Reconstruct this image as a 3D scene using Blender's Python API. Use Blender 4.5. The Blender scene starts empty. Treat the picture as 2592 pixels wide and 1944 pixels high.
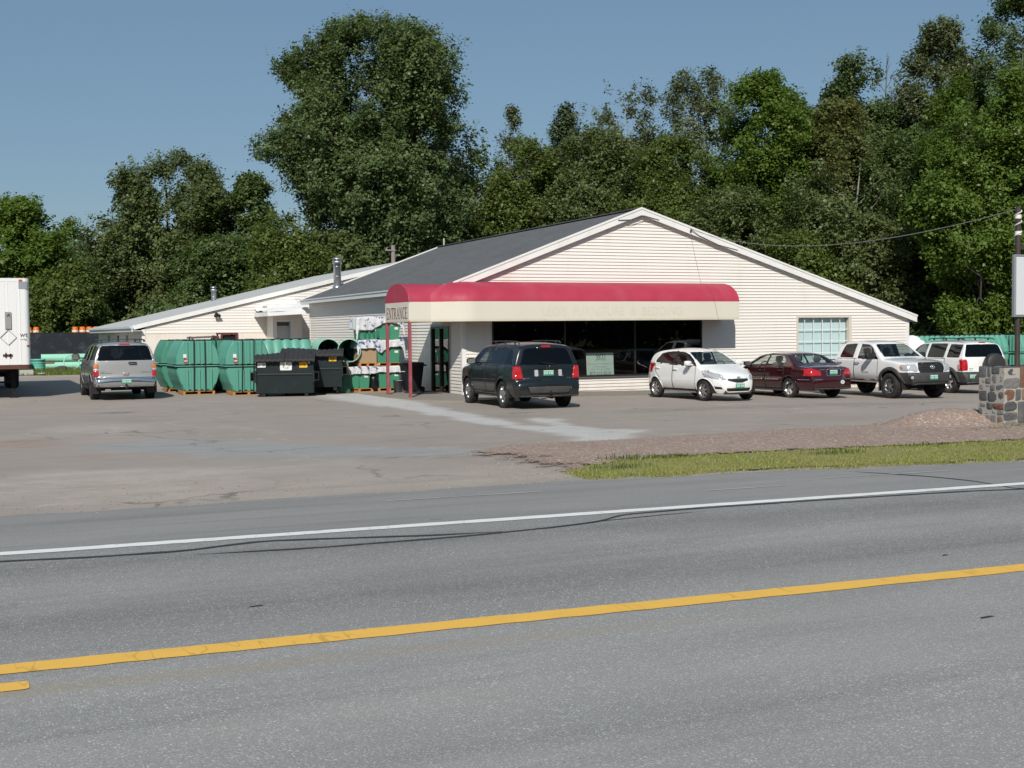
import bpy, bmesh, math, random
import numpy as np
from mathutils import Vector, Matrix
from mathutils.bvhtree import BVHTree
SC = bpy.context.scene
COL = SC.collection
R = math.radians
rnd = random.Random(7)

# ------------------------------------------------------------------ naming
def tag(o, label, cat, group=None, kind=None):
    if label: o['label'] = label
    if cat: o['category'] = cat
    if group: o['group'] = group
    if kind: o['kind'] = kind
    return o

def empty(name, loc=(0, 0, 0), rz=0.0, label=None, cat=None, group=None):
    o = bpy.data.objects.new(name, None)
    o.empty_display_size = 0.2
    o.location = loc
    o.rotation_euler = (0, 0, rz)
    COL.objects.link(o)
    return tag(o, label, cat, group)

def kids(o):
    return [c for c in bpy.data.objects if c.parent == o]

def copy_tree(o, parent=None, loc=None, rz=None, label=None, group=None):
    c = o.copy()
    COL.objects.link(c)
    if parent: c.parent = parent
    if loc is not None: c.location = loc
    if rz is not None: c.rotation_euler = (0, 0, rz)
    if label: c['label'] = label
    if group: c['group'] = group
    for ch in kids(o): copy_tree(ch, c)
    return c

# ------------------------------------------------------------------ mesh builder
class MB:
    def __init__(s):
        s.v = []; s.f = []; s.m = []; s.sm = []
    def add(s, vs, fs, mat=0, smooth=False):
        b = len(s.v)
        s.v += [tuple(map(float, p)) for p in vs]
        for f in fs:
            s.f.append(tuple(i + b for i in f)); s.m.append(mat); s.sm.append(smooth)
        return s
    def box(s, x0, x1, y0, y1, z0, z1, mat=0):
        return s.add([(x0,y0,z0),(x1,y0,z0),(x1,y1,z0),(x0,y1,z0),(x0,y0,z1),(x1,y0,z1),(x1,y1,z1),(x0,y1,z1)],
              [(0,3,2,1),(4,5,6,7),(0,1,5,4),(1,2,6,5),(2,3,7,6),(3,0,4,7)], mat)
    def obox(s, c, size, M, mat=0):
        a, b, d = [q / 2 for q in size]
        vs = [Vector(c) + M @ Vector((i*a, j*b, k*d)) for k in (-1,1) for (i,j) in ((-1,-1),(1,-1),(1,1),(-1,1))]
        return s.add(vs, [(0,3,2,1),(4,5,6,7),(0,1,5,4),(1,2,6,5),(2,3,7,6),(3,0,4,7)], mat)
    def bar(s, p, q, w, h, mat=0):
        p = Vector(p); q = Vector(q); d = q - p
        x = d.normalized(); up = Vector((0,0,1)) if abs(x.z) < .95 else Vector((0,1,0))
        y = up.cross(x).normalized(); z = x.cross(y)
        return s.obox((p+q)/2, (d.length, w, h), Matrix((x,y,z)).transposed(), mat)
    def cyl(s, p, q, r0, r1=None, n=16, caps=True, mat=0, smooth=True):
        r1 = r0 if r1 is None else r1
        p = Vector(p); q = Vector(q); d = (q-p).normalized()
        a = d.orthogonal().normalized(); b = d.cross(a)
        vs = []
        for (c, r) in ((p, r0), (q, r1)):
            for i in range(n):
                t = 2*math.pi*i/n
                vs.append(c + (a*math.cos(t) + b*math.sin(t))*r)
        s.add(vs, [(i, (i+1) % n, n+(i+1) % n, n+i) for i in range(n)], mat, smooth)
        if caps:
            s.add(vs[:n], [tuple(range(n-1, -1, -1))], mat); s.add(vs[n:], [tuple(range(n))], mat)
        return s
    def tube(s, pts, r, n=8, mat=0, caps=True, closed=False):
        pts = [Vector(p) for p in pts]; N = len(pts)
        rr = r if hasattr(r, '__len__') else [r]*N
        vs = []; ref = None
        for i, p in enumerate(pts):
            if closed: d = pts[(i+1) % N] - pts[i-1]
            else: d = pts[min(i+1, N-1)] - pts[max(i-1, 0)]
            d.normalize()
            if ref is None: ref = d.orthogonal().normalized()
            ref = (ref - d*ref.dot(d))
            if ref.length < 1e-4: ref = d.orthogonal()
            ref.normalize(); b = d.cross(ref)
            for k in range(n):
                t = 2*math.pi*k/n
                vs.append(p + (ref*math.cos(t) + b*math.sin(t))*rr[i])
        fs = []
        for i in range(N if closed else N-1):
            j = (i+1) % N
            for k in range(n):
                fs.append((i*n+k, i*n+(k+1) % n, j*n+(k+1) % n, j*n+k))
        s.add(vs, fs, mat, True)
        if caps and not closed:
            s.add(vs[:n], [tuple(range(n-1,-1,-1))], mat); s.add(vs[-n:], [tuple(range(n))], mat)
        return s
    def lathe(s, prof, o=(0,0,0), axis=(0,0,1), n=24, mat=0, smooth=True, arc=2*math.pi):
        d = Vector(axis).normalized(); a = d.orthogonal().normalized(); b = d.cross(a); o = Vector(o)
        full = abs(arc - 2*math.pi) < 1e-6
        m = n if full else n+1
        vs = []
        for (r, h) in prof:
            for k in range(m):
                t = arc*k/n
                vs.append(o + d*h + (a*math.cos(t)+b*math.sin(t))*r)
        fs = []
        for i in range(len(prof)-1):
            for k in range(n):
                k2 = (k+1) % m
                fs.append((i*m+k, i*m+k2, (i+1)*m+k2, (i+1)*m+k))
        return s.add(vs, fs, mat, smooth)
    def prism(s, poly, o, ex, ey, ez, depth, mat=0):
        """polygon in the (ex,ey) plane at o, pushed along ez by depth"""
        o = Vector(o); ex = Vector(ex); ey = Vector(ey); ez = Vector(ez); n = len(poly)
        a = [o + ex*p[0] + ey*p[1] for p in poly]; b = [p + ez*depth for p in a]
        s.add(a + b, [tuple(range(n-1,-1,-1)), tuple(range(n, 2*n))] + [(i, (i+1) % n, n+(i+1) % n, n+i) for i in range(n)], mat)
        return s
    def grid(s, rows, mat=0, smooth=True):
        n = len(rows[0]); vs = [p for r in rows for p in r]
        fs = [(i*n+j, i*n+j+1, (i+1)*n+j+1, (i+1)*n+j) for i in range(len(rows)-1) for j in range(n-1)]
        return s.add(vs, fs, mat, smooth)
    def build(s, name, mats, parent=None, bevel=0, loc=None, seg=2, wn=False, fix=False):
        me = bpy.data.meshes.new(name)
        me.from_pydata(s.v, [], s.f)
        if not isinstance(mats, (list, tuple)): mats = [mats]
        for m in mats: me.materials.append(m)
        me.polygons.foreach_set('material_index', s.m)
        me.polygons.foreach_set('use_smooth', s.sm)
        if fix:
            bm = bmesh.new(); bm.from_mesh(me)
            bmesh.ops.remove_doubles(bm, verts=bm.verts, dist=1e-4)
            bmesh.ops.recalc_face_normals(bm, faces=bm.faces); bm.to_mesh(me); bm.free()
        me.update()
        o = bpy.data.objects.new(name, me)
        COL.objects.link(o)
        if parent: o.parent = parent
        if loc is not None: o.location = loc
        if bevel:
            b = o.modifiers.new('edge', 'BEVEL'); b.width = bevel; b.segments = seg; b.limit_method = 'ANGLE'; b.angle_limit = R(35)
        return o

def np_mesh(name, V, F, mats, parent=None, smooth=False, mi=None):
    """fast mesh from numpy arrays: V (n,3), F (m,k)"""
    me = bpy.data.meshes.new(name)
    V = np.ascontiguousarray(V, dtype=np.float32); F = np.ascontiguousarray(F, dtype=np.int32)
    m, k = F.shape
    me.vertices.add(len(V)); me.vertices.foreach_set('co', V.ravel())
    me.loops.add(m*k); me.loops.foreach_set('vertex_index', F.ravel())
    me.polygons.add(m); me.polygons.foreach_set('loop_start', np.arange(0, m*k, k, dtype=np.int32))
    me.polygons.foreach_set('loop_total', np.full(m, k, dtype=np.int32))
    if smooth: me.polygons.foreach_set('use_smooth', np.ones(m, dtype=bool))
    if not isinstance(mats, (list, tuple)): mats = [mats]
    for q in mats: me.materials.append(q)
    if mi is not None: me.polygons.foreach_set('material_index', np.asarray(mi, dtype=np.int32))
    me.update(); me.validate()
    o = bpy.data.objects.new(name, me)
    COL.objects.link(o)
    if parent: o.parent = parent
    return o

# ------------------------------------------------------------------ materials
class NT:
    def __init__(s, name):
        s.m = bpy.data.materials.new(name); s.m.use_nodes = True
        s.t = s.m.node_tree; s.t.nodes.clear()
        s.out = s.n('ShaderNodeOutputMaterial')
    def n(s, typ, **kw):
        q = s.t.nodes.new(typ)
        for k, v in kw.items():
            if k.startswith('i_'): q.inputs[k[2:].replace('_', ' ')].default_value = v
            else: setattr(q, k, v)
        return q
    def l(s, a, b): s.t.links.new(a, b)
    def pos(s):
        return s.n('ShaderNodeNewGeometry').outputs['Position']
    def obj(s):
        return s.n('ShaderNodeTexCoord').outputs['Object']
    def noise(s, vec, scale, detail=3, rough=.55, stretch=None):
        if stretch:
            mp = s.n('ShaderNodeMapping'); mp.inputs['Scale'].default_value = stretch
            s.l(vec, mp.inputs['Vector']); vec = mp.outputs[0]
        q = s.n('ShaderNodeTexNoise'); q.inputs['Scale'].default_value = scale
        q.inputs['Detail'].default_value = detail; q.inputs['Roughness'].default_value = rough
        s.l(vec, q.inputs['Vector'])
        return q.outputs['Fac']
    def ramp(s, fac, stops):
        q = s.n('ShaderNodeValToRGB'); e = q.color_ramp.elements
        while len(e) < len(stops): e.new(.5)
        for i, (p, c) in enumerate(stops):
            e[i].position = p
            e[i].color = (c, c, c, 1) if not hasattr(c, '__len__') else (*c[:3], 1)
        s.l(fac, q.inputs[0]); return q.outputs[0]
    def mix(s, fac, a, b, mode='MIX'):
        q = s.n('ShaderNodeMix', data_type='RGBA', blend_type=mode)
        for k, val in ((0, fac), (6, a), (7, b)):
            if hasattr(val, 'is_output'): s.l(val, q.inputs[k])
            elif hasattr(val, '__len__'): q.inputs[k].default_value = (*val[:3], 1)
            else: q.inputs[k].default_value = val
        return q.outputs[2]
    def math(s, op, a, b=0.0):
        q = s.n('ShaderNodeMath', operation=op)
        for k, val in ((0, a), (1, b)):
            if hasattr(val, 'is_output'): s.l(val, q.inputs[k])
            else: q.inputs[k].default_value = val
        return q.outputs[0]
    def xyz(s, vec):
        q = s.n('ShaderNodeSeparateXYZ'); s.l(vec, q.inputs[0]); return q.outputs
    def princ(s, col, rough=.6, metal=0., spec=.5, bump=None, bstr=.2, bdist=.01, coat=0., alpha=None):
        p = s.n('ShaderNodeBsdfPrincipled')
        for key, val in (('Base Color', col), ('Roughness', rough), ('Metallic', metal)):
            if hasattr(val, 'is_output'): s.l(val, p.inputs[key])
            elif hasattr(val, '__len__'): p.inputs[key].default_value = (*val[:3], 1)
            else: p.inputs[key].default_value = val
        p.inputs['Specular IOR Level'].default_value = spec
        p.inputs['Coat Weight'].default_value = coat
        p.inputs['Coat Roughness'].default_value = .03
        if bump is not None:
            b = s.n('ShaderNodeBump'); b.inputs['Strength'].default_value = bstr; b.inputs['Distance'].default_value = bdist
            s.l(bump, b.inputs['Height']); s.l(b.outputs[0], p.inputs['Normal'])
        s.l(p.outputs[0], s.out.inputs['Surface'])
        return p

def sc3(c, k): return tuple(min(1, q*k) for q in c)

def M_plain(name, col, rough=.6, var=.12, scale=3., metal=0., spec=.4, coat=0., bump=0., bscale=40., dirt=None, dirt_amt=.5):
    t = NT(name); v = t.obj()
    c = t.mix(t.noise(v, scale, 4), sc3(col, 1-var), sc3(col, 1+var))
    if dirt:
        c = t.mix(t.math('MULTIPLY', t.ramp(t.noise(v, scale*.6, 6, .7), [(.45, 0), (.75, 1)]), dirt_amt), c, dirt)
    r = t.math('ADD', t.math('MULTIPLY', t.noise(v, scale*2.3, 3), .2), rough-.1)
    t.princ(c, r, metal, spec, t.noise(v, bscale, 3) if bump else None, bump, .01, coat)
    return t.m

def M_glass(name, tint=(.6,.65,.65), refl=1.0, rough=.02, ior=1.5):
    t = NT(name)
    tr = t.n('ShaderNodeBsdfTransparent'); tr.inputs[0].default_value = (*tint, 1)
    gl = t.n('ShaderNodeBsdfGlossy'); gl.inputs['Roughness'].default_value = rough
    fr = t.n('ShaderNodeFresnel')   # a thin pane: same reflectance from either face
    bk = t.n('ShaderNodeNewGeometry').outputs['Backfacing']
    t.l(t.math('ADD', t.math('MULTIPLY', bk, 1/ior-ior), ior), fr.inputs[0])
    mx = t.n('ShaderNodeMixShader')
    t.l(t.math('MULTIPLY', fr.outputs[0], refl), mx.inputs[0]); t.l(tr.outputs[0], mx.inputs[1]); t.l(gl.outputs[0], mx.inputs[2])
    t.l(mx.outputs[0], t.out.inputs['Surface'])
    return t.m

def M_paint(name, col, rough=.35, flake=0., metal=0., dirt=None, dirt_h=.45, coat=1.0):
    t = NT(name); v = t.obj()
    c = t.mix(t.noise(v, 1.5, 3), sc3(col, .95), sc3(col, 1.05))
    if dirt:   # road dust on the lower body
        z = t.xyz(v)[2]
        f = t.math('MULTIPLY', t.ramp(t.math('DIVIDE', z, dirt_h), [(.25, 1), (1., 0)]), t.ramp(t.noise(v, 6, 5, .7), [(.3, .25), (.75, .8)]))
        c = t.mix(f, c, dirt)
    t.princ(c, rough, metal, .5, None, coat=coat)
    return t.m

# ------------------------------------------------------------------ text
def text_mesh(body, height, width=None):
    cu = bpy.data.curves.new('lettering', 'FONT'); cu.body = body; cu.size = 1.0; cu.align_x = 'LEFT'; cu.resolution_u = 3
    ob = bpy.data.objects.new('lettering', cu); COL.objects.link(ob)
    bpy.context.view_layer.update()
    me = bpy.data.meshes.new_from_object(ob.evaluated_get(bpy.context.evaluated_depsgraph_get()))
    V = np.array([tuple(v.co) for v in me.vertices]); F = [tuple(p.vertices) for p in me.polygons]
    bpy.data.objects.remove(ob); bpy.data.curves.remove(cu); bpy.data.meshes.remove(me)
    lo, hi = V.min(0), V.max(0)
    V = V - (lo+hi)/2
    k = height/(hi[1]-lo[1]); kx = k if width is None else width/(hi[0]-lo[0])
    return [(p[0]*kx, p[1]*k) for p in V], F

def put_text(mb, body, height, o, ex, ey, width=None, mat=0):
    V, F = text_mesh(body, height, width)
    o = Vector(o); ex = Vector(ex); ey = Vector(ey)
    mb.add([o + ex*p[0] + ey*p[1] for p in V], F, mat)

def lerp_tab(tab, x):
    if x <= tab[0][0]: return tab[0][1]
    for (a, va), (b, vb) in zip(tab, tab[1:]):
        if x <= b: return va + (vb-va)*(x-a)/(b-a) if b > a else vb
    return tab[-1][1]

def ground_h(x, y):
    t = min(1., max(0., (-11-y)/12)); s = t*t*(3-2*t)
    k = min(1., max(0., (44-y)/10.)) if y > 34 else 1.
    return .25*s - .0125*min(16, max(0, x-3))*(1-s)*k
# ================================================================== ground, lot, road
def road_q(x, y): return y + .053*(x + 14.3)
ROAD_EDGE = [(-400, -3.2), (-60, -20.9), (-14.3, -23.37), (-9.3, -23.42), (-8, -23.5), (-5.1, -23.9), (-1.95, -24.5), (5, -25.0), (60, -27.8), (400, -46)]
GRAV_TOP = [(-8.0, -21.6), (-7.6, -18.9), (-6.4, -17.95), (-4.1, -18.05), (-.4, -17.5), (3.4, -17.6), (8, -17.6), (40, -19.5)]
GRASS_TOP = [(-7.75, -22.75), (-7.0, -22.0), (-5.8, -21.6), (-3.5, -21.75), (-1.2, -22.05), (.8, -22.15), (6, -22.5), (40, -24.4)]

class VNoise:
    """tiny value noise for shaping sheets"""
    def __init__(s, seed): s.g = np.random.default_rng(seed).random((256, 256))
    def at(s, x, y):
        xi = np.floor(x).astype(int); yi = np.floor(y).astype(int); fx = x-xi; fy = y-yi
        fx = fx*fx*(3-2*fx); fy = fy*fy*(3-2*fy); g = s.g
        a = g[xi % 256, yi % 256]; b = g[(xi+1) % 256, yi % 256]; c = g[xi % 256, (yi+1) % 256]; d = g[(xi+1) % 256, (yi+1) % 256]
        return (a*(1-fx)+b*fx)*(1-fy) + (c*(1-fx)+d*fx)*fy
    def fbm(s, x, y, o=4):
        t = 0; a = .5; n = 0
        for k in range(o):
            t = t + a*s.at(x*2**k+17*k, y*2**k+5*k); n += a; a *= .55
        return t/n
vn = VNoise(3)
def gh_np(x, y):
    t = np.clip((-11-y)/12, 0, 1); s = t*t*(3-2*t)
    k = np.where(y > 34, np.clip((44-y)/10, 0, 1), 1.)
    return .25*s - .0125*np.clip(x-3, 0, 16)*(1-s)*k

def seg_dist(px, py, pts):
    d = np.full(px.shape, 1e9)
    for (ax, ay), (bx, by) in zip(pts, pts[1:]):
        vx, vy = bx-ax, by-ay; L = vx*vx+vy*vy+1e-9
        t = np.clip(((px-ax)*vx+(py-ay)*vy)/L, 0, 1)
        d = np.minimum(d, np.hypot(px-ax-t*vx, py-ay-t*vy))
    return d
def blob(px, py, cx, cy, rx, ry): return np.hypot((px-cx)/rx, (py-cy)/ry)
def sstep(a, b, x):
    t = np.clip((x-a)/(b-a), 0, 1); return t*t*(3-2*t)

def sheet(name, xs, ys, zf, mat, attrs=None, keep=None):
    X, Y = np.meshgrid(xs, ys, indexing='ij'); Z = zf(X, Y)
    V = np.stack([X, Y, Z], -1).reshape(-1, 3); nx, ny = X.shape
    i, j = np.meshgrid(np.arange(nx-1), np.arange(ny-1), indexing='ij'); a = (i*ny+j).ravel()
    F = np.stack([a, a+ny, a+ny+1, a+1], -1)
    if keep is not None:
        c = V[F].mean(1); F = F[keep(c[:, 0], c[:, 1])]
    o = np_mesh(name, V, F, mat, smooth=True)
    if attrs:
        for k, fn in attrs.items():
            at = o.data.attributes.new(k, 'FLOAT', 'POINT'); at.data.foreach_set('value', fn(X, Y).ravel().astype(np.float32))
    return o

def edge_np(tab, x): return np.interp(x, [p[0] for p in tab], [p[1] for p in tab])

# ---- materials
def mat_lot():
    t = NT('old_lot_asphalt'); v = t.pos()
    def at(n):
        q = t.n('ShaderNodeAttribute'); q.attribute_name = n; return q.outputs['Fac']
    big = t.noise(v, .22, 5, .6); mid = t.noise(v, 1.6, 5, .65); fine = t.noise(v, 55, 3, .7); vf = t.noise(v, 170, 2, .6)
    c = t.mix(t.ramp(big, [(.3, 0), (.7, 1)]), (.285, .246, .214), (.345, .303, .268))
    c = t.mix(t.ramp(mid, [(.35, 0), (.7, 1)]), c, t.mix(.35, c, (.39, .352, .32)))
    c = t.mix(t.math('MULTIPLY', at('patch'), .85), c, t.mix(mid, (.27, .278, .28), (.345, .35, .345)))
    d = t.math('MULTIPLY', at('dust'), t.ramp(t.noise(v, 2.4, 6, .75), [(.22, .35), (.62, 1)]))
    c = t.mix(d, c, (.53, .53, .515))
    c = t.mix(t.math('MULTIPLY', at('sand'), t.ramp(t.noise(v, 1.3, 6, .75), [(.3, .1), (.7, 1)])), c, (.47, .415, .365))
    c = t.mix(t.math('MULTIPLY', at('rust'), t.ramp(t.noise(v, 3, 5, .7), [(.35, 0), (.65, 1)])), c, (.32, .215, .165))
    c = t.mix(t.math('MULTIPLY', at('dark'), t.ramp(t.noise(v, 4, 5, .7), [(.3, .2), (.65, 1)])), c, (.10, .095, .09))
    wv = t.n('ShaderNodeVectorMath', operation='ADD'); nz = t.n('ShaderNodeTexNoise'); nz.inputs['Scale'].default_value = 1.4; nz.inputs['Detail'].default_value = 4; t.l(v, nz.inputs['Vector'])
    ms = t.n('ShaderNodeVectorMath', operation='SCALE'); ms.inputs['Scale'].default_value = .9; t.l(nz.outputs['Color'], ms.inputs[0]); t.l(v, wv.inputs[0]); t.l(ms.outputs[0], wv.inputs[1])
    ve = t.n('ShaderNodeTexVoronoi', feature='DISTANCE_TO_EDGE'); ve.inputs['Scale'].default_value = .42; t.l(wv.outputs[0], ve.inputs['Vector'])
    ck = t.math('MULTIPLY', t.ramp(ve.outputs['Distance'], [(.004, 1), (.02, 0)]), t.ramp(t.noise(v, .25, 3), [(.45, 0), (.62, .8)]))
    c = t.mix(ck, c, t.mix(t.ramp(t.noise(v, .3, 2), [(.45, 0), (.55, 1)]), (.14, .125, .11), (.44, .41, .38)))
    c = t.mix(t.math('MULTIPLY', t.ramp(t.noise(v, .9, 6, .7, (.22, 1.5, 1)), [(.56, 0), (.72, 1)]), .38), c, (.17, .15, .135))
    c = t.mix(t.ramp(fine, [(.25, .5), (.5, 0)]), c, sc3((.16, .14, .12), .9))
    c = t.mix(t.ramp(vf, [(.62, 0), (.8, .55)]), c, (.50, .46, .42))
    t.princ(c, .88, 0, .25, fine, .5, .012)
    return t.m
def mat_road():
    t = NT('road_asphalt'); v = t.pos(); x, y, z = t.xyz(v)
    q = t.math('ADD', y, t.math('MULTIPLY', t.math('ADD', x, 14.3), .053))
    q = t.math('ADD', q, t.math('MULTIPLY', t.math('SUBTRACT', t.noise(v, .35, 3), .5), .5))
    f = t.math('DIVIDE', t.math('ADD', q, 42.), 20.)      # q -42..-22 -> 0..1
    k = lambda m: (m+42)/20
    band = t.ramp(f, [(k(-36), 0.282), (k(-31.2), 0.300), (k(-30.0), 0.294), (k(-29.3), 0.276), (k(-28.4), 0.206), (k(-27.6), 0.278), (k(-27.0), 0.254), (k(-26.45), 0.180), (k(-26.0), 0.246), (k(-25.2), 0.274), (k(-23.6), 0.270)])
    big = t.noise(v, .9, 5, .6, (.35, 1.6, 1))
    c = t.mix(t.ramp(big, [(.3, 0), (.7, 1)]), (.86, .85, .83), (1.08, 1.06, 1.02))
    c = t.mix(1., c, band, 'MULTIPLY')
    c = t.mix(t.math('MULTIPLY', t.ramp(t.noise(v, 1.2, 5, .65, (.12, 2.2, 1)), [(.5, 0), (.72, 1)]), .45), c, (.13, .13, .13))
    c = t.mix(t.math('MULTIPLY', t.ramp(t.noise(v, .55, 5, .7), [(.56, 0), (.75, 1)]), .35), c, (.31, .305, .295))
    c = t.mix(t.ramp(t.noise(v, 1.7, 4, .8), [(.69, 0), (.74, .5)]), c, (.10, .10, .10))
    shoulder = t.ramp(f, [(k(-25.75), 0), (k(-25.6), 1)])
    # aggregate showing in the worn surface
    vo = t.n('ShaderNodeTexVoronoi'); vo.inputs['Scale'].default_value = 62; t.l(v, vo.inputs['Vector'])
    cell = t.xyz(vo.outputs['Color'])
    stone = t.math('MULTIPLY', t.ramp(vo.outputs['Distance'], [(.28, 1), (.5, 0)]), t.ramp(cell[0], [(.55, 0), (.95, 1)]))
    vo2 = t.n('ShaderNodeTexVoronoi'); vo2.inputs['Scale'].default_value = 118; t.l(v, vo2.inputs['Vector'])
    stone2 = t.math('MULTIPLY', t.ramp(vo2.outputs['Distance'], [(.3, 1), (.5, 0)]), t.ramp(t.xyz(vo2.outputs['Color'])[0], [(.5, 0), (.95, .8)]))
    stone = t.math('MAXIMUM', t.math('MULTIPLY', stone, t.ramp(t.noise(v, .8, 4, .7), [(.35, .35), (.65, 1)])), stone2)
    stone = t.math('MULTIPLY', stone, t.math('SUBTRACT', .8, t.math('MULTIPLY', shoulder, .55)))
    c = t.mix(t.ramp(t.noise(v, 120, 3, .7), [(.3, .45), (.55, 0)]), c, (.07, .072, .075))
    c = t.mix(stone, c, t.mix(cell[1], (.42, .42, .41), (.72, .72, .70)))
    # worn ghost of an older yellow line
    qq = t.math('ADD', y, t.math('MULTIPLY', t.math('ADD', x, 14.3), .053))
    gl = t.math('MULTIPLY', t.ramp(t.math('ABSOLUTE', t.math('ADD', qq, 29.93)), [(.05, 1), (.13, 0)]), t.ramp(t.math('DIVIDE', t.math('ADD', x, 14.3), 6), [(0, .42), (.5, .22), (.9, 0)]))
    c = t.mix(gl, c, (.30, .245, .17))
    t.princ(c, .85, 0, .3, t.noise(v, 150, 2), .45, .008)
    return t.m
def mat_terrain():
    t = NT('rough_ground'); v = t.pos()
    c = t.mix(t.ramp(t.noise(v, .5, 6, .65), [(.35, 0), (.65, 1)]), (.065, .085, .028), (.14, .125, .075))
    t.princ(c, .95, 0, .1, t.noise(v, 9, 4), .6, .05)
    return t.m
def ragged(t, v):
    """thins a spread material out to nothing where its 'cover' attribute runs low"""
    q = t.n('ShaderNodeAttribute'); q.attribute_name = 'cover'
    f = t.ramp(t.math('ADD', t.math('SUBTRACT', q.outputs['Fac'], .5), t.math('SUBTRACT', t.math('ADD', t.math('MULTIPLY', t.noise(v, 22, 3, .7), .6), t.math('MULTIPLY', t.noise(v, 2.5, 4, .6), .8)), .2)), [(.47, 0), (.53, 1)])
    a = t.out.inputs['Surface'].links[0].from_socket; tr = t.n('ShaderNodeBsdfTransparent'); mx = t.n('ShaderNodeMixShader')
    t.l(f, mx.inputs[0]); t.l(tr.outputs[0], mx.inputs[1]); t.l(a, mx.inputs[2]); t.l(mx.outputs[0], t.out.inputs['Surface'])
def cover_attr(o, rows, dx=1.4, dy=.35, left=-8.4):
    n = len(rows[0]); at = o.data.attributes.new('cover', 'FLOAT', 'POINT'); vals = []
    for r in rows:
        for k, p in enumerate(r):
            d = min(abs(p[1]-r[0][1]), abs(p[1]-r[-1][1]))
            vals.append(min(1, d/dy*.5+.0, max(0, (p[0]-left)/dx)))
    at.data.foreach_set('value', vals)
def mat_gravel():
    t = NT('pink_gravel'); v = t.pos()
    vo = t.n('ShaderNodeTexVoronoi'); vo.inputs['Scale'].default_value = 26; t.l(v, vo.inputs['Vector'])
    cell = t.xyz(vo.outputs['Color'])
    c = t.mix(cell[0], (.24, .165, .132), (.39, .295, .243))
    c = t.mix(t.ramp(cell[1], [(.85, 0), (.95, .8)]), c, (.56, .53, .49))
    c = t.mix(t.ramp(vo.outputs['Distance'], [(.4, 0), (.75, .5)]), c, (.20, .145, .12))
    c = t.mix(t.ramp(t.noise(v, 1.1, 4), [(.35, .0), (.7, .35)]), c, (.36, .295, .245))
    t.princ(c, .9, 0, .2, t.noise(v, 40, 3), .7, .02)
    ragged(t, v)
    return t.m
def mat_leafy(name, c0, c1, trans=.35, c2=None, rough=.5):
    t = NT(name)
    g = t.n('ShaderNodeNewGeometry')
    c = t.mix(g.outputs['Random Per Island'], c0, c1)
    c = t.mix(t.ramp(t.noise(t.pos(), .45, 3), [(.3, 0), (.7, .6)]), c, c2 or sc3(c0, 1.1))
    p = t.n('ShaderNodeBsdfPrincipled'); t.l(c, p.inputs['Base Color']); p.inputs['Roughness'].default_value = rough
    p.inputs['Specular IOR Level'].default_value = .35
    tr = t.n('ShaderNodeBsdfTranslucent'); t.l(t.mix(.5, c, (.16, .22, .03)), tr.inputs[0])
    mx = t.n('ShaderNodeMixShader'); mx.inputs[0].default_value = trans
    t.l(p.outputs[0], mx.inputs[1]); t.l(tr.outputs[0], mx.inputs[2]); t.l(mx.outputs[0], t.out.inputs['Surface'])
    return t.m
def mat_line(name, col, wear):
    t = NT(name); v = t.pos()
    c = t.mix(t.noise(v, 5, 4), sc3(col, .9), sc3(col, 1.06))
    c = t.mix(t.math('MULTIPLY', t.ramp(t.noise(v, 70, 4, .75), [(.55, 0), (.75, 1)]), wear), c, (.2, .2, .2))
    cr = t.ramp(t.math('ABSOLUTE', t.math('SUBTRACT', t.noise(v, 1.3, 4, .7, (1, .25, 1)), .5)), [(.0, .5), (.006, 0)])
    c = t.mix(cr, c, sc3(col, .45))
    t.princ(c, .7, 0, .3, t.noise(v, 120, 2), .3, .006)
    return t.m

MAT_LOT = mat_lot(); MAT_ROAD = mat_road(); MAT_TERR = mat_terrain(); MAT_GRAV = mat_gravel()

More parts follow.
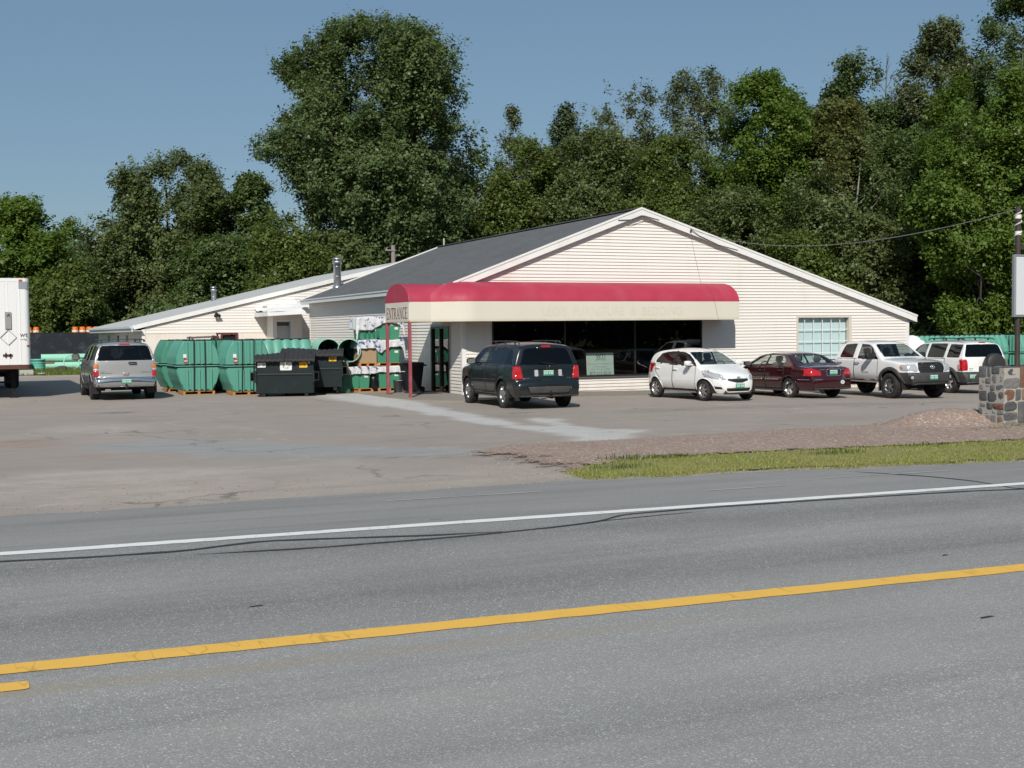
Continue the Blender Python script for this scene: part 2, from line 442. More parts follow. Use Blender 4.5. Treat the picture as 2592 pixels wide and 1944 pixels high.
def build_ground():
    xs = np.unique(np.concatenate([np.linspace(-900, -70, 12), np.linspace(-70, 90, 54), np.linspace(90, 1200, 14)]))
    ys = np.unique(np.concatenate([np.linspace(-900, -60, 12), np.linspace(-60, 130, 64), np.linspace(130, 1500, 14)]))
    o = sheet('ground', xs, ys, lambda x, y: gh_np(x, y) - .05, MAT_TERR); o['kind'] = 'structure'
    # parking lot
    xs = np.arange(-46, 46.1, .28); ys = np.arange(-25.6, 34.5, .28)
    def n(x, y, f, s=0): return vn.fbm(x*f+s, y*f+s*1.7) - .5
    def dust(x, y):
        def band(pts, ws, soft=.28):
            yy = [p[1] for p in pts][::-1]; wd = np.interp(y, yy, ws[::-1])
            return 1 - sstep(1-soft, 1+soft, (seg_dist(x, y, pts) + n(x, y, .9)*.7)/wd)
        a = band([(-2.9, 2.2), (-3.0, .2), (-3.35, -4), (-3.62, -9.7), (-3.75, -13.5), (-4.3, -17.4)], [1.25, 1.15, .62, .42, .36, .42])
        b = .95*band([(-2.3, -10.4), (-3.2, -14.6), (-4.1, -17.2)], [.22, .34, .4], .4)
        c = .9*band([(-2.7, -15.4), (-4.4, -17.5)], [.4, .5], .45)
        return np.clip(np.maximum.reduce([a, b, c]), 0, 1)
    def patch(x, y):
        pts = [(-12.4, -13.2), (-10.6, -14.6), (-8.6, -17.4), (-7.5, -18.5)]
        wd = np.interp(x, [-12.6, -11, -8.5, -7.3], [.5, 1.9, 1.1, .5])
        return 1 - sstep(.8, 1.1, (seg_dist(x, y, pts) + n(x, y, .8, 9)*.5)/wd)
    def sand(x, y):
        a = 1 - sstep(.5, 1.3, blob(x, y, -13.4, -20.6, 3.2, 2.2) + n(x, y, .7, 4)*1.3)
        b = .5*(1 - sstep(.5, 1.3, blob(x, y, -10.2, -22.3, 3.6, 1.1) + n(x, y, .9, 6)*1.5))
        c = .6*(1 - sstep(.4, 1.2, blob(x, y, -11.9, -8.2, 1.4, 2.0) + n(x, y, .8, 5)*1.4))
        e = .7*sstep(27, 32, y) * (x < -7)
        f = .5*(1-sstep(.05, .16, seg_dist(x, y, [(-9.3, -9), (-9.0, -10), (-8.7, -11.2), (-9.1, -12.3)]))) + .5*(1-sstep(.05, .15, seg_dist(x, y, [(-10.2, -18.6), (-9.6, -19.3), (-9.7, -20.4), (-10.2, -21.4)])))
        return np.clip(np.maximum.reduce([a, b, c, e, f]), 0, 1)
    def rust(x, y):
        return np.clip(1 - sstep(.5, 1.1, blob(x, y, -14.2, -11.5, 1.7, 1.2) + n(x, y, 1.2, 8)*1.4), 0, 1)
    def dark(x, y):
        a = 1 - sstep(.3, 1.1, blob(x, y, -11.0, -2.6, .7, .45) + n(x, y, 1.4, 2)*1.2)
        b = .8*(1 - sstep(.3, 1.1, blob(x, y, -1.8, -8.6, .6, .3) + n(x, y, 1.4, 12)*1.1))
        c = .45*(1-sstep(.03, .1, seg_dist(x, y, [(-9.2, -18.7), (-8.4, -19.6), (-7.7, -19.9), (-7.3, -19.4)])))
        e = .35*(1 - sstep(.3, 1.2, blob(x, y, 5.5, -9.5, 9, .9) + n(x, y, .8, 7)*1.3))
        return np.clip(np.maximum.reduce([a, b, c, e]), 0, 1)
    o = sheet('parking_lot', xs, ys, gh_np, MAT_LOT, dict(dust=dust, patch=patch, sand=sand, rust=rust, dark=dark),
              keep=lambda x, y: (y > edge_np(ROAD_EDGE, x) - .5) & ~((x < -7.4) & (y > 32.3 + .6*np.sin(x*.8))))
    o['kind'] = 'structure'
    # road
    xs = np.concatenate([np.linspace(-400, -30, 20), np.linspace(-29, 20, 99), np.linspace(22, 400, 20)])
    rows = []
    for x in xs:
        e = float(edge_np(ROAD_EDGE, x)) + .05*math.sin(x*2.1) + .05*math.sin(x*5.3+1)
        b = -46.5 - .053*(x+14.3)
        rows.append([(x, e + (b-e)*k, .256) for k in (0, .05, .3, .6, 1)])
    o = MB().grid(rows).build('road', MAT_ROAD); o['kind'] = 'structure'
    def line(name, q0, q1, x0, x1, mat, z=.2605, rough=.008):
        rw = []; x = x0; r2 = random.Random(int(q0*100))
        while x <= x1 + .01:
            k = -.053*(x+14.3); a = r2.uniform(-rough, rough); b = r2.uniform(-rough, rough)
            rw.append([(x, q0+k+a, z), (x, q1+k+b, z)]); x += .12 if -20 < x < 5 else 1.5
        o = MB().grid(rw, smooth=False).build(name, mat); o['kind'] = 'structure'
        return o
    WL = mat_line('white_road_paint', (.74, .745, .74), .35)
    YL = mat_line('yellow_road_paint', (.78, .46, .085), .4)
    line('edge_line', -25.56, -25.73, -80, 80, WL)
    line('centre_line', -29.36, -29.57, -80, 80, YL)
    rw = []
    for i in range(41):   # end of the dashed line, corners rounded
        x = -17.4 + 3.05*i/30 if i < 31 else -14.35 + .05*(i-30)/10; h = .08 if x <= -14.35 else .055+.025*math.sqrt(max(0, 1-((x+14.35)/.05)**2))
        rw.append([(x, -29.83+h-.053*(x+14.3), .2605), (x, -29.83-h-.053*(x+14.3), .2605)])
    o = MB().grid(rw, smooth=False).build('passing_line', YL); o['kind'] = 'structure'
    # thin construction scratches of white on the shoulder
    for (x0, x1, q) in ((-7.1, -6.0, -24.62), (-5.2, -3.4, -24.25), (-10.5, -8.7, -23.9)):
        o = line('faint_line', q, q-.035, x0, x1, M_plain('faint_white', (.42, .425, .43), .8, .2, 30)); o['kind'] = 'structure'
    # sealed cracks
    TAR = M_plain('crack_tar', (.030, .031, .034), .55, .2, 4)
    def seal(pts, w):
        P = []
        for (a, b) in zip(pts, pts[1:]):
            n_ = max(2, int(math.hypot(b[0]-a[0], b[1]-a[1])/.06))
            P += [(a[0]+(b[0]-a[0])*i/n_, a[1]+(b[1]-a[1])*i/n_) for i in range(n_)]
        P.append(pts[-1]); P = np.array(P)
        for _ in range(6): P[1:-1] = (P[:-2] + 2*P[1:-1] + P[2:])/4
        r2 = random.Random(len(P)); rw = []; d = P[-1]-P[0]; d = d/np.hypot(*d); nrm = np.array([-d[1], d[0]]); ww = w
        for i, p in enumerate(P):
            ww = .8*ww + .2*w*r2.uniform(.3, 1.7); t = min(1, i/8, (len(P)-1-i)/8); j = r2.uniform(-.004, .004)
            a = p + nrm*(ww*max(.15, t)/2 + j); b = p - nrm*(ww*max(.15, t)/2 - j)
            rw.append([(a[0], a[1], .2595), (b[0], b[1], .2595)])
        o = MB().grid(rw, smooth=False).build('crack_seal', TAR); o['kind'] = 'structure'
    seal([(-20, -25.5), (-14.35, -26.0), (-13.66, -26.15), (-12.94, -26.2), (-12.27, -26.02), (-11.59, -26.2), (-10.79, -26.44), (-10.2, -26.52)], .075)
    seal([(-12.9, -26.42), (-11.86, -26.57), (-10.61, -26.6), (-9.66, -26.52), (-9.16, -26.42), (-8.76, -26.14), (-7.92, -26.13), (-6.29, -26.23), (-4.55, -26.42), (-3.95, -26.57), (0, -27)], .06)
    seal([(-9.6, -26.5), (-9.1, -26.40), (-8.36, -26.33), (-7.9, -26.33)], .035)
    seal([(-4.5, -24.3), (-4.04, -25.15), (-3.89, -25.75), (-3.94, -26.21), (-4.02, -26.5), (-3.6, -26.62), (-1, -26.9)], .06)
    # small dark bits lying on the lane
    for (x, y, w) in ((-12.9, -28.55, .10), (-8.9, -30.9, .12), (-7.6, -29.2, .07), (-6.9, -30.6, .08)):
        o = MB().add([(x, y, .2595), (x+w, y+.01, .2595), (x+w*.9, y+.035, .2595), (x+.02, y+.03, .2595)], [(0, 1, 2, 3)]).build('tar_spot', TAR); o['kind'] = 'structure'
    # gravel strip
    xs = np.concatenate([np.linspace(-8.6, 8, 156), np.linspace(8.5, 40, 20)]); rw = []
    for x in xs:
        t0 = float(edge_np(GRAV_TOP, x)) + .12*(vn.fbm(np.array(x*1.3), np.array(3.))-.5)
        b0 = float(edge_np(GRASS_TOP, x)) - .6 if x > -7.2 else -23.2; t0 += .25
        row = []
        for k in np.linspace(0, 1, 26):
            y = t0 + (b0-t0)*k
            h = .012 + .05*math.sin(math.pi*k)*max(0, min(1, (x+8.4)/2.2)) + .05*float(vn.fbm(np.array(x*2.), np.array(y*2.))-.5)*math.sin(math.pi*k)
            h += .30*max(0, 1 - ((x-2.3)/1.5)**2 - ((y+18.9)/.95)**2)
            row.append((x, y, ground_h(x, y) + max(.007, h)))
        rw.append(row)
    o = MB().grid(rw).build('gravel_strip', MAT_GRAV); o['kind'] = 'stuff'; cover_attr(o, rw, 2.6, .55, -8.7)
    global GRAVEL_ROWS; GRAVEL_ROWS = rw
    # loose stones over it and along the pavement edge
    g = np.random.default_rng(5); N = 7000
    V = []; F = []
    base = np.array([(1,0,0),(0,1,0),(-1,0,0),(0,-1,0),(0,0,.8),(0,0,-.4)], float)
    bf = np.array([(0,1,4),(1,2,4),(2,3,4),(3,0,4),(1,0,5),(2,1,5),(3,2,5),(0,3,5)])
    pts = []
    for i in range(N):
        r = rw[int(g.integers(0, 150))]; p = r[int(g.integers(0, 25))]; pts.append((p[0]+g.normal()*.05, p[1]+g.normal()*.06, p[2]+.006,   .003+.010*g.random()**3))
    for i in range(2600):
        x = g.uniform(-15, -5); y = float(edge_np(ROAD_EDGE, x)) + abs(g.normal())*1.3 - .15
        pts.append((x, y, max(.258, ground_h(x, y)+.004) if y < edge_np(ROAD_EDGE, x) else ground_h(x, y)+.004,   .002+.009*g.random()**3))
    P = np.array(pts)
    sca = P[:, 3, None, None]*(.7+.6*g.random((len(P), 6, 3)))
    V = (base[None]*sca + P[:, None, :3]).reshape(-1, 3)
    F = (bf[None] + (np.arange(len(P))*6)[:, None, None]).reshape(-1, 3)
    o = np_mesh('loose_gravel', V, F, M_stone_chip()); o['kind'] = 'stuff'

def M_stone_chip():
    t = NT('stone_chip'); g = t.n('ShaderNodeNewGeometry').outputs['Random Per Island']
    t.princ(t.ramp(g, [(0, (.26, .195, .165)), (.5, (.42, .335, .285)), (.9, (.44, .39, .35)), (1, (.56, .53, .50))]), .85, 0, .2)
    return t.m

def blades(name, pts, hmin, hmax, w, mat, seed=1, lean=.5):
    g = np.random.default_rng(seed); P = np.asarray(pts); n = len(P)
    a = g.random(n)*2*np.pi; h = hmin+(hmax-hmin)*g.random(n)**1.5; ww = w*(.6+.8*g.random(n))
    d = np.stack([np.cos(a), np.sin(a), 0*a], 1); s = np.stack([-np.sin(a), np.cos(a), 0*a], 1)
    up = np.array([0, 0, 1.]); ln = lean*g.random(n)[:, None]
    b0 = P - s*ww[:, None]; b1 = P + s*ww[:, None]
    m = P + up*h[:, None]*.6 + d*h[:, None]*ln*.3; m0 = m - s*ww[:, None]*.7; m1 = m + s*ww[:, None]*.7
    tp = P + up*h[:, None]*(1-.25*ln) + d*h[:, None]*ln
    V = np.stack([b0, b1, m1, m0, tp], 1).reshape(-1, 3); k = (np.arange(n)*5)[:, None]
    T = np.concatenate([k+np.array([[0, 1, 2]]), k+np.array([[0, 2, 3]]), k+np.array([[3, 2, 4]])], 0)
    return np_mesh(name, V, T, mat)

GRASS_A = mat_leafy('verge_grass', (.20, .255, .05), (.38, .40, .11), .35, (.36, .33, .14))
def build_grass():
    g = np.random.default_rng(11); pts = []
    x = g.uniform(-7.75, 9, 190000); top = edge_np(GRASS_TOP, x); bot = edge_np(ROAD_EDGE, x) + .05*np.sin(x*3.1)+.05*np.sin(x*7.7)
    k = g.random(len(x)); y = top + (bot-top)*k
    den = vn.fbm(x*1.6, y*2.4)
    keepm = (g.random(len(x)) < np.clip((den-.33)*4.5, .10, 1)) & (g.random(len(x)) < np.clip((x+7.9)/1.2, .1, 1))
    edge = np.minimum(k, 1-k); keepm &= (g.random(len(x)) < np.clip(edge*5+.08, 0, 1))
    x, y = x[keepm], y[keepm]
    P = np.stack([x, y, np.maximum(gh_np(x, y)+.005, .245)], 1)
    o = blades('verge_grass', P, .015, .055, .006, GRASS_A, 2); o['kind'] = 'stuff'
    # sod under the blades
    xs = np.linspace(-7.7, 12, 140); rw = []
    for xx in xs:
        a = float(edge_np(GRASS_TOP, xx)); b = float(edge_np(ROAD_EDGE, xx))+.03*math.sin(xx*5)
        rw.append([(xx, a+(b-a)*q, max(ground_h(xx, a+(b-a)*q), .235) + .015*math.sin(math.pi*q)**.5*min(1, (xx+7.8)/.8) + .0105) for q in np.linspace(0, 1, 12)])
    t = NT('sod'); v = t.pos()
    t.princ(t.mix(t.noise(v, 9, 5, .7), (.15, .17, .05), (.33, .29, .15)), .95, 0, .1, t.noise(v, 40, 3), .6, .03); ragged(t, v)
    o = MB().grid(rw).build('grass_verge', t.m); o['kind'] = 'stuff'; cover_attr(o, rw, .9, .3, -7.75)
    # taller ragged weeds in the verge
    wp = []
    for (cx, cy, n_) in ((-6.2, -21.75, 260), (-5.6, -21.9, 180), (-3.3, -22.6, 200), (-6.9, -22.7, 220), (-1.5, -22.3, 140), (1.6, -20.6, 300), (2.6, -20.3, 300), (3.6, -20.35, 300)):
        q = g.normal(size=(n_, 2))*(.22, .10); wp.append(np.stack([cx+q[:, 0], cy+q[:, 1], gh_np(cx+q[:, 0], cy+q[:, 1])+.01], 1))
    o = blades('roadside_weeds', np.concatenate(wp), .03, .11, .006, mat_leafy('weed_leaf', (.075, .12, .02), (.15, .17, .035), .3), 4, .8); o['kind'] = 'stuff'
    # rough grass beyond the lot at the far left
    x = g.uniform(-34, -7, 60000); y = g.uniform(28.5, 47.5, 60000); m = (y > 32.4 + .6*np.sin(x*.8)) ; x, y = x[m], y[m]
    o = blades('yard_grass', np.stack([x, y, gh_np(x, y)-.04], 1), .06, .28, .012, mat_leafy('yard_grass_leaf', (.10, .15, .03), (.19, .21, .05), .3), 6); o['kind'] = 'stuff'

def build_sky_and_light():
    w = bpy.data.worlds.new('World'); SC.world = w; w.use_nodes = True; t = w.node_tree; t.nodes.clear()
    out = t.nodes.new('ShaderNodeOutputWorld'); bg = t.nodes.new('ShaderNodeBackground'); sky = t.nodes.new('ShaderNodeTexSky')
    d = Vector(SUN_DIR).normalized()            # direction light travels
    sky.sky_type = 'NISHITA'; sky.sun_disc = False
    sky.sun_elevation = math.asin(-d.z); sky.sun_rotation = math.atan2(-d.x, -d.y)
    sky.altitude = 150; sky.air_density = SKY[1]; sky.dust_density = SKY[2]; sky.ozone_density = SKY[3]
    bg.inputs[1].default_value = SKY[0]
    mx = t.nodes.new('ShaderNodeMix'); mx.data_type = 'RGBA'; mx.inputs[0].default_value = SKY[4]; mx.inputs[7].default_value = (*SKY[5], 1)   # even summer haze in the sky
    t.links.new(sky.outputs[0], mx.inputs[6]); t.links.new(mx.outputs[2], bg.inputs[0]); t.links.new(bg.outputs[0], out.inputs[0])
    l = bpy.data.lights.new('sun', 'SUN'); l.energy = SUN_E; l.angle = R(.53); l.color = (1, .945, .86)
    o = bpy.data.objects.new('sun', l); COL.objects.link(o)
    o.rotation_euler = d.to_track_quat('-Z', 'Y').to_euler(); o.location = (-30, -50, 60)
SUN_DIR = (.65, 1.2, -1.07); SUN_E = 3.6; SKY = (.075, 1.0, .9, 2.0, .55, (1.55, 2.75, 3.85))
# ================================================================== buildings
def M_siding(name, col, stains=()):
    t = NT(name); v = t.pos(); x, y, z = t.xyz(v)
    c = t.mix(t.noise(v, .8, 4, .6), sc3(col, .95), sc3(col, 1.03))
    streak = t.noise(v, 1.0, 5, .7, (2.2, 2.2, .16))
    c = t.mix(t.math('MULTIPLY', t.ramp(streak, [(.55, 0), (.8, 1)]), .15), c, (.52, .43, .33))
    low = t.math('MULTIPLY', t.ramp(t.math('DIVIDE', t.math('ADD', z, .25), .9), [(.1, .7), (1, 0)]), t.ramp(t.noise(v, 3, 5, .7), [(.3, .2), (.7, 1)]))
    c = t.mix(low, c, (.50, .42, .33))
    for (sx, z0, z1, wd, amt, sc) in stains:
        f = t.ramp(t.math('ABSOLUTE', t.math('ADD', t.math('SUBTRACT', x, sx), t.math('MULTIPLY', t.math('SUBTRACT', t.noise(v, 2, 3), .5), .15))), [(wd*.2, 1), (wd, 0)])
        g = t.ramp(t.math('DIVIDE', t.math('SUBTRACT', z, z0), z1-z0), [(0, 0), (.35, .7), (.98, 1), (1., 0)])
        c = t.mix(t.math('MULTIPLY', t.math('MULTIPLY', f, g), amt), c, sc)
    t.princ(c, .5, 0, .35, t.noise(v, 25, 3, .6, (.3, .3, 3)), .08, .01)
    return t.m

def siding(o, eu, en, outline, z0, z1, holes=(), h=.108, lip=.028):
    o = Vector(o); eu = Vector(eu); en = Vector(en); mb = MB()
    P = lambda u, z, d: o + eu*u + en*d + Vector((0, 0, z))
    cuts = sorted({z for q in holes for z in q[2:4]})
    k = 0
    while z0 + k*h < z1 - 1e-4:
        c0 = z0 + k*h; c1 = min(c0+h, z1); lv = [c0] + [z for z in cuts if c0+1e-3 < z < c1-1e-3] + [c1]
        for a, b in zip(lv, lv[1:]):
            da = lip*(1-(a-c0)/h)+.001; db = lip*(1-(b-c0)/h)+.001
            la, ra = outline(a); lb, rb = outline(b)
            if ra-la < .02: continue
            if rb < lb: lb = rb = (lb+rb)/2
            hs = sorted((q[0], q[1]) for q in holes if q[2] < (a+b)/2 < q[3])
            L = [(la, lb)]; Rr = []
            for q in hs: Rr.append((q[0], q[0])); L.append((q[1], q[1]))
            Rr.append((ra, rb))
            for (l0, l1), (r0, r1) in zip(L, Rr):
                if r0-l0 < .01: continue
                vs = [P(l0, a, da), P(r0, a, da), P(r1, b, db), P(l1, b, db)]; fs = [(0, 1, 2, 3)]
                if a == c0:
                    vs += [P(l0, a, 0), P(r0, a, 0)]; fs.append((0, 4, 5, 1))
                mb.add(vs, fs)
        k += 1
    return mb

SIDING = M_siding('cream_siding', (.745, .715, .67), stains=((1.55, 3.0, 4.35, .45, .22, (.60, .40, .27)), (5.3, 4.7, 5.75, .18, .2, (.62, .42, .30)), (7.1, .1, .45, .5, .25, (.60, .42, .30)), (10.6, 2.2, 4.6, .25, .12, (.6, .5, .38)), (13.4, 2.5, 3.9, .25, .15, (.58, .46, .36))))
TRIM = M_plain('white_trim', (.76, .755, .74), .5, .05, 2, dirt=(.45, .42, .38), dirt_amt=.35)
FASCIA = M_plain('fascia_paint', (.60, .63, .64), .5, .06, 2)
ALU = M_plain('dark_aluminium', (.045, .043, .04), .4, .1, 3, .6)
DARKROOM = M_plain('dark_interior', (.02, .02, .02), .9, .3, 1)  # near-black colour stands in for unlit rooms behind the glass
CONC = M_plain('walk_concrete', (.235, .215, .19), .9, .15, 1.2, bump=.4, bscale=60)

def M_shingle():
    t = NT('asphalt_shingle'); v = t.pos()
    br = t.n('ShaderNodeTexBrick'); br.inputs['Scale'].default_value = 1.0
    br.inputs['Brick Width'].default_value = .33; br.inputs['Row Height'].default_value = .14; br.inputs['Mortar Size'].default_value = .006
    br.inputs['Color1'].default_value = (.105, .108, .113, 1); br.inputs['Color2'].default_value = (.135, .138, .143, 1); br.inputs['Mortar'].default_value = (.06, .06, .063, 1)
    mp = t.n('ShaderNodeMapping'); mp.inputs['Rotation'].default_value = (0, 0, R(90)); t.l(v, mp.inputs[0]); t.l(mp.outputs[0], br.inputs['Vector'])
    c = t.mix(t.ramp(t.noise(v, .5, 4), [(.3, 0), (.7, .5)]), br.outputs['Color'], (.15, .152, .156))
    c = t.mix(t.ramp(t.noise(v, 1.2, 4, .6, (3, .12, 1)), [(.5, 0), (.7, .35)]), c, (.085, .086, .09))
    t.princ(c, .9, 0, .2, t.noise(v, 60, 2), .4, .01)
    return t.m
def M_metalroof():
    t = NT('pale_metal_roof'); v = t.pos()
    c = t.mix(t.noise(v, .6, 5, .65, (.3, 2, 1)), (.33, .35, .37), (.50, .52, .53))
    t.princ(c, .55, .2, .4, t.noise(v, 3, 2), .1, .02)
    return t.m

GLASS_STORE = M_glass('store_glass', (.74, .77, .75), 1.7, .005)
def roof_slab(mb, x0, z0, x1, z1, y0, y1, th):
    mb.add([(x0,y0,z0),(x1,y0,z1),(x1,y1,z1),(x0,y1,z0),(x0,y0,z0-th),(x1,y0,z1-th),(x1,y1,z1-th),(x0,y1,z0-th)],
           [(0,1,2,3),(7,6,5,4),(4,5,1,0),(6,7,3,2),(5,6,2,1),(7,4,0,3)])
def rake(mb, x0, z0, x1, z1, y0, y1, w):
    """board hanging below the line (x0,z0)-(x1,z1)"""
    mb.add([(x0,y0,z0),(x1,y0,z1),(x1,y1,z1),(x0,y1,z0),(x0,y0,z0-w),(x1,y0,z1-w),(x1,y1,z1-w),(x0,y1,z0-w)],
           [(3,2,1,0),(4,5,6,7),(0,1,5,4),(2,3,7,6),(1,2,6,5),(3,0,4,7)])

PK = (6.52, 6.15); CHX = 1.27
def build_store():
    b = empty('store_building', (0, 0, 0), 0, 'long low cream clapboard store with dark shingle roof and a wide front gable', 'building')
    zL = lambda x: 3.72 + (PK[1]-3.72)/(PK[0])*x - .16           # underside of the roof at the gable
    zR = lambda x: PK[1] - (PK[1]-2.46)/(18.5-PK[0])*(x-PK[0]) - .16
    def out(z):
        l = 0 if z <= zL(0) else (z-zL(0))/(zL(1)-zL(0))
        r = 18.28 if z <= zR(18.28) else PK[0] + (zR(PK[0])-z)/(zR(0)-zR(1))
        return l, r
    W = (1.02, 9.02, .50, 2.42); O = (13.08, 15.48, .55, 2.47)
    w = siding((0, 0, 0), (1,0,0), (0,-1,0), out, -.28, 6.02, (W, O)); w.build('wall', SIDING, b)['label'] = 'front gable wall of cream clapboards'
    D = (1.12, 2.82, -.3, 2.24)                                   # door opening in the left wall, u = y
    siding((0, 0, 0), (0,1,0), (-1,0,0), lambda z: (0, 19), -.28, 3.62, ((D[0], D[1], D[2], D[3]),), lip=.026).build('wall', SIDING, b)['label'] = 'left side wall of cream clapboards, eave shaded'
    m = MB(); m.box(18.255, 18.275, .02, 19, -.4, 2.3); m.box(.02, 18.27, 18.98, 19.0, -.4, 2.3)
    m.add([(.0, 18.99, 2.3), (18.27, 18.99, 2.3), (PK[0], 18.99, 5.95), (0, 18.99, 3.6)], [(3, 2, 1, 0)]); m.build('wall', SIDING, b)['label'] = 'plain rear and right walls'
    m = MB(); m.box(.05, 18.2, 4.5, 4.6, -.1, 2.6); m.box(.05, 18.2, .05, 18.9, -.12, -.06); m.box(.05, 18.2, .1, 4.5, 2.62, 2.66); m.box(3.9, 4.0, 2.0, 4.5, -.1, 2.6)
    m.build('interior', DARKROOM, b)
    # corner boards and base
    m = MB(); m.box(-.028, .11, -.028, -.002, -.2, 3.52); m.box(-.028, -.002, -.002, .10, -.2, 3.52); m.build('corner_board', TRIM, b, .004); m = MB(); m.box(18.17, 18.30, -.028, -.002, -.4, 2.27); m.box(18.28, 18.30, -.002, .12, -.4, 2.27); m.build('corner_board', TRIM, b, .004)
    m = MB(); m.box(-.028, -.002, 18.9, 19.02, -.2, 3.55); m.build('corner_board', TRIM, b, .004)
    # roof
    m = MB(); y0, y1 = -.16, 19.2
    roof_slab(m, -.34, 3.60, PK[0], PK[1]+.02, y0, y1, .09); roof_slab(m, PK[0], PK[1]+.02, 18.52, 2.47, y0, y1, .09)
    r = m.build('roof', M_shingle(), b)
    m = MB(); m.bar((PK[0], y0, PK[1]+.035), (PK[0], y1, PK[1]+.035), .3, .03); m.build('ridge_cap', bpy.data.materials['asphalt_shingle'], r)
    for ya, yb in ((-.19, -.155), (19.195, 19.23)):
        m = MB(); rake(m, -.36, 3.62, PK[0], PK[1]+.04, ya, yb, .24); rake(m, -.37, 3.65, PK[0], PK[1]+.07, ya-.02, yb+.005, .07); m.build('rake_board', TRIM, r, .004)
        m = MB(); rake(m, PK[0], PK[1]+.04, 18.54, 2.49, ya, yb, .24); rake(m, PK[0], PK[1]+.07, 18.56, 2.52, ya-.02, yb+.005, .07); m.build('rake_board', TRIM, r, .004)
    m = MB()
    m.add([(-.3, -.16, 3.48), (0, -.16, 3.56), (PK[0], -.16, PK[1]-.12), (PK[0], .0, PK[1]-.12), (0, 0, 3.56), (-.3, 0, 3.48)], [(0,1,4,5), (1,2,3,4)])
    m.add([(PK[0], -.16, PK[1]-.12), (18.5, -.16, 2.36), (18.5, .0, 2.36), (PK[0], .0, PK[1]-.12)], [(0,1,2,3)])
    m.build('soffit', TRIM, r)
    m = MB(); m.box(-.40, -.345, -.15, 19.2, 3.40, 3.60); m.box(-.345, -.03, -.15, 19.2, 3.42, 3.45); m.box(-.43, -.40, -.15, 19.2, 3.55, 3.60); m.build('fascia', FASCIA, r, .006); MB().box(18.52, 18.56, -.15, 19.2, 2.26, 2.46).build('fascia', FASCIA, r, .006)
    chimney(r, CHX, 18.8, 3.72+.373*CHX, .175, 3.72+.373*CHX+1.36)
    m = MB(); m.cyl((6.62, 18.9, 6.1), (6.62, 18.9, 6.56), .035, n=10); m.cyl((6.62, 18.9, 6.12), (6.62, 18.9, 6.2), .09, .04, n=10); m.build('vent_pipe', M_plain('grey_vent', (.5, .48, .44), .6), r)
    # display window
    f = MB(); x0, x1, z0, z1 = W
    f.box(x0, x1, -.035, .06, z0, z0+.055); f.box(x0, x1, -.035, .06, z1-.05, z1)
    for x in (x0, x1-.05): f.box(x, x+.05, -.035, .06, z0+.055, z1-.05)
    for x in (3.66, 6.33): f.box(x-.025, x+.025, -.025, .05, z0+.055, z1-.05)
    dw = f.build('display_window', ALU, b, .004)
    for a, c in ((x0+.05, 3.635), (3.685, 6.305), (6.355, x1-.05)):
        MB().add([(a, 0, z0+.055), (c, 0, z0+.055), (c, 0, z1-.05), (a, 0, z1-.05)], [(0,1,2,3)]).build('pane', GLASS_STORE, dw)
    MB().box(x0-.02, x1+.02, -.075, -.03, z0-.045, z0-.002).build('sill', M_plain('dark_sill', (.10, .095, .085), .6), dw, .005)
    # office window with grilles and closed pale blinds behind
    x0, x1, z0, z1 = O
    f = MB(); f.box(x0-.03, x0+.05, -.045, .13, z0-.03, z1+.03); f.box(x1-.05, x1+.07, -.045, .13, z0-.03, z1+.03); f.box(x0+.05, x1-.05, -.045, .13, z1-.03, z1+.03); f.box(x0+.05, x1-.05, -.045, .13, z0-.03, z0+.04)
    ow = f.build('office_window', M_plain('window_trim_tan', (.60, .54, .46), .6, .08), b, .004)
    gm = M_plain('grille_white', (.74, .76, .74), .5, .04)
    m = MB(); n = 6
    for i in range(1, n):
        xx = x0 + (x1-x0)*i/n; m.box(xx-.012, xx+.012, .05, .066, z0+.04, z1-.03)
    for i in range(1, 5):
        zz = z1-.03 - .43*i
        if zz > z0+.1: m.box(x0+.05, x1-.05, .045, .06, zz-.012, zz+.012)
    m.build('grille', gm, ow)
    MB().add([(x0+.05, .075, z0+.04), (x1-.05, .075, z0+.04), (x1-.05, .075, z1-.03), (x0+.05, .075, z1-.03)], [(0,1,2,3)]).build('pane', M_glass('office_glass', (.90, .95, .95), .7, .01), ow)
    m = MB(); m.box(x0+.05, x1-.05, .16, .17, z0, z1); m.build('window_shade', M_plain('pale_blue_shade', (.60, .70, .715), .7, .05, 1), ow)
    # entrance door in the left wall
    y0, y1, zt = 1.12, 2.82, 2.24
    f = MB(); f.box(-.05, .1, y0, y0+.07, -.02, zt); f.box(-.05, .1, y1-.07, y1, -.02, zt); f.box(-.05, .1, y0+.07, y1-.07, zt-.07, zt); f.box(-.05, .1, 1.94, 2.03, -.02, zt-.07); f.box(-.05, .1, y0+.07, y1-.07, -.02, .06)
    dr = f.build('entrance_door', ALU, b, .004)
    gd = M_glass('door_glass', (.35, .38, .38), 1.6, .01)
    for a, c in ((y0+.07, 1.94), (2.03, y1-.07)):
        MB().add([(.02, c, .06), (.02, a, .06), (.02, a, zt-.07), (.02, c, zt-.07)], [(0,1,2,3)]).build('pane', gd, dr)
    m = MB(); m.tube([(-.05, 2.0, .95), (-.11, 2.0, .97), (-.11, 2.0, 1.25), (-.05, 2.0, 1.27)], .012); m.build('handle', M_plain('steel_pull', (.6, .6, .6), .3, .05, 3, 1.0), dr)
    m = MB(); m.box(-.03, -.025, y0-.1, y0, -.1, zt+.1); m.box(-.03, -.025, y1, y1+.1, -.1, zt+.1); m.box(-.03, -.025, y0, y1, zt, zt+.1); m.build('door_trim', M_plain('door_trim_tan', (.42, .40, .37), .6), b, .004)
    m = MB(); m.box(.5, .55, .8, 3.2, 0, 2.4); m.build('inner_partition', DARKROOM, b)
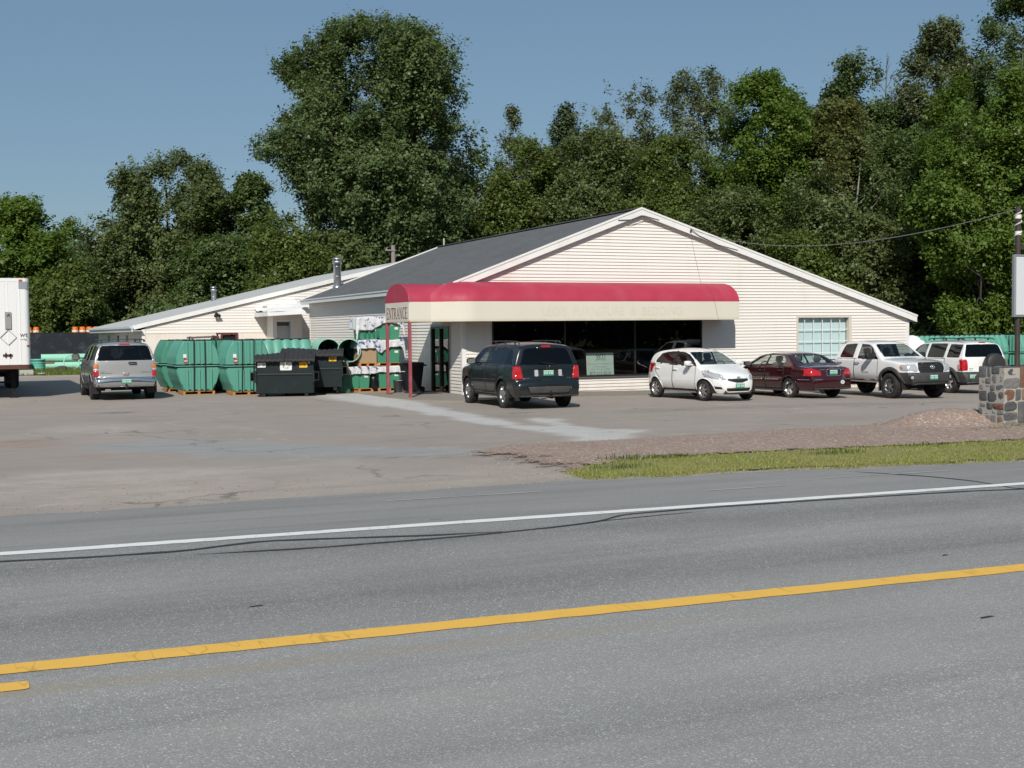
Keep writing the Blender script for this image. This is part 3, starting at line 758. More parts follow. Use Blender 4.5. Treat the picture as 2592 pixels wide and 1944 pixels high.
    # little entry room at the back corner with its own white roof
    siding((-1.34, 20.6, 0), (1,0,0), (0,-1,0), lambda z: (0, 1.36), -.2, 3.05, ((.14, .84, -.25, 2.62),)).build('wall', SIDING, b)['label'] = 'clapboard wall beside the recessed side door'
    m = MB(); m.box(-1.355, -1.335, 20.6, 22, -.2, 2.95); m.build('wall', SIDING, b)['label'] = 'left wall of the side entry'
    m = MB(); m.box(-1.27, -1.19, 20.555, 21.1, -.1, 2.72); m.box(-.51, -.43, 20.555, 21.1, -.1, 2.72); m.box(-1.19, -.51, 20.555, 21.1, 2.62, 2.72); m.build('door_surround', M_plain('grey_white_trim', (.66, .68, .69), .6, .05), b, .005)
    sd = MB().box(-1.19, -.51, 21.0, 21.05, -.1, 2.42).build('side_door', M_plain('grey_steel_door', (.52, .53, .55), .5, .05), b, .004)
    MB().box(-1.19, -.51, 20.99, 21.05, 2.43, 2.6).build('transom', M_plain('dark_transom', (.08, .075, .07), .4), sd)
    # sagging white membrane roof of the entry
    rows = []
    for i in range(22):
        x = -1.92 + 1.95*i/21
        rows.append([(x, 19.1 + 2.95*j/14, 3.02 + .11*(i/21) + .52*(j/14)**.8*(.35+.65*(i/21)) + .035*math.sin(x*7+j*.6)*(j/14) + .03*math.sin(x*3.1+j)) for j in range(15)])
    vr = MB().grid(rows).build('entry_roof', M_plain('white_membrane', (.74, .74, .73), .6, .04, 2), b)
    m = MB(); m.add([(-1.95, 19.06, 2.86), (.02, 19.06, 2.97), (.02, 19.06, 3.12), (-1.95, 19.06, 3.03), (-1.95, 19.1, 2.86), (.02, 19.1, 2.97), (.02, 19.1, 3.12), (-1.95, 19.1, 3.03)], [(0,1,2,3), (7,6,5,4), (0,4,5,1), (3,2,6,7), (0,3,7,4), (1,5,6,2)])
    m.add([(-1.95, 19.1, 2.88), (.02, 19.1, 2.98), (.02, 22, 3.0), (-1.95, 22, 2.9)], [(3,2,1,0)]); m.box(-1.95, -1.91, 19.1, 22, 2.86, 3.05)
    m.build('entry_fascia', TRIM, vr, .005)
    # low step / walk along the front with a yellow painted edge
    rw = []
    return b

def chimney(parent, x, y, zb, r, zt):
    st = M_plain('galvanised_flue', (.46, .48, .50), .35, .12, 4, .85)
    m = MB()
    m.lathe([(r*1.25, zb-.15), (r*1.25, zb+.02), (r*1.0, zb+.06)], (x, y, 0), n=24)
    m.lathe([(r, zb+.0), (r, zt-.3), (r*1.02, zt-.3), (r*1.3, zt-.25), (r*1.3, zt-.16), (r*1.02, zt-.15), (r*.5, zt-.15)], (x, y, 0), n=28)
    for k in range(4):
        a = math.pi/2*k+.4; m.box(x+r*.9*math.cos(a)-.01, x+r*.9*math.cos(a)+.01, y+r*.9*math.sin(a)-.01, y+r*.9*math.sin(a)+.01, zt-.16, zt-.06)
    m.lathe([(r*1.38, zt-.08), (r*1.38, zt-.05), (r*.9, zt), (0, zt+.02)], (x, y, 0), n=28)
    for q in (.35, .68): m.lathe([(r, zb+(zt-zb)*q), (r*1.03, zb+(zt-zb)*q+.012), (r, zb+(zt-zb)*q+.024)], (x, y, 0), n=28)
    return m.build('chimney', st, parent)

def build_wing():
    b = empty('warehouse_wing', (-7.1, 22, 0), 0, 'low cream warehouse wing with pale metal roof behind the green tanks', 'building')
    X0, Y0 = -7.1, 22.0
    zr = lambda x: 2.52 + .235*(x+7.35)
    out = lambda z: (0 if z <= zr(X0)-.2 else (z+.2-zr(X0))/.235, 16.0)
    mats = SIDING
    siding((0, 0, 0), (1,0,0), (0,-1,0), out, 2.16, 6.0, h=.13, lip=.022).build('wall', mats, b)['label'] = 'clapboard upper front wall'
    # lower vertical boarding
    m = MB(); u = 0
    while u < 12:
        m.box(u, u+.196, -.012, .0, -.15, 2.12); u += .2
    m.box(0, 12, -.008, .01, -.15, 2.12); m.box(-.0, 12, -.03, -.0, 2.12, 2.16)
    m.build('wall', M_plain('cream_boarding', (.72, .665, .595), .6, .05, 1.5, dirt=(.5, .42, .33), dirt_amt=.4), b)['label'] = 'lower front wall of narrow vertical boards'
    siding((0, 0, 0), (0,1,0), (-1,0,0), lambda z: (0, 20.4), -.25, 2.42, ((5.2, 6.2, .9, 2.1), (9.0, 10.4, .9, 2.1), (14, 14.9, -.2, 2.05)), h=.12, lip=.02).build('wall', SIDING, b)['label'] = 'left side wall under the eave'
    m = MB(); m.box(-.04, .12, -.04, -.012, -.2, 2.32); m.box(-.04, -.012, -.012, .1, -.2, 2.32); m.build('corner_board', TRIM, b, .004)
    for (a, c, z0, z1) in ((5.2, 6.2, .9, 2.1), (9.0, 10.4, .9, 2.1)):
        f = MB(); f.box(-.05, .04, a-.06, a+.05, z0-.05, z1+.06); f.box(-.05, .04, c-.05, c+.06, z0-.05, z1+.06); f.box(-.05, .04, a+.05, c-.05, z1-.04, z1+.06); f.box(-.05, .04, a+.05, c-.05, z0-.05, z0+.04)
        w = f.build('window', TRIM, b, .004); MB().add([(0, c, z0), (0, a, z0), (0, a, z1), (0, c, z1)], [(0,1,2,3)]).build('pane', M_glass('wing_glass', (.2, .22, .23), 1, .02), w)
    dd = MB().box(-.02, .03, 14, 14.9, -.1, 2.05).build('side_door', M_plain('brown_grey_door', (.22, .20, .18), .6), b, .004)
    MB().cyl((-.07, 14.1, .95), (-.02, 14.1, .95), .03).build('handle', ALU, dd)
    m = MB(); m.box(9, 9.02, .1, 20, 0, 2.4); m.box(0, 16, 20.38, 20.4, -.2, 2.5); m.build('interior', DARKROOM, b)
    # roof
    m = MB(); roof_slab(m, -.45, 2.52-.235*.2, 13.6, zr(6.5), -.1, 20.6, .07); roof_slab(m, 13.6, zr(6.5), 24, zr(6.5)-2.2, -.1, 20.6, .07)
    # standing ribs
    for i in range(27):
        y = -.06 + i*.78; m.bar((-.44, y, 2.52-.235*.2+.02), (13.6, y, zr(6.5)+.02), .05, .04)
    r = m.build('roof', M_metalroof(), b)
    m = MB(); rake(m, -.47, 2.52-.235*.2+.02, 13.6, zr(6.5)+.02, -.135, -.1, .2); m.build('rake_board', TRIM, r, .004); m = MB(); rake(m, -.47, 2.52-.235*.2+.02, 13.6, zr(6.5)+.02, 20.6, 20.63, .2); m.build('rake_board', TRIM, r, .004)
    m = MB(); m.box(-.52, -.46, -.3, 20.6, 2.2, 2.46); m.box(-.46, -.03, -.3, 20.6, 2.24, 2.27); m.box(-.58, -.52, -.3, 20.6, 2.36, 2.47); m.build('fascia', FASCIA, r, .01)
    chimney(r, 6.3, 16.5, 3.98, .15, 4.95)
    # dark opening in the lower wall
    f = MB(); f.box(3.62, 3.70, -.05, .05, .9, 2.02); f.box(4.3, 4.38, -.05, .05, .9, 2.02); f.box(3.62, 4.38, -.05, .05, 2.02, 2.1)
    w = f.build('window', M_plain('maroon_frame', (.13, .05, .045), .6), b, .004); MB().box(3.7, 4.3, -.02, -.016, .9, 2.02).build('pane', M_plain('black_pane', (.015, .012, .012), .15), w)
    # entry-side lamp and meter box
    l = empty('flood_lamp', (-3.72, 21.95, 2.96), 0, 'small dark floodlight fixed on the cream wing wall', 'wall lamp')
    m = MB(); m.cyl((0, .03, .06), (0, -.02, .06), .07); m.bar((0, -.01, .06), (0, -.12, .05), .03, .03); m.build('bracket', ALU, l)
    for sx in (-.1, .1):
        m = MB(); m.lathe([(.03, 0), (.07, .05), (.085, .15), (.075, .155), (0, .14)], (sx*.6, -.10, .03), (sx*1.2, -.8, -.45), 14); m.build('lamp_head', ALU, l)
    l = empty('meter_box', (-1.52, 21.95, 3.3), 0, 'small white utility box fixed high on the cream wing wall', 'utility box')
    m = MB(); m.box(-.13, .13, -.1, 0, -.16, .2); m.build('box', TRIM, l, .015); m = MB(); m.cyl((0.03, -.1, .02), (.03, -.17, .02), .07); m.build('meter', M_plain('meter_glass', (.25, .25, .25), .2), l)
    for o in kids(b): o.location = o.location
    return b

# ------------------------------------------------------------------ awning and entrance canopy
RED = None
def build_awning():
    t = NT('red_awning_fabric'); v = t.pos()
    c = t.mix(t.noise(v, 1.2, 5, .6), (.33, .026, .058), (.43, .045, .082))
    c = t.mix(t.math('MULTIPLY', t.ramp(t.noise(v, .9, 6, .7, (1, 1, .5)), [(.5, 0), (.8, 1)]), .35), c, (.48, .15, .19))
    t.princ(c, .55, 0, .35, t.noise(v, 3, 3), .15, .03); red = t.m
    t = NT('cream_awning_valance'); v = t.pos(); z = t.xyz(v)[2]
    c = t.mix(t.noise(v, .9, 5, .6), (.60, .565, .475), (.68, .645, .56))
    c = t.mix(t.math('MULTIPLY', t.ramp(t.math('SUBTRACT', z, 2.38), [(0, .8), (.10, 0)]), t.noise(v, 3, 4)), c, (.42, .33, .18))
    t.princ(c, .6, 0, .3, t.noise(v, 2.2, 3, .5, (1, 1, .4)), .15, .03); cream = t.m
    under = M_plain('awning_frame', (.20, .17, .15), .7)
    b = empty('shop_awning', (0, -.6, 2.38), 0, 'long red barrel awning with a cream valance across the shop front', 'awning')
    inv = Matrix.Translation((0, .6, -2.38))
    zb, zm, zt = 2.38, 3.0, 3.66
    # plan: outer edge and the wall point it springs from
    plan = []
    for k in range(13):
        a = R(90*k/12); plan.append(((-1.28+1.28*math.sin(a)*.999, -.42-.73*(1-math.cos(a))), (-.028, -.035)))
    plan = [((-1.28 + 1.28*(k/12)**1.0*1.0, -1.15 + .73*(1-math.sin(R(90*k/12)))), (-.03, -.035)) for k in range(13)]
    x = 0.
    while x < 9.79: x = min(9.8, x+.15); plan.append(((x, -1.15), (x, -.035)))
    sag = lambda i, ph: 1 - .034*abs(math.sin(math.pi*(max(0, plan[i][0][0])/.9 if plan[i][0][0] > 0 else i/3)))*math.sin(ph)
    rows = []
    for i, (o, w) in enumerate(plan):
        rr = []
        for k in range(15):
            p = math.pi/2*k/14; s_ = math.sin(p)*sag(i, 2*p)
            rr.append((w[0]+(o[0]-w[0])*s_, w[1]+(o[1]-w[1])*s_, zm + (zt-zm)*math.cos(p)*sag(i, 2*p)))
        rows.append(rr)
    m = MB(); m.grid(rows)
    end = rows[-1]; n = len(end); m.add(end + [(9.8, -.035, zm)], [(n,)+(k, k+1) for k in range(n-1)])
    m.build('canopy', red, b)
    m = MB(); m.grid([[(o[0], o[1], zm), (o[0], o[1], zb)] for o, w in plan], smooth=False); m.add([(9.8, -1.15, zm), (9.8, -1.15, zb), (9.8, -.035, zb), (9.8, -.035, zm)], [(0,1,2,3)])
    va = m.build('valance', cream, b)
    m = MB()
    for i, (o, w) in enumerate(plan):
        if i in (0, 3, 6, 9) or (i >= 12 and i % 6 == 0): m.tube([Vector(q)+Vector((0, .012, -.02)) for q in rows[i][::2]] , .014, 6)
    m.tube([(o[0]*.99, o[1]+.02, zb+.02) for o, w in plan], .016, 6); m.tube([(o[0]*.99, o[1]+.02, zm-.01) for o, w in plan], .014, 6)
    m.build('frame', under, b)
    m = MB(); put_text(m, "LEO'S  FURNITURE  &  BEDDING", .30, (4.9, -1.1535, 2.69), (1,0,0), (0,0,1), 5.2)
    m.build('lettering', M_plain('faded_lettering', (.60, .565, .475), .6, .06), va)
    for o in kids(b): o.matrix_parent_inverse = Matrix.Translation((0, .6, -2.38))
    # entrance barrel canopy
    c = empty('entrance_canopy', (-1, .7, 0), 0, 'red barrel canopy lettered ENTRANCE standing on two red posts by the door', 'canopy')
    y0, y1, xe = -.46, 1.86, -1.97; yc = (y0+y1)/2; hw = (y1-y0)/2; zt = 3.60
    arc = [(yc - hw*math.cos(math.pi*k/24), zm + (zt-zm)*math.sin(math.pi*k/24)) for k in range(25)]
    xs = [xe, -1.6, -1.2, -.8, -.4, -.03]
    m = MB(); m.grid([[(x, y, z) for y, z in arc] for x in xs]); m.build('canopy', red, c)
    m = MB(); m.add([(xe, y, z) for y, z in arc], [tuple(range(24, -1, -1))]); m.build('end_panel', red, c)
    m = MB(); m.grid([[(x, y0, zm), (x, y0, zb)] for x in xs], smooth=False); m.grid([[(x, y1, zm), (x, y1, zb)] for x in xs], smooth=False)
    m.add([(xe, y0, zb), (xe, y1, zb), (xe, y1, zm), (xe, y0, zm)], [(0,3,2,1)]); va = m.build('valance', cream, c)
    m = MB(); serif_word(m, 'ENTRANCE', (xe-.006, yc, 2.66), (0,-1,0), (0,0,1), 2.06, .36); m.build('lettering', M_plain('maroon_lettering', (.17, .035, .055), .6), va)
    m = MB()
    for x in (xe+.02, -1.2, -.5): m.tube([(x, y, z-.02) for y, z in arc], .014, 6)
    for y in (y0+.02, y1-.02): m.tube([(xe+.02, y, zb+.02), (-.05, y, zb+.02)], .016, 6)
    m.tube([(xe+.02, y0, zb+.02), (xe+.02, y1, zb+.02)], .016, 6); m.build('frame', under, c)
    post = M_plain('red_post_paint', (.30, .065, .085), .5, .15, 5, dirt=(.32, .2, .19), dirt_amt=.4)
    for (x, y) in ((-1.93, y0+.05), (-1.93, y1-.05)):
        m = MB(); m.box(x-.045, x+.045, y-.045, y+.045, 0, zb+.02); m.box(x-.08, x+.08, y-.08, y+.08, 0, .02); m.build('post', post, c, .006)
    for o in kids(c): o.matrix_parent_inverse = Matrix.Translation((1, -.7, 0))

GLYPH = {  # strokes: x0,y0,x1,y1,weight on a unit box; serifs added as short flats
 'E': (.8, [(.2,0,.2,1,.16), (.05,.03,.75,.03,.06), (.05,.97,.72,.97,.06), (.2,.52,.55,.52,.06), (.75,0,.75,.25,.06), (.72,.78,.72,1,.06), (.55,.42,.55,.62,.05)]),
 'N': (1.0, [(.18,0,.18,1,.07), (.2,.98,.8,.02,.15), (.82,0,.82,1,.07), (.05,.03,.32,.03,.05), (.02,.97,.25,.97,.05), (.68,.97,.95,.97,.05)]),
 'T': (.85, [(.42,0,.42,1,.16), (.05,.97,.8,.97,.06), (.07,.72,.07,1,.05), (.78,.72,.78,1,.05), (.25,.03,.6,.03,.05)]),
 'R': (.95, [(.2,0,.2,1,.16), (.05,.97,.5,.97,.06), (.5,.97,.66,.85,.10), (.66,.87,.66,.62,.13), (.66,.65,.5,.52,.10), (.2,.51,.52,.51,.06), (.45,.5,.8,.03,.15), (.05,.03,.36,.03,.05), (.7,.03,.93,.03,.05)]),
 'A': (1.0, [(.15,0,.5,1,.07), (.5,1,.82,0,.15), (.28,.36,.68,.36,.06), (.0,.03,.3,.03,.05), (.66,.03,.98,.03,.05)]),
 'C': (.9, [(.75,.75,.75,1,.05), (.75,.86,.55,.98,.07), (.58,.98,.38,.97,.07), (.4,.97,.2,.75,.13), (.2,.78,.2,.22,.16), (.2,.25,.4,.03,.13), (.38,.03,.6,.03,.07), (.57,.03,.8,.22,.07)]),
}
def serif_word(mb, word, o, ex, ey, width, height):
    o = Vector(o); ex = Vector(ex); ey = Vector(ey); tot = sum(GLYPH[c][0] for c in word); kx = width/tot; x = -width/2
    for c in word:
        w, st = GLYPH[c]
        for (x0, y0, x1, y1, t) in st:
            dx, dy = x1-x0, y1-y0; L = math.hypot(dx, dy); nx, ny = -dy/L*t/2, dx/L*t/2
            P = [(x0+nx, y0+ny), (x0-nx, y0-ny), (x1-nx, y1-ny), (x1+nx, y1+ny)]
            mb.add([o + ex*(x + p[0]*kx) + ey*((p[1]-.5)*height) for p in P], [(0,1,2,3)])
        x += w*kx

def build_walk():
    # low paved apron with a yellow painted edge along the front and round the entrance corner
    edge = [(-2.45, 3.3), (-2.45, .2), (-2.2, -1.6), (-1.5, -2.9), (-.4, -3.05), (10.2, -3.05)]
    rows = []
    P = []
    for a, b in zip(edge, edge[1:]):
        n_ = max(1, int(math.hypot(b[0]-a[0], b[1]-a[1])/.25)); P += [(a[0]+(b[0]-a[0])*i/n_, a[1]+(b[1]-a[1])*i/n_) for i in range(n_)]
    P.append(edge[-1]); P = np.array(P)
    for _ in range(4): P[1:-1] = (P[:-2]+2*P[1:-1]+P[2:])/4
    rows = []
    for p in P:
        q = (min(-.0, max(p[0], -.0)) if p[1] > 0 else max(0., p[0]), max(p[1], 0) if p[0] < 0 else 0.)
        if p[0] < 0 and p[1] > 0: q = (0, p[1])
        if p[0] < 0 and p[1] <= 0: q = (0, 0)
        z = ground_h(p[0], p[1])
        rows.append([(q[0], q[1], z+.035), (p[0]*.5+q[0]*.5, p[1]*.5+q[1]*.5, z+.03), (p[0], p[1], z+.022), (p[0]+(p[0]-q[0])*.008, p[1]+(p[1]-q[1])*.008, z-.01)])
    o = MB().grid(rows, smooth=False).build('walkway', CONC); o['kind'] = 'structure'
    yl = M_plain('worn_yellow_edge', (.52, .36, .10), .7, .2, 3, dirt=(.25, .22, .18), dirt_amt=1.0)
    rw = []
    for p in P:
        d = Vector((p[0]-max(0, p[0]) if p[0] < 0 else 0, p[1]-max(0, p[1]) if p[1] < 0 else 0, 0)); d.normalize()
        z = ground_h(p[0], p[1])
        rw.append([(p[0]-d.x*.09, p[1]-d.y*.09, z+.0285), (p[0]-d.x*.005, p[1]-d.y*.005, z+.0275)])
    o = MB().grid(rw, smooth=False).build('edge_marking', yl); o['kind'] = 'structure'
    # welcome mat
    m = MB(); m.box(-1.15, -.25, 1.2, 2.5, .036, .05); tag(m.build('door_mat', M_plain('black_rubber', (.025, .025, .025), .9), None, .005), 'black mat lying in front of the glass entrance door', 'mat')

def build_window_sign():
    s = empty('window_sign', (5.06, .12, .52), 0, 'pale green board lettered WTI leaning behind the dark shop window', 'sign')
    s.rotation_euler = (R(-4), 0, 0)
    m = MB(); m.box(-.52, .52, 0, .012, 0, .78); m.build('board', M_plain('pale_green_board', (.50, .62, .57), .6, .04), s, .004)
    dk = M_plain('dark_green_ink', (.03, .07, .05), .6); gy = M_plain('grey_green_ink', (.20, .27, .25), .6)
    m = MB(); put_text(m, 'WTI', .14, (.02, -.003, .665), (1,0,0), (0,0,1), .36); put_text(m, '877-213-3210', .11, (0, -.003, .085), (1,0,0), (0,0,1), .80); m.build('lettering', dk, s)
    m = MB(); put_text(m, 'Wastewater Technologies, Inc', .05, (0, -.003, .40), (1,0,0), (0,0,1), .92); put_text(m, '10 Hewitt Road', .045, (0, -.003, .31), (1,0,0), (0,0,1), .5); put_text(m, 'Milton, Vermont 05468', .045, (0, -.003, .22), (1,0,0), (0,0,1), .72); m.build('small_print', gy, s)
    m = MB()
    for k in range(3):
        m.grid([[(-.2+.03*k+.4*i/16, -.003, .50+.03*k+.035*math.sin(math.pi*(i/16)**.8)), (-.2+.03*k+.4*i/16, -.003, .512+.03*k+.035*math.sin(math.pi*(i/16)**.8))] for i in range(17)], smooth=False)
    m.build('emblem', gy, s)
# ================================================================== vehicles
def in_poly(px, py, poly):
    inside = np.zeros(px.shape, bool); n = len(poly)
    for i in range(n):
        x0, y0 = poly[i]; x1, y1 = poly[(i+1) % n]
        if y0 == y1: continue
        c = ((y0 > py) != (y1 > py)) & (px < (x1-x0)*(py-y0)/(y1-y0)+x0)
        inside ^= c
    return inside
def chaikin(P, it=2, closed=False):
    P = [tuple(p) for p in P]
    for _ in range(it):
        Q = [] if closed else [P[0]]
        for a, b in zip(P, P[1:] + (P[:1] if closed else [])):
            Q.append((.75*a[0]+.25*b[0], .75*a[1]+.25*b[1])); Q.append((.25*a[0]+.75*b[0], .25*a[1]+.75*b[1]))
        if not closed: Q.append(P[-1])
        P = Q
    return P
def resample(P, ds):
    P = np.array(P, float); d = np.hypot(*np.diff(P, axis=0).T); s = np.concatenate([[0], np.cumsum(d)])
    n = max(2, int(s[-1]/ds)+1); t = np.linspace(0, s[-1], n)
    return np.stack([np.interp(t, s, P[:, 0]), np.interp(t, s, P[:, 1])], 1)
def circ(cx, cz, r, n=28): return [(cx+r*math.cos(2*math.pi*i/n), cz+r*math.sin(2*math.pi*i/n)) for i in range(n)]
def rrect(x0, x1, y0, y1, r, n=4):
    P = []
    for (cx, cy, a) in ((x1-r, y1-r, 0), (x0+r, y1-r, 90), (x0+r, y0+r, 180), (x1-r, y0+r, 270)):
        for k in range(n+1): P.append((cx+r*math.cos(R(a+90*k/n)), cy+r*math.sin(R(a+90*k/n))))
    return P
def mirror(poly): return [(-a, b) for a, b in poly][::-1]

def superell(mb, c, r, e=.5, mat=0, n=12, M=None, taper=0):
    f = lambda w, m: math.copysign(abs(w)**m, w)
    vs = []
    for i in range(n+1):
        a = -math.pi/2+math.pi*i/n
        for j in range(2*n):
            b = math.pi*j/n
            p = Vector((f(math.cos(a), e)*f(math.cos(b), e)*r[0], f(math.cos(a), e)*f(math.sin(b), e)*r[1], f(math.sin(a), e)*r[2]))
            k = 1 + taper*p.z/r[2]; p.x *= k; p.y *= k
            if M is not None: p = M @ p
            vs.append(Vector(c)+p)
    m = 2*n
    mb.add(vs, [(i*m+j, i*m+(j+1) % m, (i+1)*m+(j+1) % m, (i+1)*m+j) for i in range(n) for j in range(m)], mat, True)

class Body:
    def __init__(s, sp):
        s.sp = sp
        out = resample(chaikin(sp['outline'], 2), .030)
        zw = sp.get('zw', .68); tum = sp['tum']; crown = sp.get('crown', .045); rc = sp.get('rc', .07); kb = sp.get('kb', .965)
        rows = []
        for (x, zt) in out:
            hw = lerp_tab(sp['hw'], x); zb = lerp_tab(sp['zb'], x); zbelt = lerp_tab(sp['belt'], x)
            zt = max(zt, zb+.012)
            def ys(z):
                if z >= zbelt: return max(.1, hw*kb - tum*(z-zbelt) - sp.get('tum2', .12)*max(0, z-zbelt)**2)
                if z >= zw: t = (z-zw)/max(.02, zbelt-zw); return hw*(1-(1-kb)*t**2)
                t = (zw-z)/max(.05, zw-sp['zb'][0][1]); return hw - sp.get('tuck', .06)*t**2.2
            H = zt-zb; c = min(crown, .25*H); r = min(rc, .3*H)
            ze = zt-c-r; ysd = ys(ze); half = []
            for k in range(4): half.append((ys(zb)*(k/4), zb))
            for k in range(34): z = zb + (ze-zb)*k/33; half.append((ys(z), z))
            for k in range(1, 6):
                a = math.pi/2*k/6; half.append((ysd - r*1.25*(1-math.cos(a)), ze + r*math.sin(a)))
            yt = ysd - r*1.25
            for k in range(23): q = 1-k/22; half.append((yt*q, zt - c*q**2.2))
            L = half; Rr = [(-y, z) for y, z in half[-2::-1]]
            rows.append([(x, y, z) for y, z in L + Rr])
        V = np.array(rows); X = V[..., 0]; Y = V[..., 1]
        x1, x0 = out[:, 0].max(), out[:, 0].min()
        hwm = max(h for _, h in sp['hw'])
        V[..., 0] = X - sp['bowf']*np.abs(Y/hwm)**2.2*np.clip(1-(x1-X)/1.1, 0, 1)**1.3 + sp['bowr']*np.abs(Y/hwm)**2.2*np.clip(1-(X-x0)/.9, 0, 1)**1.3
        ni, nj = V.shape[:2]; s.V = V.reshape(-1, 3)
        i, j = np.meshgrid(np.arange(ni-1), np.arange(nj-1), indexing='ij'); a = (i*nj+j).ravel()
        s.F = np.stack([a, a+nj, a+nj+1, a+1], -1); s.alive = np.ones(len(s.F), bool)
        s.calc()
        s.bvh = BVHTree.FromPolygons([Vector(p) for p in s.V], [tuple(map(int, f)) for f in s.F])
        s.V0 = s.V.copy()
    def calc(s):
        P = s.V[s.F]; s.N = np.cross(P[:, 2]-P[:, 0], P[:, 3]-P[:, 1]); l = np.linalg.norm(s.N, axis=1); s.N /= np.maximum(l, 1e-9)[:, None]
        s.C = P.mean(1); s.VN = np.zeros_like(s.V)
        for k in range(4): np.add.at(s.VN, s.F[:, k], s.N)
        s.VN /= np.maximum(np.linalg.norm(s.VN, axis=1), 1e-9)[:, None]
    AX = {'L': (0, 2), 'R': (0, 2), 'F': (1, 2), 'B': (1, 2), 'T': (0, 1)}
    def mask(s, view, poly, lim=None, nmin=None):
        a, b = s.AX[view]; C = s.C; N = s.N
        t = nmin if nmin is not None else {'L': .3, 'R': .3, 'F': .12, 'B': .12, 'T': .5}[view]
        m = s.alive & in_poly(C[:, a], C[:, b], poly)
        m &= {'L': N[:, 1] > t, 'R': N[:, 1] < -t, 'F': N[:, 0] > t, 'B': N[:, 0] < -t, 'T': N[:, 2] > t}[view]
        if lim: m &= (C[:, 0] > lim[0]) & (C[:, 0] < lim[1])
        return m
    def snap(s, m, view, poly, tol=.05):
        ins = np.zeros(len(s.V), bool); ins[s.F[m].ravel()] = True
        outs = np.zeros(len(s.V), bool); outs[s.F[~m].ravel()] = True
        idx = np.nonzero(ins & outs)[0]
        if not len(idx): return
        a, b = s.AX[view]; p = s.V[idx][:, [a, b]]; best = np.full(len(idx), 1e9); q = p.copy()
        n = len(poly)
        for i in range(n):
            A = np.array(poly[i]); B = np.array(poly[(i+1) % n]); d = B-A; t = np.clip(((p-A)@d)/(d@d+1e-12), 0, 1)
            c = A+t[:, None]*d; dd = np.linalg.norm(p-c, axis=1); k = dd < best; best[k] = dd[k]; q[k] = c[k]
        k = best < tol
        s.V[idx[k], a] = q[k, 0]; s.V[idx[k], b] = q[k, 1]
    def cut(s, sels, snap=True):
        tot = np.zeros(len(s.F), bool)
        for sel in sels:
            view, poly = sel[0], sel[1]; lim = sel[2] if len(sel) > 2 else None; nm = sel[3] if len(sel) > 3 else None
            m = s.mask(view, poly, lim, nm)
            if snap: s.snap(m, view, poly)
            tot |= m
        return tot
    def piece(s, name, sels, mat, parent, off=0., thick=0., remove=True, pull=0.):
        m = s.cut(sels)
        if not m.any(): return None
        o = s.mesh(name, m, mat, parent, off)
        if remove: s.alive &= ~m
        if thick:
            md = o.modifiers.new('depth', 'SOLIDIFY'); md.thickness = thick; md.offset = -1
        return o
    def mesh(s, name, m, mats, parent, off=0.):
        F = s.F[m]; u, inv = np.unique(F, return_inverse=True); V = s.V[u] + s.VN[u]*off
        return np_mesh(name, V, inv.reshape(-1, 4), mats, parent, smooth=True)
    def hit(s, view, a, b):
        o, d = {'L': ((a, 3, b), (0, -1, 0)), 'R': ((a, -3, b), (0, 1, 0)), 'F': ((6, a, b), (-1, 0, 0)), 'B': ((-6, a, b), (1, 0, 0)), 'T': ((a, b, 4), (0, 0, -1))}[view]
        return s.bvh.ray_cast(Vector(o), Vector(d))
    def line(s, view, pts, r, mat, name, parent, closed=False, off=.0, n=6):
        P = resample(pts + ([pts[0]] if closed else []), .035); Q = []
        for a, b in P:
            h = s.hit(view, float(a), float(b))
            if h[0] is not None: Q.append(h[0] + h[1]*off)
        if len(Q) < 3: return None
        if closed: Q = Q[:-1]
        m = MB(); m.tube(Q, r, n, closed=closed); return m.build(name, mat, parent)
    def place(s, view, a, b):
        h = s.hit(view, a, b); N = h[1].normalized()
        up = Vector((0, 0, 1)); ex = up.cross(N).normalized(); ey = N.cross(ex)
        return h[0], ex, ey, N

CHROME = M_plain('chrome', (.75, .75, .76), .12, .03, 3, 1.0)
BLACKP = M_plain('black_plastic', (.018, .018, .019), .5, .15, 6)
GREYP = M_plain('grey_cladding', (.040, .041, .043), .6, .15, 6, dirt=(.10, .095, .085), dirt_amt=.5)
RUBBER = M_plain('tyre_rubber', (.020, .020, .020), .85, .2, 8, dirt=(.075, .07, .062), dirt_amt=.7)
ALLOY = M_plain('alloy_rim', (.50, .50, .50), .3, .06, 4, .9)
UNDER = M_plain('underbody', (.012, .012, .012), .9, .3, 5)
CLOTH = M_plain('seat_cloth', (.12, .115, .11), .9, .15, 9)
CLOTHD = M_plain('dark_seat_cloth', (.04, .04, .042), .9, .15, 9)
GL_CLEAR = M_glass('clear_car_glass', (.74, .80, .78), 1.0, .01)
GL_MID = M_glass('tinted_car_glass', (.40, .44, .44), 1.0, .01)
GL_DARK = M_glass('privacy_car_glass', (.05, .055, .06), 1.1, .01)
REDL = M_paint('red_lens', (.42, .008, .012), .12); AMBL = M_paint('amber_lens', (.60, .16, .01), .12); CLRL = M_paint('clear_lens', (.62, .63, .64), .06, metal=.45)
PLATE_G = M_plain('green_plate', (.035, .22, .15), .4, .05); PLATE_W = M_plain('plate_white', (.55, .66, .60), .4, .05)

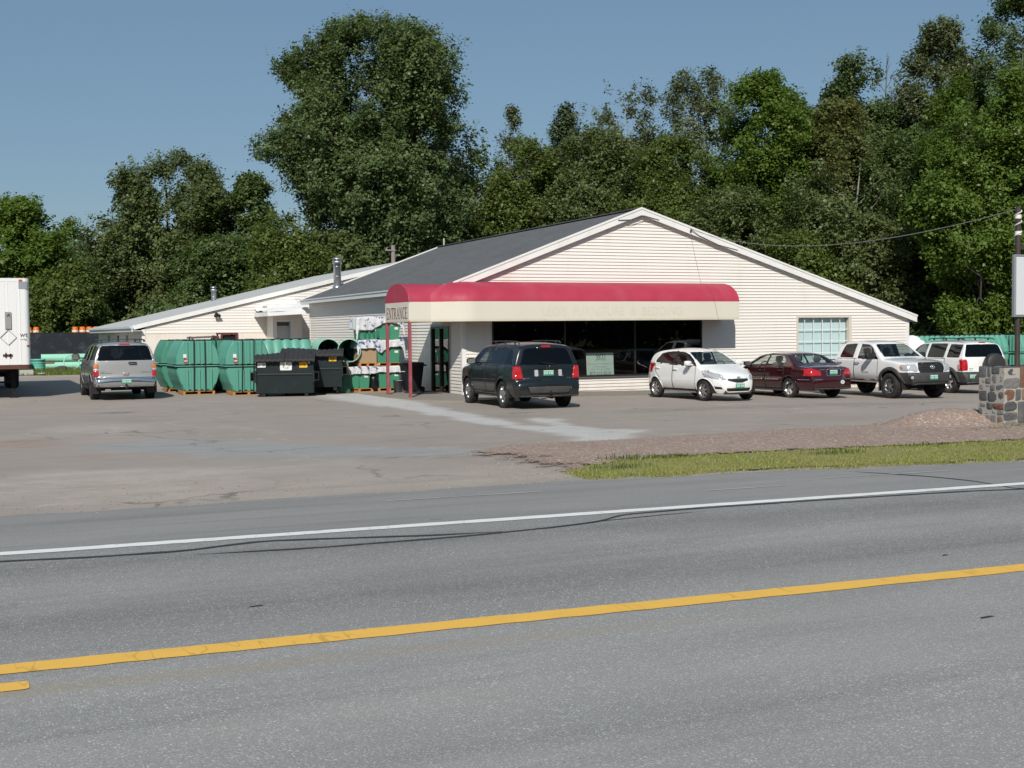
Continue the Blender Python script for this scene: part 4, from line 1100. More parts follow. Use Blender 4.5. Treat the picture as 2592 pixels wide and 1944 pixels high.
def wheel(root, x, y, r, w, style, rimmat=None, rimr=.66, z=None):
    s = 1 if y > 0 else -1; z = r if z is None else z
    wl = empty('wheel', (x, y, z)); wl.parent = root
    q = r*rimr; t = w/2
    m = MB(); m.lathe([(q*.97, -t*.72), (q+.012, -t*.9), (r*.86, -t), (r*.955, -t*.9), (r*.99, -t*.72), (r, -t*.4), (r, t*.4), (r*.99, t*.72), (r*.955, t*.9), (r*.86, t), (q+.012, t*.9), (q*.97, t*.72)], axis=(0, 1, 0), n=36)
    for k in range(44):
        a = 2*math.pi*k/44; c, d = math.cos(a), math.sin(a)
        for h in (-.55, 0, .55): m.obox((r*1.002*c, h*t, r*1.002*d), (.012, t*.34, r*.085), Matrix.Rotation(-a, 3, 'Y'))
    m.build('tyre', RUBBER, wl)
    m = MB(); o = s*t*.80
    m.lathe([(q*.98, -o*.9), (q*.98, o*.93), (q*.93, o*.98), (q*.88, o*.86), (q*.86, o*.1), (q*.3, 0)], axis=(0, 1, 0), n=36, mat=0)
    m.lathe([(q*.87, o*.25), (0, o*.2)], axis=(0, 1, 0), n=24, mat=1)
    n, wi, wo, dbl = style
    for k in range(n):
        a = 2*math.pi*k/n+.3
        for da in ((-.16, .16) if dbl else (0,)):
            c, d = math.cos(a+da*.6), math.sin(a+da*.6); c2, d2 = math.cos(a+da), math.sin(a+da); ux, uz = -d, c
            P = []
            for (rr, ww, dep, cc, dd) in ((q*.16, wi, o*.80, c, d), (q*.9, wo, o*.92, c2, d2)):
                for sg in (-1, 1): P.append((rr*cc+ux*sg*ww*q/2, dep, rr*dd+uz*sg*ww*q/2)); P.append((rr*cc+ux*sg*ww*q/2, dep-s*.035, rr*dd+uz*sg*ww*q/2))
            m.add(P, [(0,2,6,4), (1,5,7,3), (0,4,5,1), (2,3,7,6)], 0)
    m.lathe([(q*.26, o*.55), (q*.26, o*.80), (q*.2, o*.86), (0, o*.88)], axis=(0, 1, 0), n=16, mat=0)
    m.build('rim', [rimmat or ALLOY, BLACKP], wl)
    return wl

def plate(body, root, view, a, b, name='licence_plate'):
    p, ex, ey, N = body.place(view, a, b)
    ey = Vector((0, 0, 1)); N = Vector((1 if view == 'F' else -1, 0, 0)); ex = ey.cross(N); p = p+N*.012
    m = MB(); m.prism(rrect(-.152, .152, -.076, .076, .015, 2), p, ex, ey, N, .008)
    m.prism(rrect(-.138, .138, .038, .066, .006, 2), p+N*.008, ex, ey, N, .002, 1)
    for i, xx in enumerate((-.115, -.07, -.025, .035, .08, .12)): m.prism([(xx-.014, -.035), (xx+.014, -.035), (xx+.014, .025), (xx-.014, .025)], p+N*.008, ex, ey, N, .002, 1)
    return m.build(name, [PLATE_G, PLATE_W], root)

def ring(mb, o, ex, ey, rx, ry, r, mat=0, n=24):
    mb.tube([Vector(o)+Vector(ex)*rx*math.cos(2*math.pi*k/n)+Vector(ey)*ry*math.sin(2*math.pi*k/n) for k in range(n)], r, 6, mat, closed=True)

def car(name, label, cat, loc, yaw, sp, paint):
    root = empty(name, loc, R(yaw), label, cat)
    B = Body(sp); root_parts = {}
    wr = sp['wheel']; tr = sp['track']
    # wheel arches: open the shell
    ar = sp['arch']
    for wx in sp['axles']:
        m = B.alive & (np.hypot(B.C[:, 0]-wx, (B.C[:, 2]-wr)) < ar) & (np.abs(B.C[:, 1]) > sp['hw'][2][1]-.38) & (B.C[:, 2] < lerp_tab(sp['belt'], wx)-.06)
        for v in 'LR': B.snap(m & (B.N[:, 1]*(1 if v == 'L' else -1) > .3), v, circ(wx, wr, ar, 40))
        B.alive &= ~m
    # glazing
    gl = []
    for (sels, mat, nm, par) in sp['glass']:
        for side in ('L', 'R'):
            sl = [(side, q) for q in sels] if par != 'ends' else None
            if sl: gl.append((nm, B.piece(nm, sl, mat, root, -.006), par))
    for (view, poly, lim, mat, nm) in sp['screens']: B.piece(nm, [(view, poly, lim)], mat, root, -.005)
    for (sels, mat, nm, off, thick) in sp['panels']:
        B.piece(nm, sels, mat, root, off, thick)
    # doors
    doors = []
    for poly in sp['doors']:
        for side in ('L', 'R'):
            d = B.piece('door', [(side, poly)], paint, root, -.0015)
            if d:
                d.modifiers.new('skin', 'SOLIDIFY').thickness = .02; d.modifiers['skin'].offset = -1
                doors.append((side, poly, d))
            B.line(side, poly, .0045, BLACKP, 'shut_line', d, True, -.0015)
    for nm, o, par in gl:
        if o is None or not isinstance(par, int): continue
        side = 'L' if o.data.vertices[0].co.y > 0 else 'R'
        k = [d for (sd, pl, d) in doors if sd == side]
        if par < len(k): o.parent = k[par]
    hm = sp.get('handle', paint)
    for side, poly, d in doors:
        xs = [p[0] for p in poly]; zt = max(p[1] for p in poly)
        p, ex, ey, N = B.place(side, min(xs)+.16, zt-sp.get('handle_dz', .13))
        m = MB(); m.tube([p-Vector((.10, 0, 0)), p-Vector((.085, 0, 0))+N*.035, p+Vector((.085, 0, 0))+N*.035, p+Vector((.10, 0, 0))], .014, 6); m.build('handle', hm, d)
    # shell
    o = B.mesh('body', B.alive, [paint, CLOTHD], root)
    md = o.modifiers.new('skin', 'SOLIDIFY'); md.thickness = .025; md.offset = -1; md.material_offset = 1; md.material_offset_rim = 0
    # wells + floor + axles
    m = MB(); zb = sp['zb'][1][1]; xa, xb = sp['outline'][0][0]-.25, sp['outline'][-1][0]+.2
    w_ = sp['hw'][2][1]
    m.box(xb, xa, -w_+.32, w_-.32, zb+.03, zb+.16); m.box(sp['axles'][1]+ar, sp['axles'][0]-ar, -w_+.07, w_-.07, zb+.02, zb+.12)
    for wx in sp['axles']:
        for sg in (-1, 1):
            y0, y1 = sg*(w_-.05), sg*(w_-.42); pts = [(wx+(ar+.006)*math.cos(R(a)), wr+(ar+.006)*math.sin(R(a))) for a in range(-10, 191, 10)]
            m.grid([[(px, y0, pz) for px, pz in pts], [(px, y1, pz) for px, pz in pts]]); m.add([(px, y1, pz) for px, pz in pts], [tuple(range(len(pts)))])
        m.cyl((wx, -w_+.2, wr), (wx, w_-.2, wr), .05)
        m.bar((wx, -.35, wr-.02), (wx, .35, wr-.02), .16, .14)
    m.cyl((xb+.05, -.42, zb+.02), (xb+.55, -.42, zb+.04), .03); m.cyl((xb+.35, -.3, zb+.03), (xb+.8, -.3, zb+.05), .09)
    m.build('underbody', UNDER, root)
    for wx in sp['axles']:
        for sg in (1, -1): wheel(root, wx, sg*tr, wr, sp['tw'], sp['rim'], sp.get('rimmat'), sp.get('rimr', .66))
    fl = sp.get('flare')
    for wx in sp['axles']:
        for sg, v in ((1, 'L'), (-1, 'R')):
            m = MB(); rr = ar + (fl[0]/2 if fl else .004); rad = fl[0]/2 if fl else .014; pts = []
            a0, a1 = (fl[2] if fl else (-2, 182))
            for a in range(a0, a1+1, 6):
                px, pz = wx+rr*math.cos(R(a)), wr+rr*math.sin(R(a)); h = B.hit(v, px, pz); 
                if h[0] is not None: pts.append((px, h[0].y + sg*(fl[1] if fl else -.002), pz))
            if len(pts) > 3:
                if fl:
                    rows = []
                    for (px, py, pz) in pts:
                        d = Vector((px-wx, 0, pz-wr)).normalized(); c = Vector((wx, py, wr))
                        rows.append([c+d*(ar-.004)+Vector((0, -sg*.06, 0)), c+d*(ar-.004)+Vector((0, -sg*.0, 0)), c+d*(ar+fl[0]*.35)+Vector((0, -sg*.004, 0)), c+d*(ar+fl[0]*.85)+Vector((0, -sg*.015, 0)), c+d*(ar+fl[0])+Vector((0, -sg*.06, 0))])
                    m.grid(rows if sg < 0 else [r[::-1] for r in rows]); m.build('wheel_flare', GREYP, root)
                else: m.tube(pts, rad, 6); m.build('arch_lip', paint, root)
    # mirrors
    mx, my, mz, mr = sp['mirror']
    for sg, v in ((1, 'L'), (-1, 'R')):
        h = B.hit(v, mx, mz-.03); y = h[0].y
        m = MB(); M = Matrix.Rotation(R(-sg*12), 3, 'Z'); superell(m, (mx-.02, y+sg*(my+.02), mz+.03), (mr[0], mr[1], mr[2]), .6, 0, 10, M)
        m.bar((mx, y-sg*.02, mz-.02), (mx-.01, y+sg*my*.8, mz+.0), .07, .04)
        mo = m.build('side_mirror', sp.get('mirror_mat', paint), root)
        m = MB(); m.prism([(p[0]*mr[1]*.8, p[1]*mr[2]*.75) for p in rrect(-1, 1, -1, 1, .4)], Vector((mx-.02, y+sg*(my+.02), mz+.03)) + M @ Vector((-mr[0]*.98, 0, 0)), M @ Vector((0, -1, 0)), (0, 0, 1), M @ Vector((-1, 0, 0)), .006); m.build('mirror_glass', CHROME, mo)
    # seats
    sx, bz, cm = sp['seats']
    for i, x in enumerate(sx):
        for y in ((-.38, .38) if i == 0 else (-.38, .38)):
            m = MB(); Mt = Matrix.Rotation(R(-16), 3, 'Y')
            superell(m, (x+.1, y, bz-.32), (.27, .25, .09), .5); superell(m, (x-.22, y, bz-.02), (.09, .24, .33), .5, M=Mt); superell(m, (x-.34, y, bz+.40), (.055, .13, .10), .6, M=Mt)
            m.bar((x-.32, y-.05, bz+.25), (x-.34, y-.05, bz+.36), .015, .015); m.build('seat', cm, root)
    if sp.get('dash'):
        dx, dz = sp['dash']; m = MB(); superell(m, (dx, 0, dz-.10), (.24, .66, .11), .5)
        m.build('dashboard', CLOTHD, root)
        m = MB(); c = Vector((dx-.34, .37, dz-.02)); ring(m, c, (0, 1, 0), Vector((-.35, 0, .94)), .18, .18, .014); m.bar(c-Vector((0, .17, 0)), c+Vector((0, .17, 0)), .03, .03); m.bar(c, (dx-.1, .37, dz-.1), .05, .05); m.build('steering_wheel', BLACKP, root)
    for (view, a, b) in sp.get('plates', ()): plate(B, root, view, a, b)
    return root, B

def bumper_bar(B, root, view, ys, z, dep, h, mat, name='bumper', zsh=None):
    """horizontal bar that follows the nose or tail"""
    m = MB(); rows = []; sg = 1 if view == 'F' else -1
    P = []
    for y in np.linspace(-ys, ys, 25):
        hh = B.hit(view, float(y), z)
        if hh[0] is not None: P.append((hh[0].x, float(y)))
    for (x, y) in P:
        q = 1 if abs(y) < ys*.93 else .4
        sec = [(-.03, -h), (dep*q*.8, -h), (dep*q, -h*.7), (dep*q, h*.6), (dep*q*.75, h), (-.03, h)]
        rows.append([(x+sg*a, y, z+b) for a, b in sec])
    m.grid(rows if sg > 0 else [r[::-1] for r in rows])
    return m.build(name, mat, root)

def roof_rack(root, xs, y, z, mat, cross=()):
    for sg in (1, -1):
        m = MB(); x0, x1 = xs; m.tube([(x0, sg*y, z-.06), (x0-.06, sg*y, z-.01), (x0-.16, sg*y, z), ((x0+x1)/2, sg*y, z+.012), (x1+.16, sg*y, z), (x1+.06, sg*y, z-.01), (x1, sg*y, z-.06)], .018, 6)
        for x in (x0-.3, (x0+x1)/2, x1+.3): m.bar((x, sg*y, z-.07), (x, sg*y, z), .06, .025)
        m.build('roof_rail', mat, root)
    for x in cross:
        m = MB(); m.tube([(x, -y, z+.02), (x, y, z+.02)], .014, 6); m.build('cross_bar', mat, root)

def poly_rear(w0, z0, w1, z1, r=.05):
    P = [(-w0, z0), (w0, z0), (w1, z1), (-w1, z1)]
    return chaikin(P, 1, True) if r else P
def build_cars():
    G = ground_h
    # ---------------------------------------------------------------- dark SUV at the shop window
    pt = M_paint('dark_slate_paint', (.008, .011, .013), .25, metal=.0, dirt=(.06, .057, .052), dirt_h=.62, coat=.3)
    dlo = lambda a, b: [(a, 1.15), (b, 1.15), (b, 1.60), (a, 1.60)]
    sp = dict(outline=[(2.30,.30),(2.36,.42),(2.37,.62),(2.35,.88),(2.28,1.02),(1.95,1.10),(1.34,1.16),(1.16,1.195),(.66,1.61),(.46,1.70),(.1,1.745),(-.8,1.765),(-1.6,1.75),(-2.04,1.715),(-2.12,1.64),(-2.25,1.18),(-2.27,.98),(-2.29,.80),(-2.36,.76),(-2.41,.70),(-2.42,.48),(-2.38,.34)],
        zb=[(-2.5,.36),(-2.0,.30),(0,.28),(2.0,.28),(2.4,.32)], belt=[(-2.5,1.15),(2.5,1.10)],
        hw=[(-2.42,.88),(-2.15,.95),(-1.5,.98),(1.2,.975),(1.9,.93),(2.2,.85),(2.37,.72)], tum=.38, bowf=.16, bowr=.10, crown=.05, rc=.08, zw=.72, tuck=.07,
        wheel=.368, track=.835, tw=.24, arch=.445, axles=(1.36,-1.34), rim=(5,.30,.26,True), rimr=.64,
        glass=[([[(.94,1.165),(.50,1.52),(.34,1.60),(-.06,1.61),(-.06,1.165)]], GL_MID, 'window', 0), ([[(-.14,1.165),(-.14,1.61),(-1.02,1.60),(-1.02,1.165)]], GL_DARK, 'window', 1), ([[(-1.10,1.165),(-1.10,1.60),(-1.72,1.56),(-1.98,1.18)]], GL_DARK, 'quarter_window', None)],
        screens=[('F', [(-.70,1.19),(.70,1.19),(.56,1.62),(-.56,1.62)], (.2, 1.4), GL_MID, 'windscreen'), ('B', [(-.76,1.17),(.76,1.17),(.62,1.56),(.50,1.60),(-.50,1.60),(-.62,1.56)], (-2.6,-1.6), GL_DARK, 'rear_window')],
        panels=[([('L', [(-.055,1.15),(-.145,1.15),(-.145,1.62),(-.055,1.62)])], BLACKP, 'window_pillar', -.003, 0), ([('L', [(-1.015,1.15),(-1.105,1.15),(-1.105,1.61),(-1.015,1.61)])], BLACKP, 'window_pillar', -.003, 0), ([('R', [(-.055,1.15),(-.145,1.15),(-.145,1.62),(-.055,1.62)])], BLACKP, 'window_pillar', -.003, 0), ([('R', [(-1.015,1.15),(-1.105,1.15),(-1.105,1.61),(-1.015,1.61)])], BLACKP, 'window_pillar', -.003, 0),
            ([('B', [(.70,.80),(1.05,.80),(1.05,1.13),(.77,1.13)]), ('L', [(-2.5,.80),(-2.08,.92),(-2.12,1.13),(-2.5,1.13)])], REDL, 'tail_light', .012, .03), ([('B', mirror([(.70,.80),(1.05,.80),(1.05,1.13),(.77,1.13)])), ('R', [(-2.5,.80),(-2.08,.92),(-2.12,1.13),(-2.5,1.13)])], REDL, 'tail_light', .012, .03),
            ([('F', [(.48,.74),(.86,.76),(.88,.92),(.5,.92)]), ('L', [(2.0,.76),(2.4,.76),(2.4,.93),(2.06,.93)])], CLRL, 'headlight', .006, .02), ([('F', mirror([(.48,.74),(.86,.76),(.88,.92),(.5,.92)])), ('R', [(2.0,.76),(2.4,.76),(2.4,.93),(2.06,.93)])], CLRL, 'headlight', .006, .02),
            ([('F', [(-.42,.74),(.42,.74),(.44,.90),(-.44,.90)])], BLACKP, 'grille', -.01, 0),
            ([('B', [(-.55,.42),(.55,.42),(.62,.60),(-.62,.60)])], GREYP, 'bumper_pad', .012, .03),
            ([('B', [(-.42,.86),(.42,.86),(.42,1.04),(-.42,1.04)])], BLACKP, 'plate_recess', -.012, 0)],
        doors=[[(.98,1.14),(.93,.62),(.86,.42),(-.10,.42),(-.10,1.14)], [(-.115,1.14),(-.115,.42),(-.78,.42),(-.93,.70),(-1.04,1.14)]],
        mirror=(.72,.13,1.20,(.07,.13,.085)), seats=((.25,-.85),1.0,CLOTHD), dash=(.98,1.12), plates=[('B',0,.95)])
    root, B = car('dark_suv', 'dark slate SUV parked nose in to the big shop window', 'SUV', (-.48,-5.2,0), 88, sp, pt)
    roof_rack(root, (.25,-1.75), .60, 1.775, GREYP)
    m = MB(); p, ex, ey, N = B.place('B', 0, 1.64); m.prism(rrect(-.13,.13,-.02,.025,.01), p+N*.004, ex, ey, N, .012); m.build('brake_light', REDL, root)
    for sg in (1,-1):
        m = MB(); p, ex, ey, N = B.place('B', sg*.34, .95); m.prism(rrect(-.05,.05,-.085,.085,.02), p+N*.002, ex, ey, N, .012); m.build('reverse_light', CLRL, root)
    m = MB(); p, ex, ey, N = B.place('B', .0, 1.095)
    for x in (-.045,.045): m.bar(p+N*.012+ex*x*.8-ey*.045, p+N*.012+ex*x*1.15+ey*.045, .018, .01)
    m.bar(p+N*.012-ex*.04, p+N*.012+ex*.04, .014, .01); m.build('emblem', CHROME, root)
    m = MB(); p, ex, ey, N = B.place('B', -.15, 1.185); m.bar(p+N*.03, p+N*.03-ex*.36+ey*.03, .02, .015); m.build('rear_wiper', BLACKP, root)
    m = MB(); p, ex, ey, N = B.place('B', .6, .815); put_text(m, 'PILOT', .03, p+N*.006, ex, ey, .16); p, ex, ey, N = B.place('B', -.6, .815); put_text(m, 'EX', .03, p+N*.006, ex, ey, .1); m.build('lettering', CHROME, root)
    m = MB(); m.bar((-2.38,0,.40), (-2.3,0,.40), .1, .07); m.cyl((-2.46,0,.43),(-2.46,0,.49),.022); m.bar((-2.5,0,.42),(-2.3,0,.42),.05,.03); m.build('tow_hitch', UNDER, root)
    B.line('L', [(.9,.74),(-.9,.76)], .012, pt, 'side_moulding', root)
    # ---------------------------------------------------------------- small white hatchback
    pt = M_paint('white_paint', (.80,.80,.79), .3, dirt=(.5,.47,.42), dirt_h=.5)
    sp = dict(outline=[(1.84,.22),(1.90,.30),(1.915,.44),(1.89,.60),(1.83,.71),(1.70,.81),(1.38,.92),(1.16,.99),(1.05,1.025),(.30,1.415),(.12,1.47),(-.2,1.515),(-.65,1.525),(-1.15,1.49),(-1.48,1.43),(-1.60,1.36),(-1.78,1.00),(-1.84,.88),(-1.88,.70),(-1.90,.48),(-1.86,.30)],
        zb=[(-1.9,.30),(-1.5,.24),(0,.21),(1.5,.21),(1.9,.22)], belt=[(-1.9,1.08),(-1.2,1.06),(.9,.975),(2,.93)],
        hw=[(-1.90,.68),(-1.6,.79),(-1.2,.845),(.9,.84),(1.4,.80),(1.72,.70),(1.91,.54)], tum=.46, bowf=.26, bowr=.12, crown=.05, rc=.09, zw=.60, tuck=.08, kb=.95,
        wheel=.295, track=.745, tw=.185, arch=.355, axles=(1.23,-1.23), rim=(7,.26,.22,False), rimr=.72,
        glass=[([[(.92,.995),(.60,1.20),(.30,1.345),(.05,1.41),(-.27,1.425),(-.27,1.035)]], GL_MID, 'window', 0), ([[(-.35,1.04),(-.35,1.425),(-.75,1.41),(-1.08,1.35),(-1.28,1.13),(-1.22,1.08)]], GL_MID, 'window', 1)],
        screens=[('F', [(-.66,1.045),(.66,1.045),(.57,1.36),(.50,1.415),(-.50,1.415),(-.57,1.36)], (0,1.25), GL_CLEAR, 'windscreen'), ('B', [(-.58,1.03),(.58,1.03),(.5,1.36),(-.5,1.36)], (-2,-1.3), GL_MID, 'rear_window')],
        panels=[([('L', [(-.265,1.02),(-.355,1.02),(-.355,1.44),(-.265,1.44)])], BLACKP, 'window_pillar', -.003, 0), ([('R', [(-.265,1.02),(-.355,1.02),(-.355,1.44),(-.265,1.44)])], BLACKP, 'window_pillar', -.003, 0),
            ([('F', [(.40,.62),(.55,.60),(.80,.70),(.84,.86),(.74,.88),(.55,.78)], (1.1,2)), ('L', [(1.75,.66),(1.30,.82),(1.22,.90),(1.36,.90),(1.70,.78)])], CLRL, 'headlight', .007, .02), ([('F', mirror([(.40,.62),(.55,.60),(.80,.70),(.84,.86),(.74,.88),(.55,.78)]), (1.1,2)), ('R', [(1.75,.66),(1.30,.82),(1.22,.90),(1.36,.90),(1.70,.78)])], CLRL, 'headlight', .007, .02),
            ([('F', [(-.36,.645),(.36,.645),(.36,.585),(.10,.525),(-.10,.525),(-.36,.585)])], BLACKP, 'grille', -.008, 0), ([('F', [(-.40,.27),(.40,.27),(.43,.37),(-.43,.37)])], BLACKP, 'lower_intake', -.01, 0),
            ([('F', [(.52,.34),(.70,.34),(.74,.43),(.55,.41)], None, .05)], BLACKP, 'fog_recess', -.008, 0), ([('F', mirror([(.52,.34),(.70,.34),(.74,.43),(.55,.41)]), None, .05)], BLACKP, 'fog_recess', -.008, 0),
            ([('B', [(.55,.78),(.8,.78),(.8,1.05),(.62,1.05)]), ('L', [(-2,.78),(-1.68,.82),(-1.62,1.04),(-2,1.04)])], REDL, 'tail_light', .006, .02), ([('B', mirror([(.55,.78),(.8,.78),(.8,1.05),(.62,1.05)])), ('R', [(-2,.78),(-1.68,.82),(-1.62,1.04),(-2,1.04)])], REDL, 'tail_light', .006, .02)],
        doors=[[(.86,.97),(.87,.62),(.80,.30),(-.30,.28),(-.30,1.02)], [(-.315,1.02),(-.315,.28),(-.83,.30),(-1.0,.62),(-1.24,.82),(-1.22,1.05)]],
        mirror=(.66,.12,1.05,(.075,.12,.075)), seats=((.15,-.75),.86,CLOTHD), dash=(.86,.98), plates=[('F',0,.44)])
    root, B = car('white_hatchback', 'small white hatchback facing the road between the shop window and the maroon sedan', 'hatchback', (5.70,-5.08,-.02), 273, sp, pt)
    m = MB(); p, ex, ey, N = B.place('F', 0, .655); ring(m, p+N*.012, ex, ey, .062, .043, .008); ring(m, p+N*.012, ex, ey, .022, .043, .007); ring(m, p+N*.012+ey*.012, ex, ey, .045, .018, .006); m.build('emblem', CHROME, root)
    for sg in (1,-1):
        v = 'L' if sg > 0 else 'R'
        m = MB(); p, ex, ey, N = B.place(v, 1.36, .83); superell(m, p+N*.006, (.05,.012,.025), .7); m.build('turn_signal', AMBL, root)
    # ---------------------------------------------------------------- maroon sedan
    pt = M_paint('maroon_paint', (.050,.007,.011), .2, metal=.35, dirt=(.10,.07,.06), dirt_h=.45)
    sp = dict(outline=[(2.28,.26),(2.33,.36),(2.35,.50),(2.31,.64),(2.22,.72),(1.85,.82),(1.25,.92),(1.02,.965),(.32,1.31),(.12,1.375),(-.2,1.41),(-.65,1.415),(-.98,1.375),(-1.15,1.32),(-1.62,1.055),(-1.74,1.02),(-2.05,.995),(-2.27,.955),(-2.35,.88),(-2.38,.70),(-2.41,.58),(-2.41,.42),(-2.37,.30)],
        zb=[(-2.42,.31),(-1.9,.24),(0,.20),(1.9,.21),(2.35,.26)], belt=[(-2.4,.99),(-1.2,.975),(1.0,.93),(2.3,.85)],
        hw=[(-2.41,.74),(-2.1,.85),(-1.5,.905),(1.0,.91),(1.7,.88),(2.1,.80),(2.35,.62)], tum=.62, bowf=.22, bowr=.16, crown=.045, rc=.09, zw=.62, tuck=.07, kb=.955,
        wheel=.315, track=.79, tw=.205, arch=.372, axles=(1.35,-1.35), rim=(5,.32,.30,True), rimr=.70, rimmat=CHROME,
        glass=[([[(.90,.95),(.40,1.245),(.18,1.325),(-.12,1.345),(-.12,.965)]], GL_CLEAR, 'window', 0), ([[(-.20,.97),(-.20,1.345),(-.62,1.33),(-.92,1.26),(-1.08,1.13),(-1.05,1.0),(-.98,.98)]], GL_CLEAR, 'window', 1)],
        screens=[('F', [(-.66,.985),(.66,.985),(.53,1.30),(.46,1.335),(-.46,1.335),(-.53,1.30)], (0,1.2), GL_CLEAR, 'windscreen'), ('B', [(-.64,1.065),(.64,1.065),(.52,1.28),(.42,1.33),(-.42,1.33),(-.52,1.28)], (-1.8,-.7), GL_CLEAR, 'rear_window')],
        panels=[([('L', [(-.115,.955),(-.205,.955),(-.205,1.36),(-.115,1.36)])], BLACKP, 'window_pillar', -.003, 0), ([('R', [(-.115,.955),(-.205,.955),(-.205,1.36),(-.115,1.36)])], BLACKP, 'window_pillar', -.003, 0),
            ([('B', [(.44,.70),(1.0,.70),(1.0,.89),(.70,.92),(.46,.84)]), ('L', [(-2.5,.70),(-2.12,.74),(-2.02,.86),(-2.12,.92),(-2.5,.92)])], REDL, 'tail_light', .008, .02), ([('B', mirror([(.44,.70),(1.0,.70),(1.0,.89),(.70,.92),(.46,.84)])), ('R', [(-2.5,.70),(-2.12,.74),(-2.02,.86),(-2.12,.92),(-2.5,.92)])], REDL, 'tail_light', .008, .02),
            ([('F', [(.42,.58),(.8,.58),(.86,.72),(.48,.70)]), ('L', [(1.9,.60),(2.4,.60),(2.3,.74),(1.95,.76)])], CLRL, 'headlight', .006, .02), ([('F', mirror([(.42,.58),(.8,.58),(.86,.72),(.48,.70)])), ('R', [(1.9,.60),(2.4,.60),(2.3,.74),(1.95,.76)])], CLRL, 'headlight', .006, .02),
            ([('F', [(-.32,.56),(.32,.56),(.36,.70),(-.36,.70)])], CHROME, 'grille', -.01, 0)],
        doors=[[(.90,.93),(.88,.6),(.80,.30),(-.15,.28),(-.15,.95)], [(-.165,.95),(-.165,.28),(-.92,.30),(-1.02,.52),(-1.12,.72),(-1.10,.965)]],
        mirror=(.66,.12,1.0,(.07,.115,.07)), seats=((.10,-.80),.78,CLOTH), dash=(.92,.93), plates=[('B',0,.80)], handle_dz=.12)
    root, B = car('maroon_sedan', 'dark maroon sedan parked tail out between the white hatchback and the white pickup', 'sedan', (9.3,-4.37,-.08), 91, sp, pt)
    m = MB(); p, ex, ey, N = B.place('B', 0, .80); P = [Vector((p.x-.02, a, b)) for a, b in rrect(-.26,.26,.70,.90,.04)]; m.tube(P, .011, 6, closed=True)
    for sg in (1,-1): m.tube([B.place('B', sg*(.28+.1*k), .88)[0]+Vector((-.012,0,0)) for k in range(3)], .012, 6)
    m.build('chrome_trim', CHROME, root)
    for v, pts in (('L', [(.84,.55),(-.06,.56)]), ('L', [(-.2,.56),(-.88,.57)]), ('L', [(-1.78,.58),(-2.22,.59)]), ('R', [(.84,.55),(-.06,.56)]), ('R', [(-.2,.56),(-.88,.57)]), ('R', [(-1.78,.58),(-2.22,.59)]), ('B', [(.66,.59),(.5,.59),(.42,.59)]), ('B', [(-.66,.59),(-.5,.59),(-.42,.59)])):
        B.line(v, pts, .013, CHROME, 'side_strip', root, off=.004)
    for v in 'LR': B.line(v, [(-.20,1.355),(-.62,1.342),(-.94,1.27),(-1.11,1.13),(-1.07,.985)], .010, CHROME, 'window_trim', root, off=.003)
    m = MB(); p, ex, ey, N = B.place('B', -.33, .50); m.prism([(.085*math.cos(2*math.pi*k/20), .06*math.sin(2*math.pi*k/20)) for k in range(20)], p+N*.002, ex, ey, N, .004)
    put_text(m, 'VT', .05, p+N*.0075, ex, ey, .07, 1); m.build('oval_sticker', [PLATE_W, BLACKP], root)
    m = MB(); p, ex, ey, N = B.place('B', 0, .925); ring(m, p+N*.01, ex, ey, .05, .03, .006); m.bar(p+N*.012-ex*.015-ey*.02, p+N*.012-ex*.005+ey*.02, .008, .006); m.bar(p+N*.012+ex*.005-ey*.02, p+N*.012+ex*.015+ey*.02, .008, .006); m.build('emblem', CHROME, root)
    m = MB(); superell(m, (-1.32,-.2,1.02), (.10,.22,.06), .7); m.box(-1.62,-1.1,-.6,.6,.93,.96); m.build('parcel_shelf', CLOTH, root)
    # ---------------------------------------------------------------- white pickup
    pt = M_paint('pickup_white_paint', (.79,.79,.785), .3, dirt=(.5,.46,.4), dirt_h=.5)
    hl = [(.50,.83),(.82,.86),(.90,1.04),(.52,1.05)]
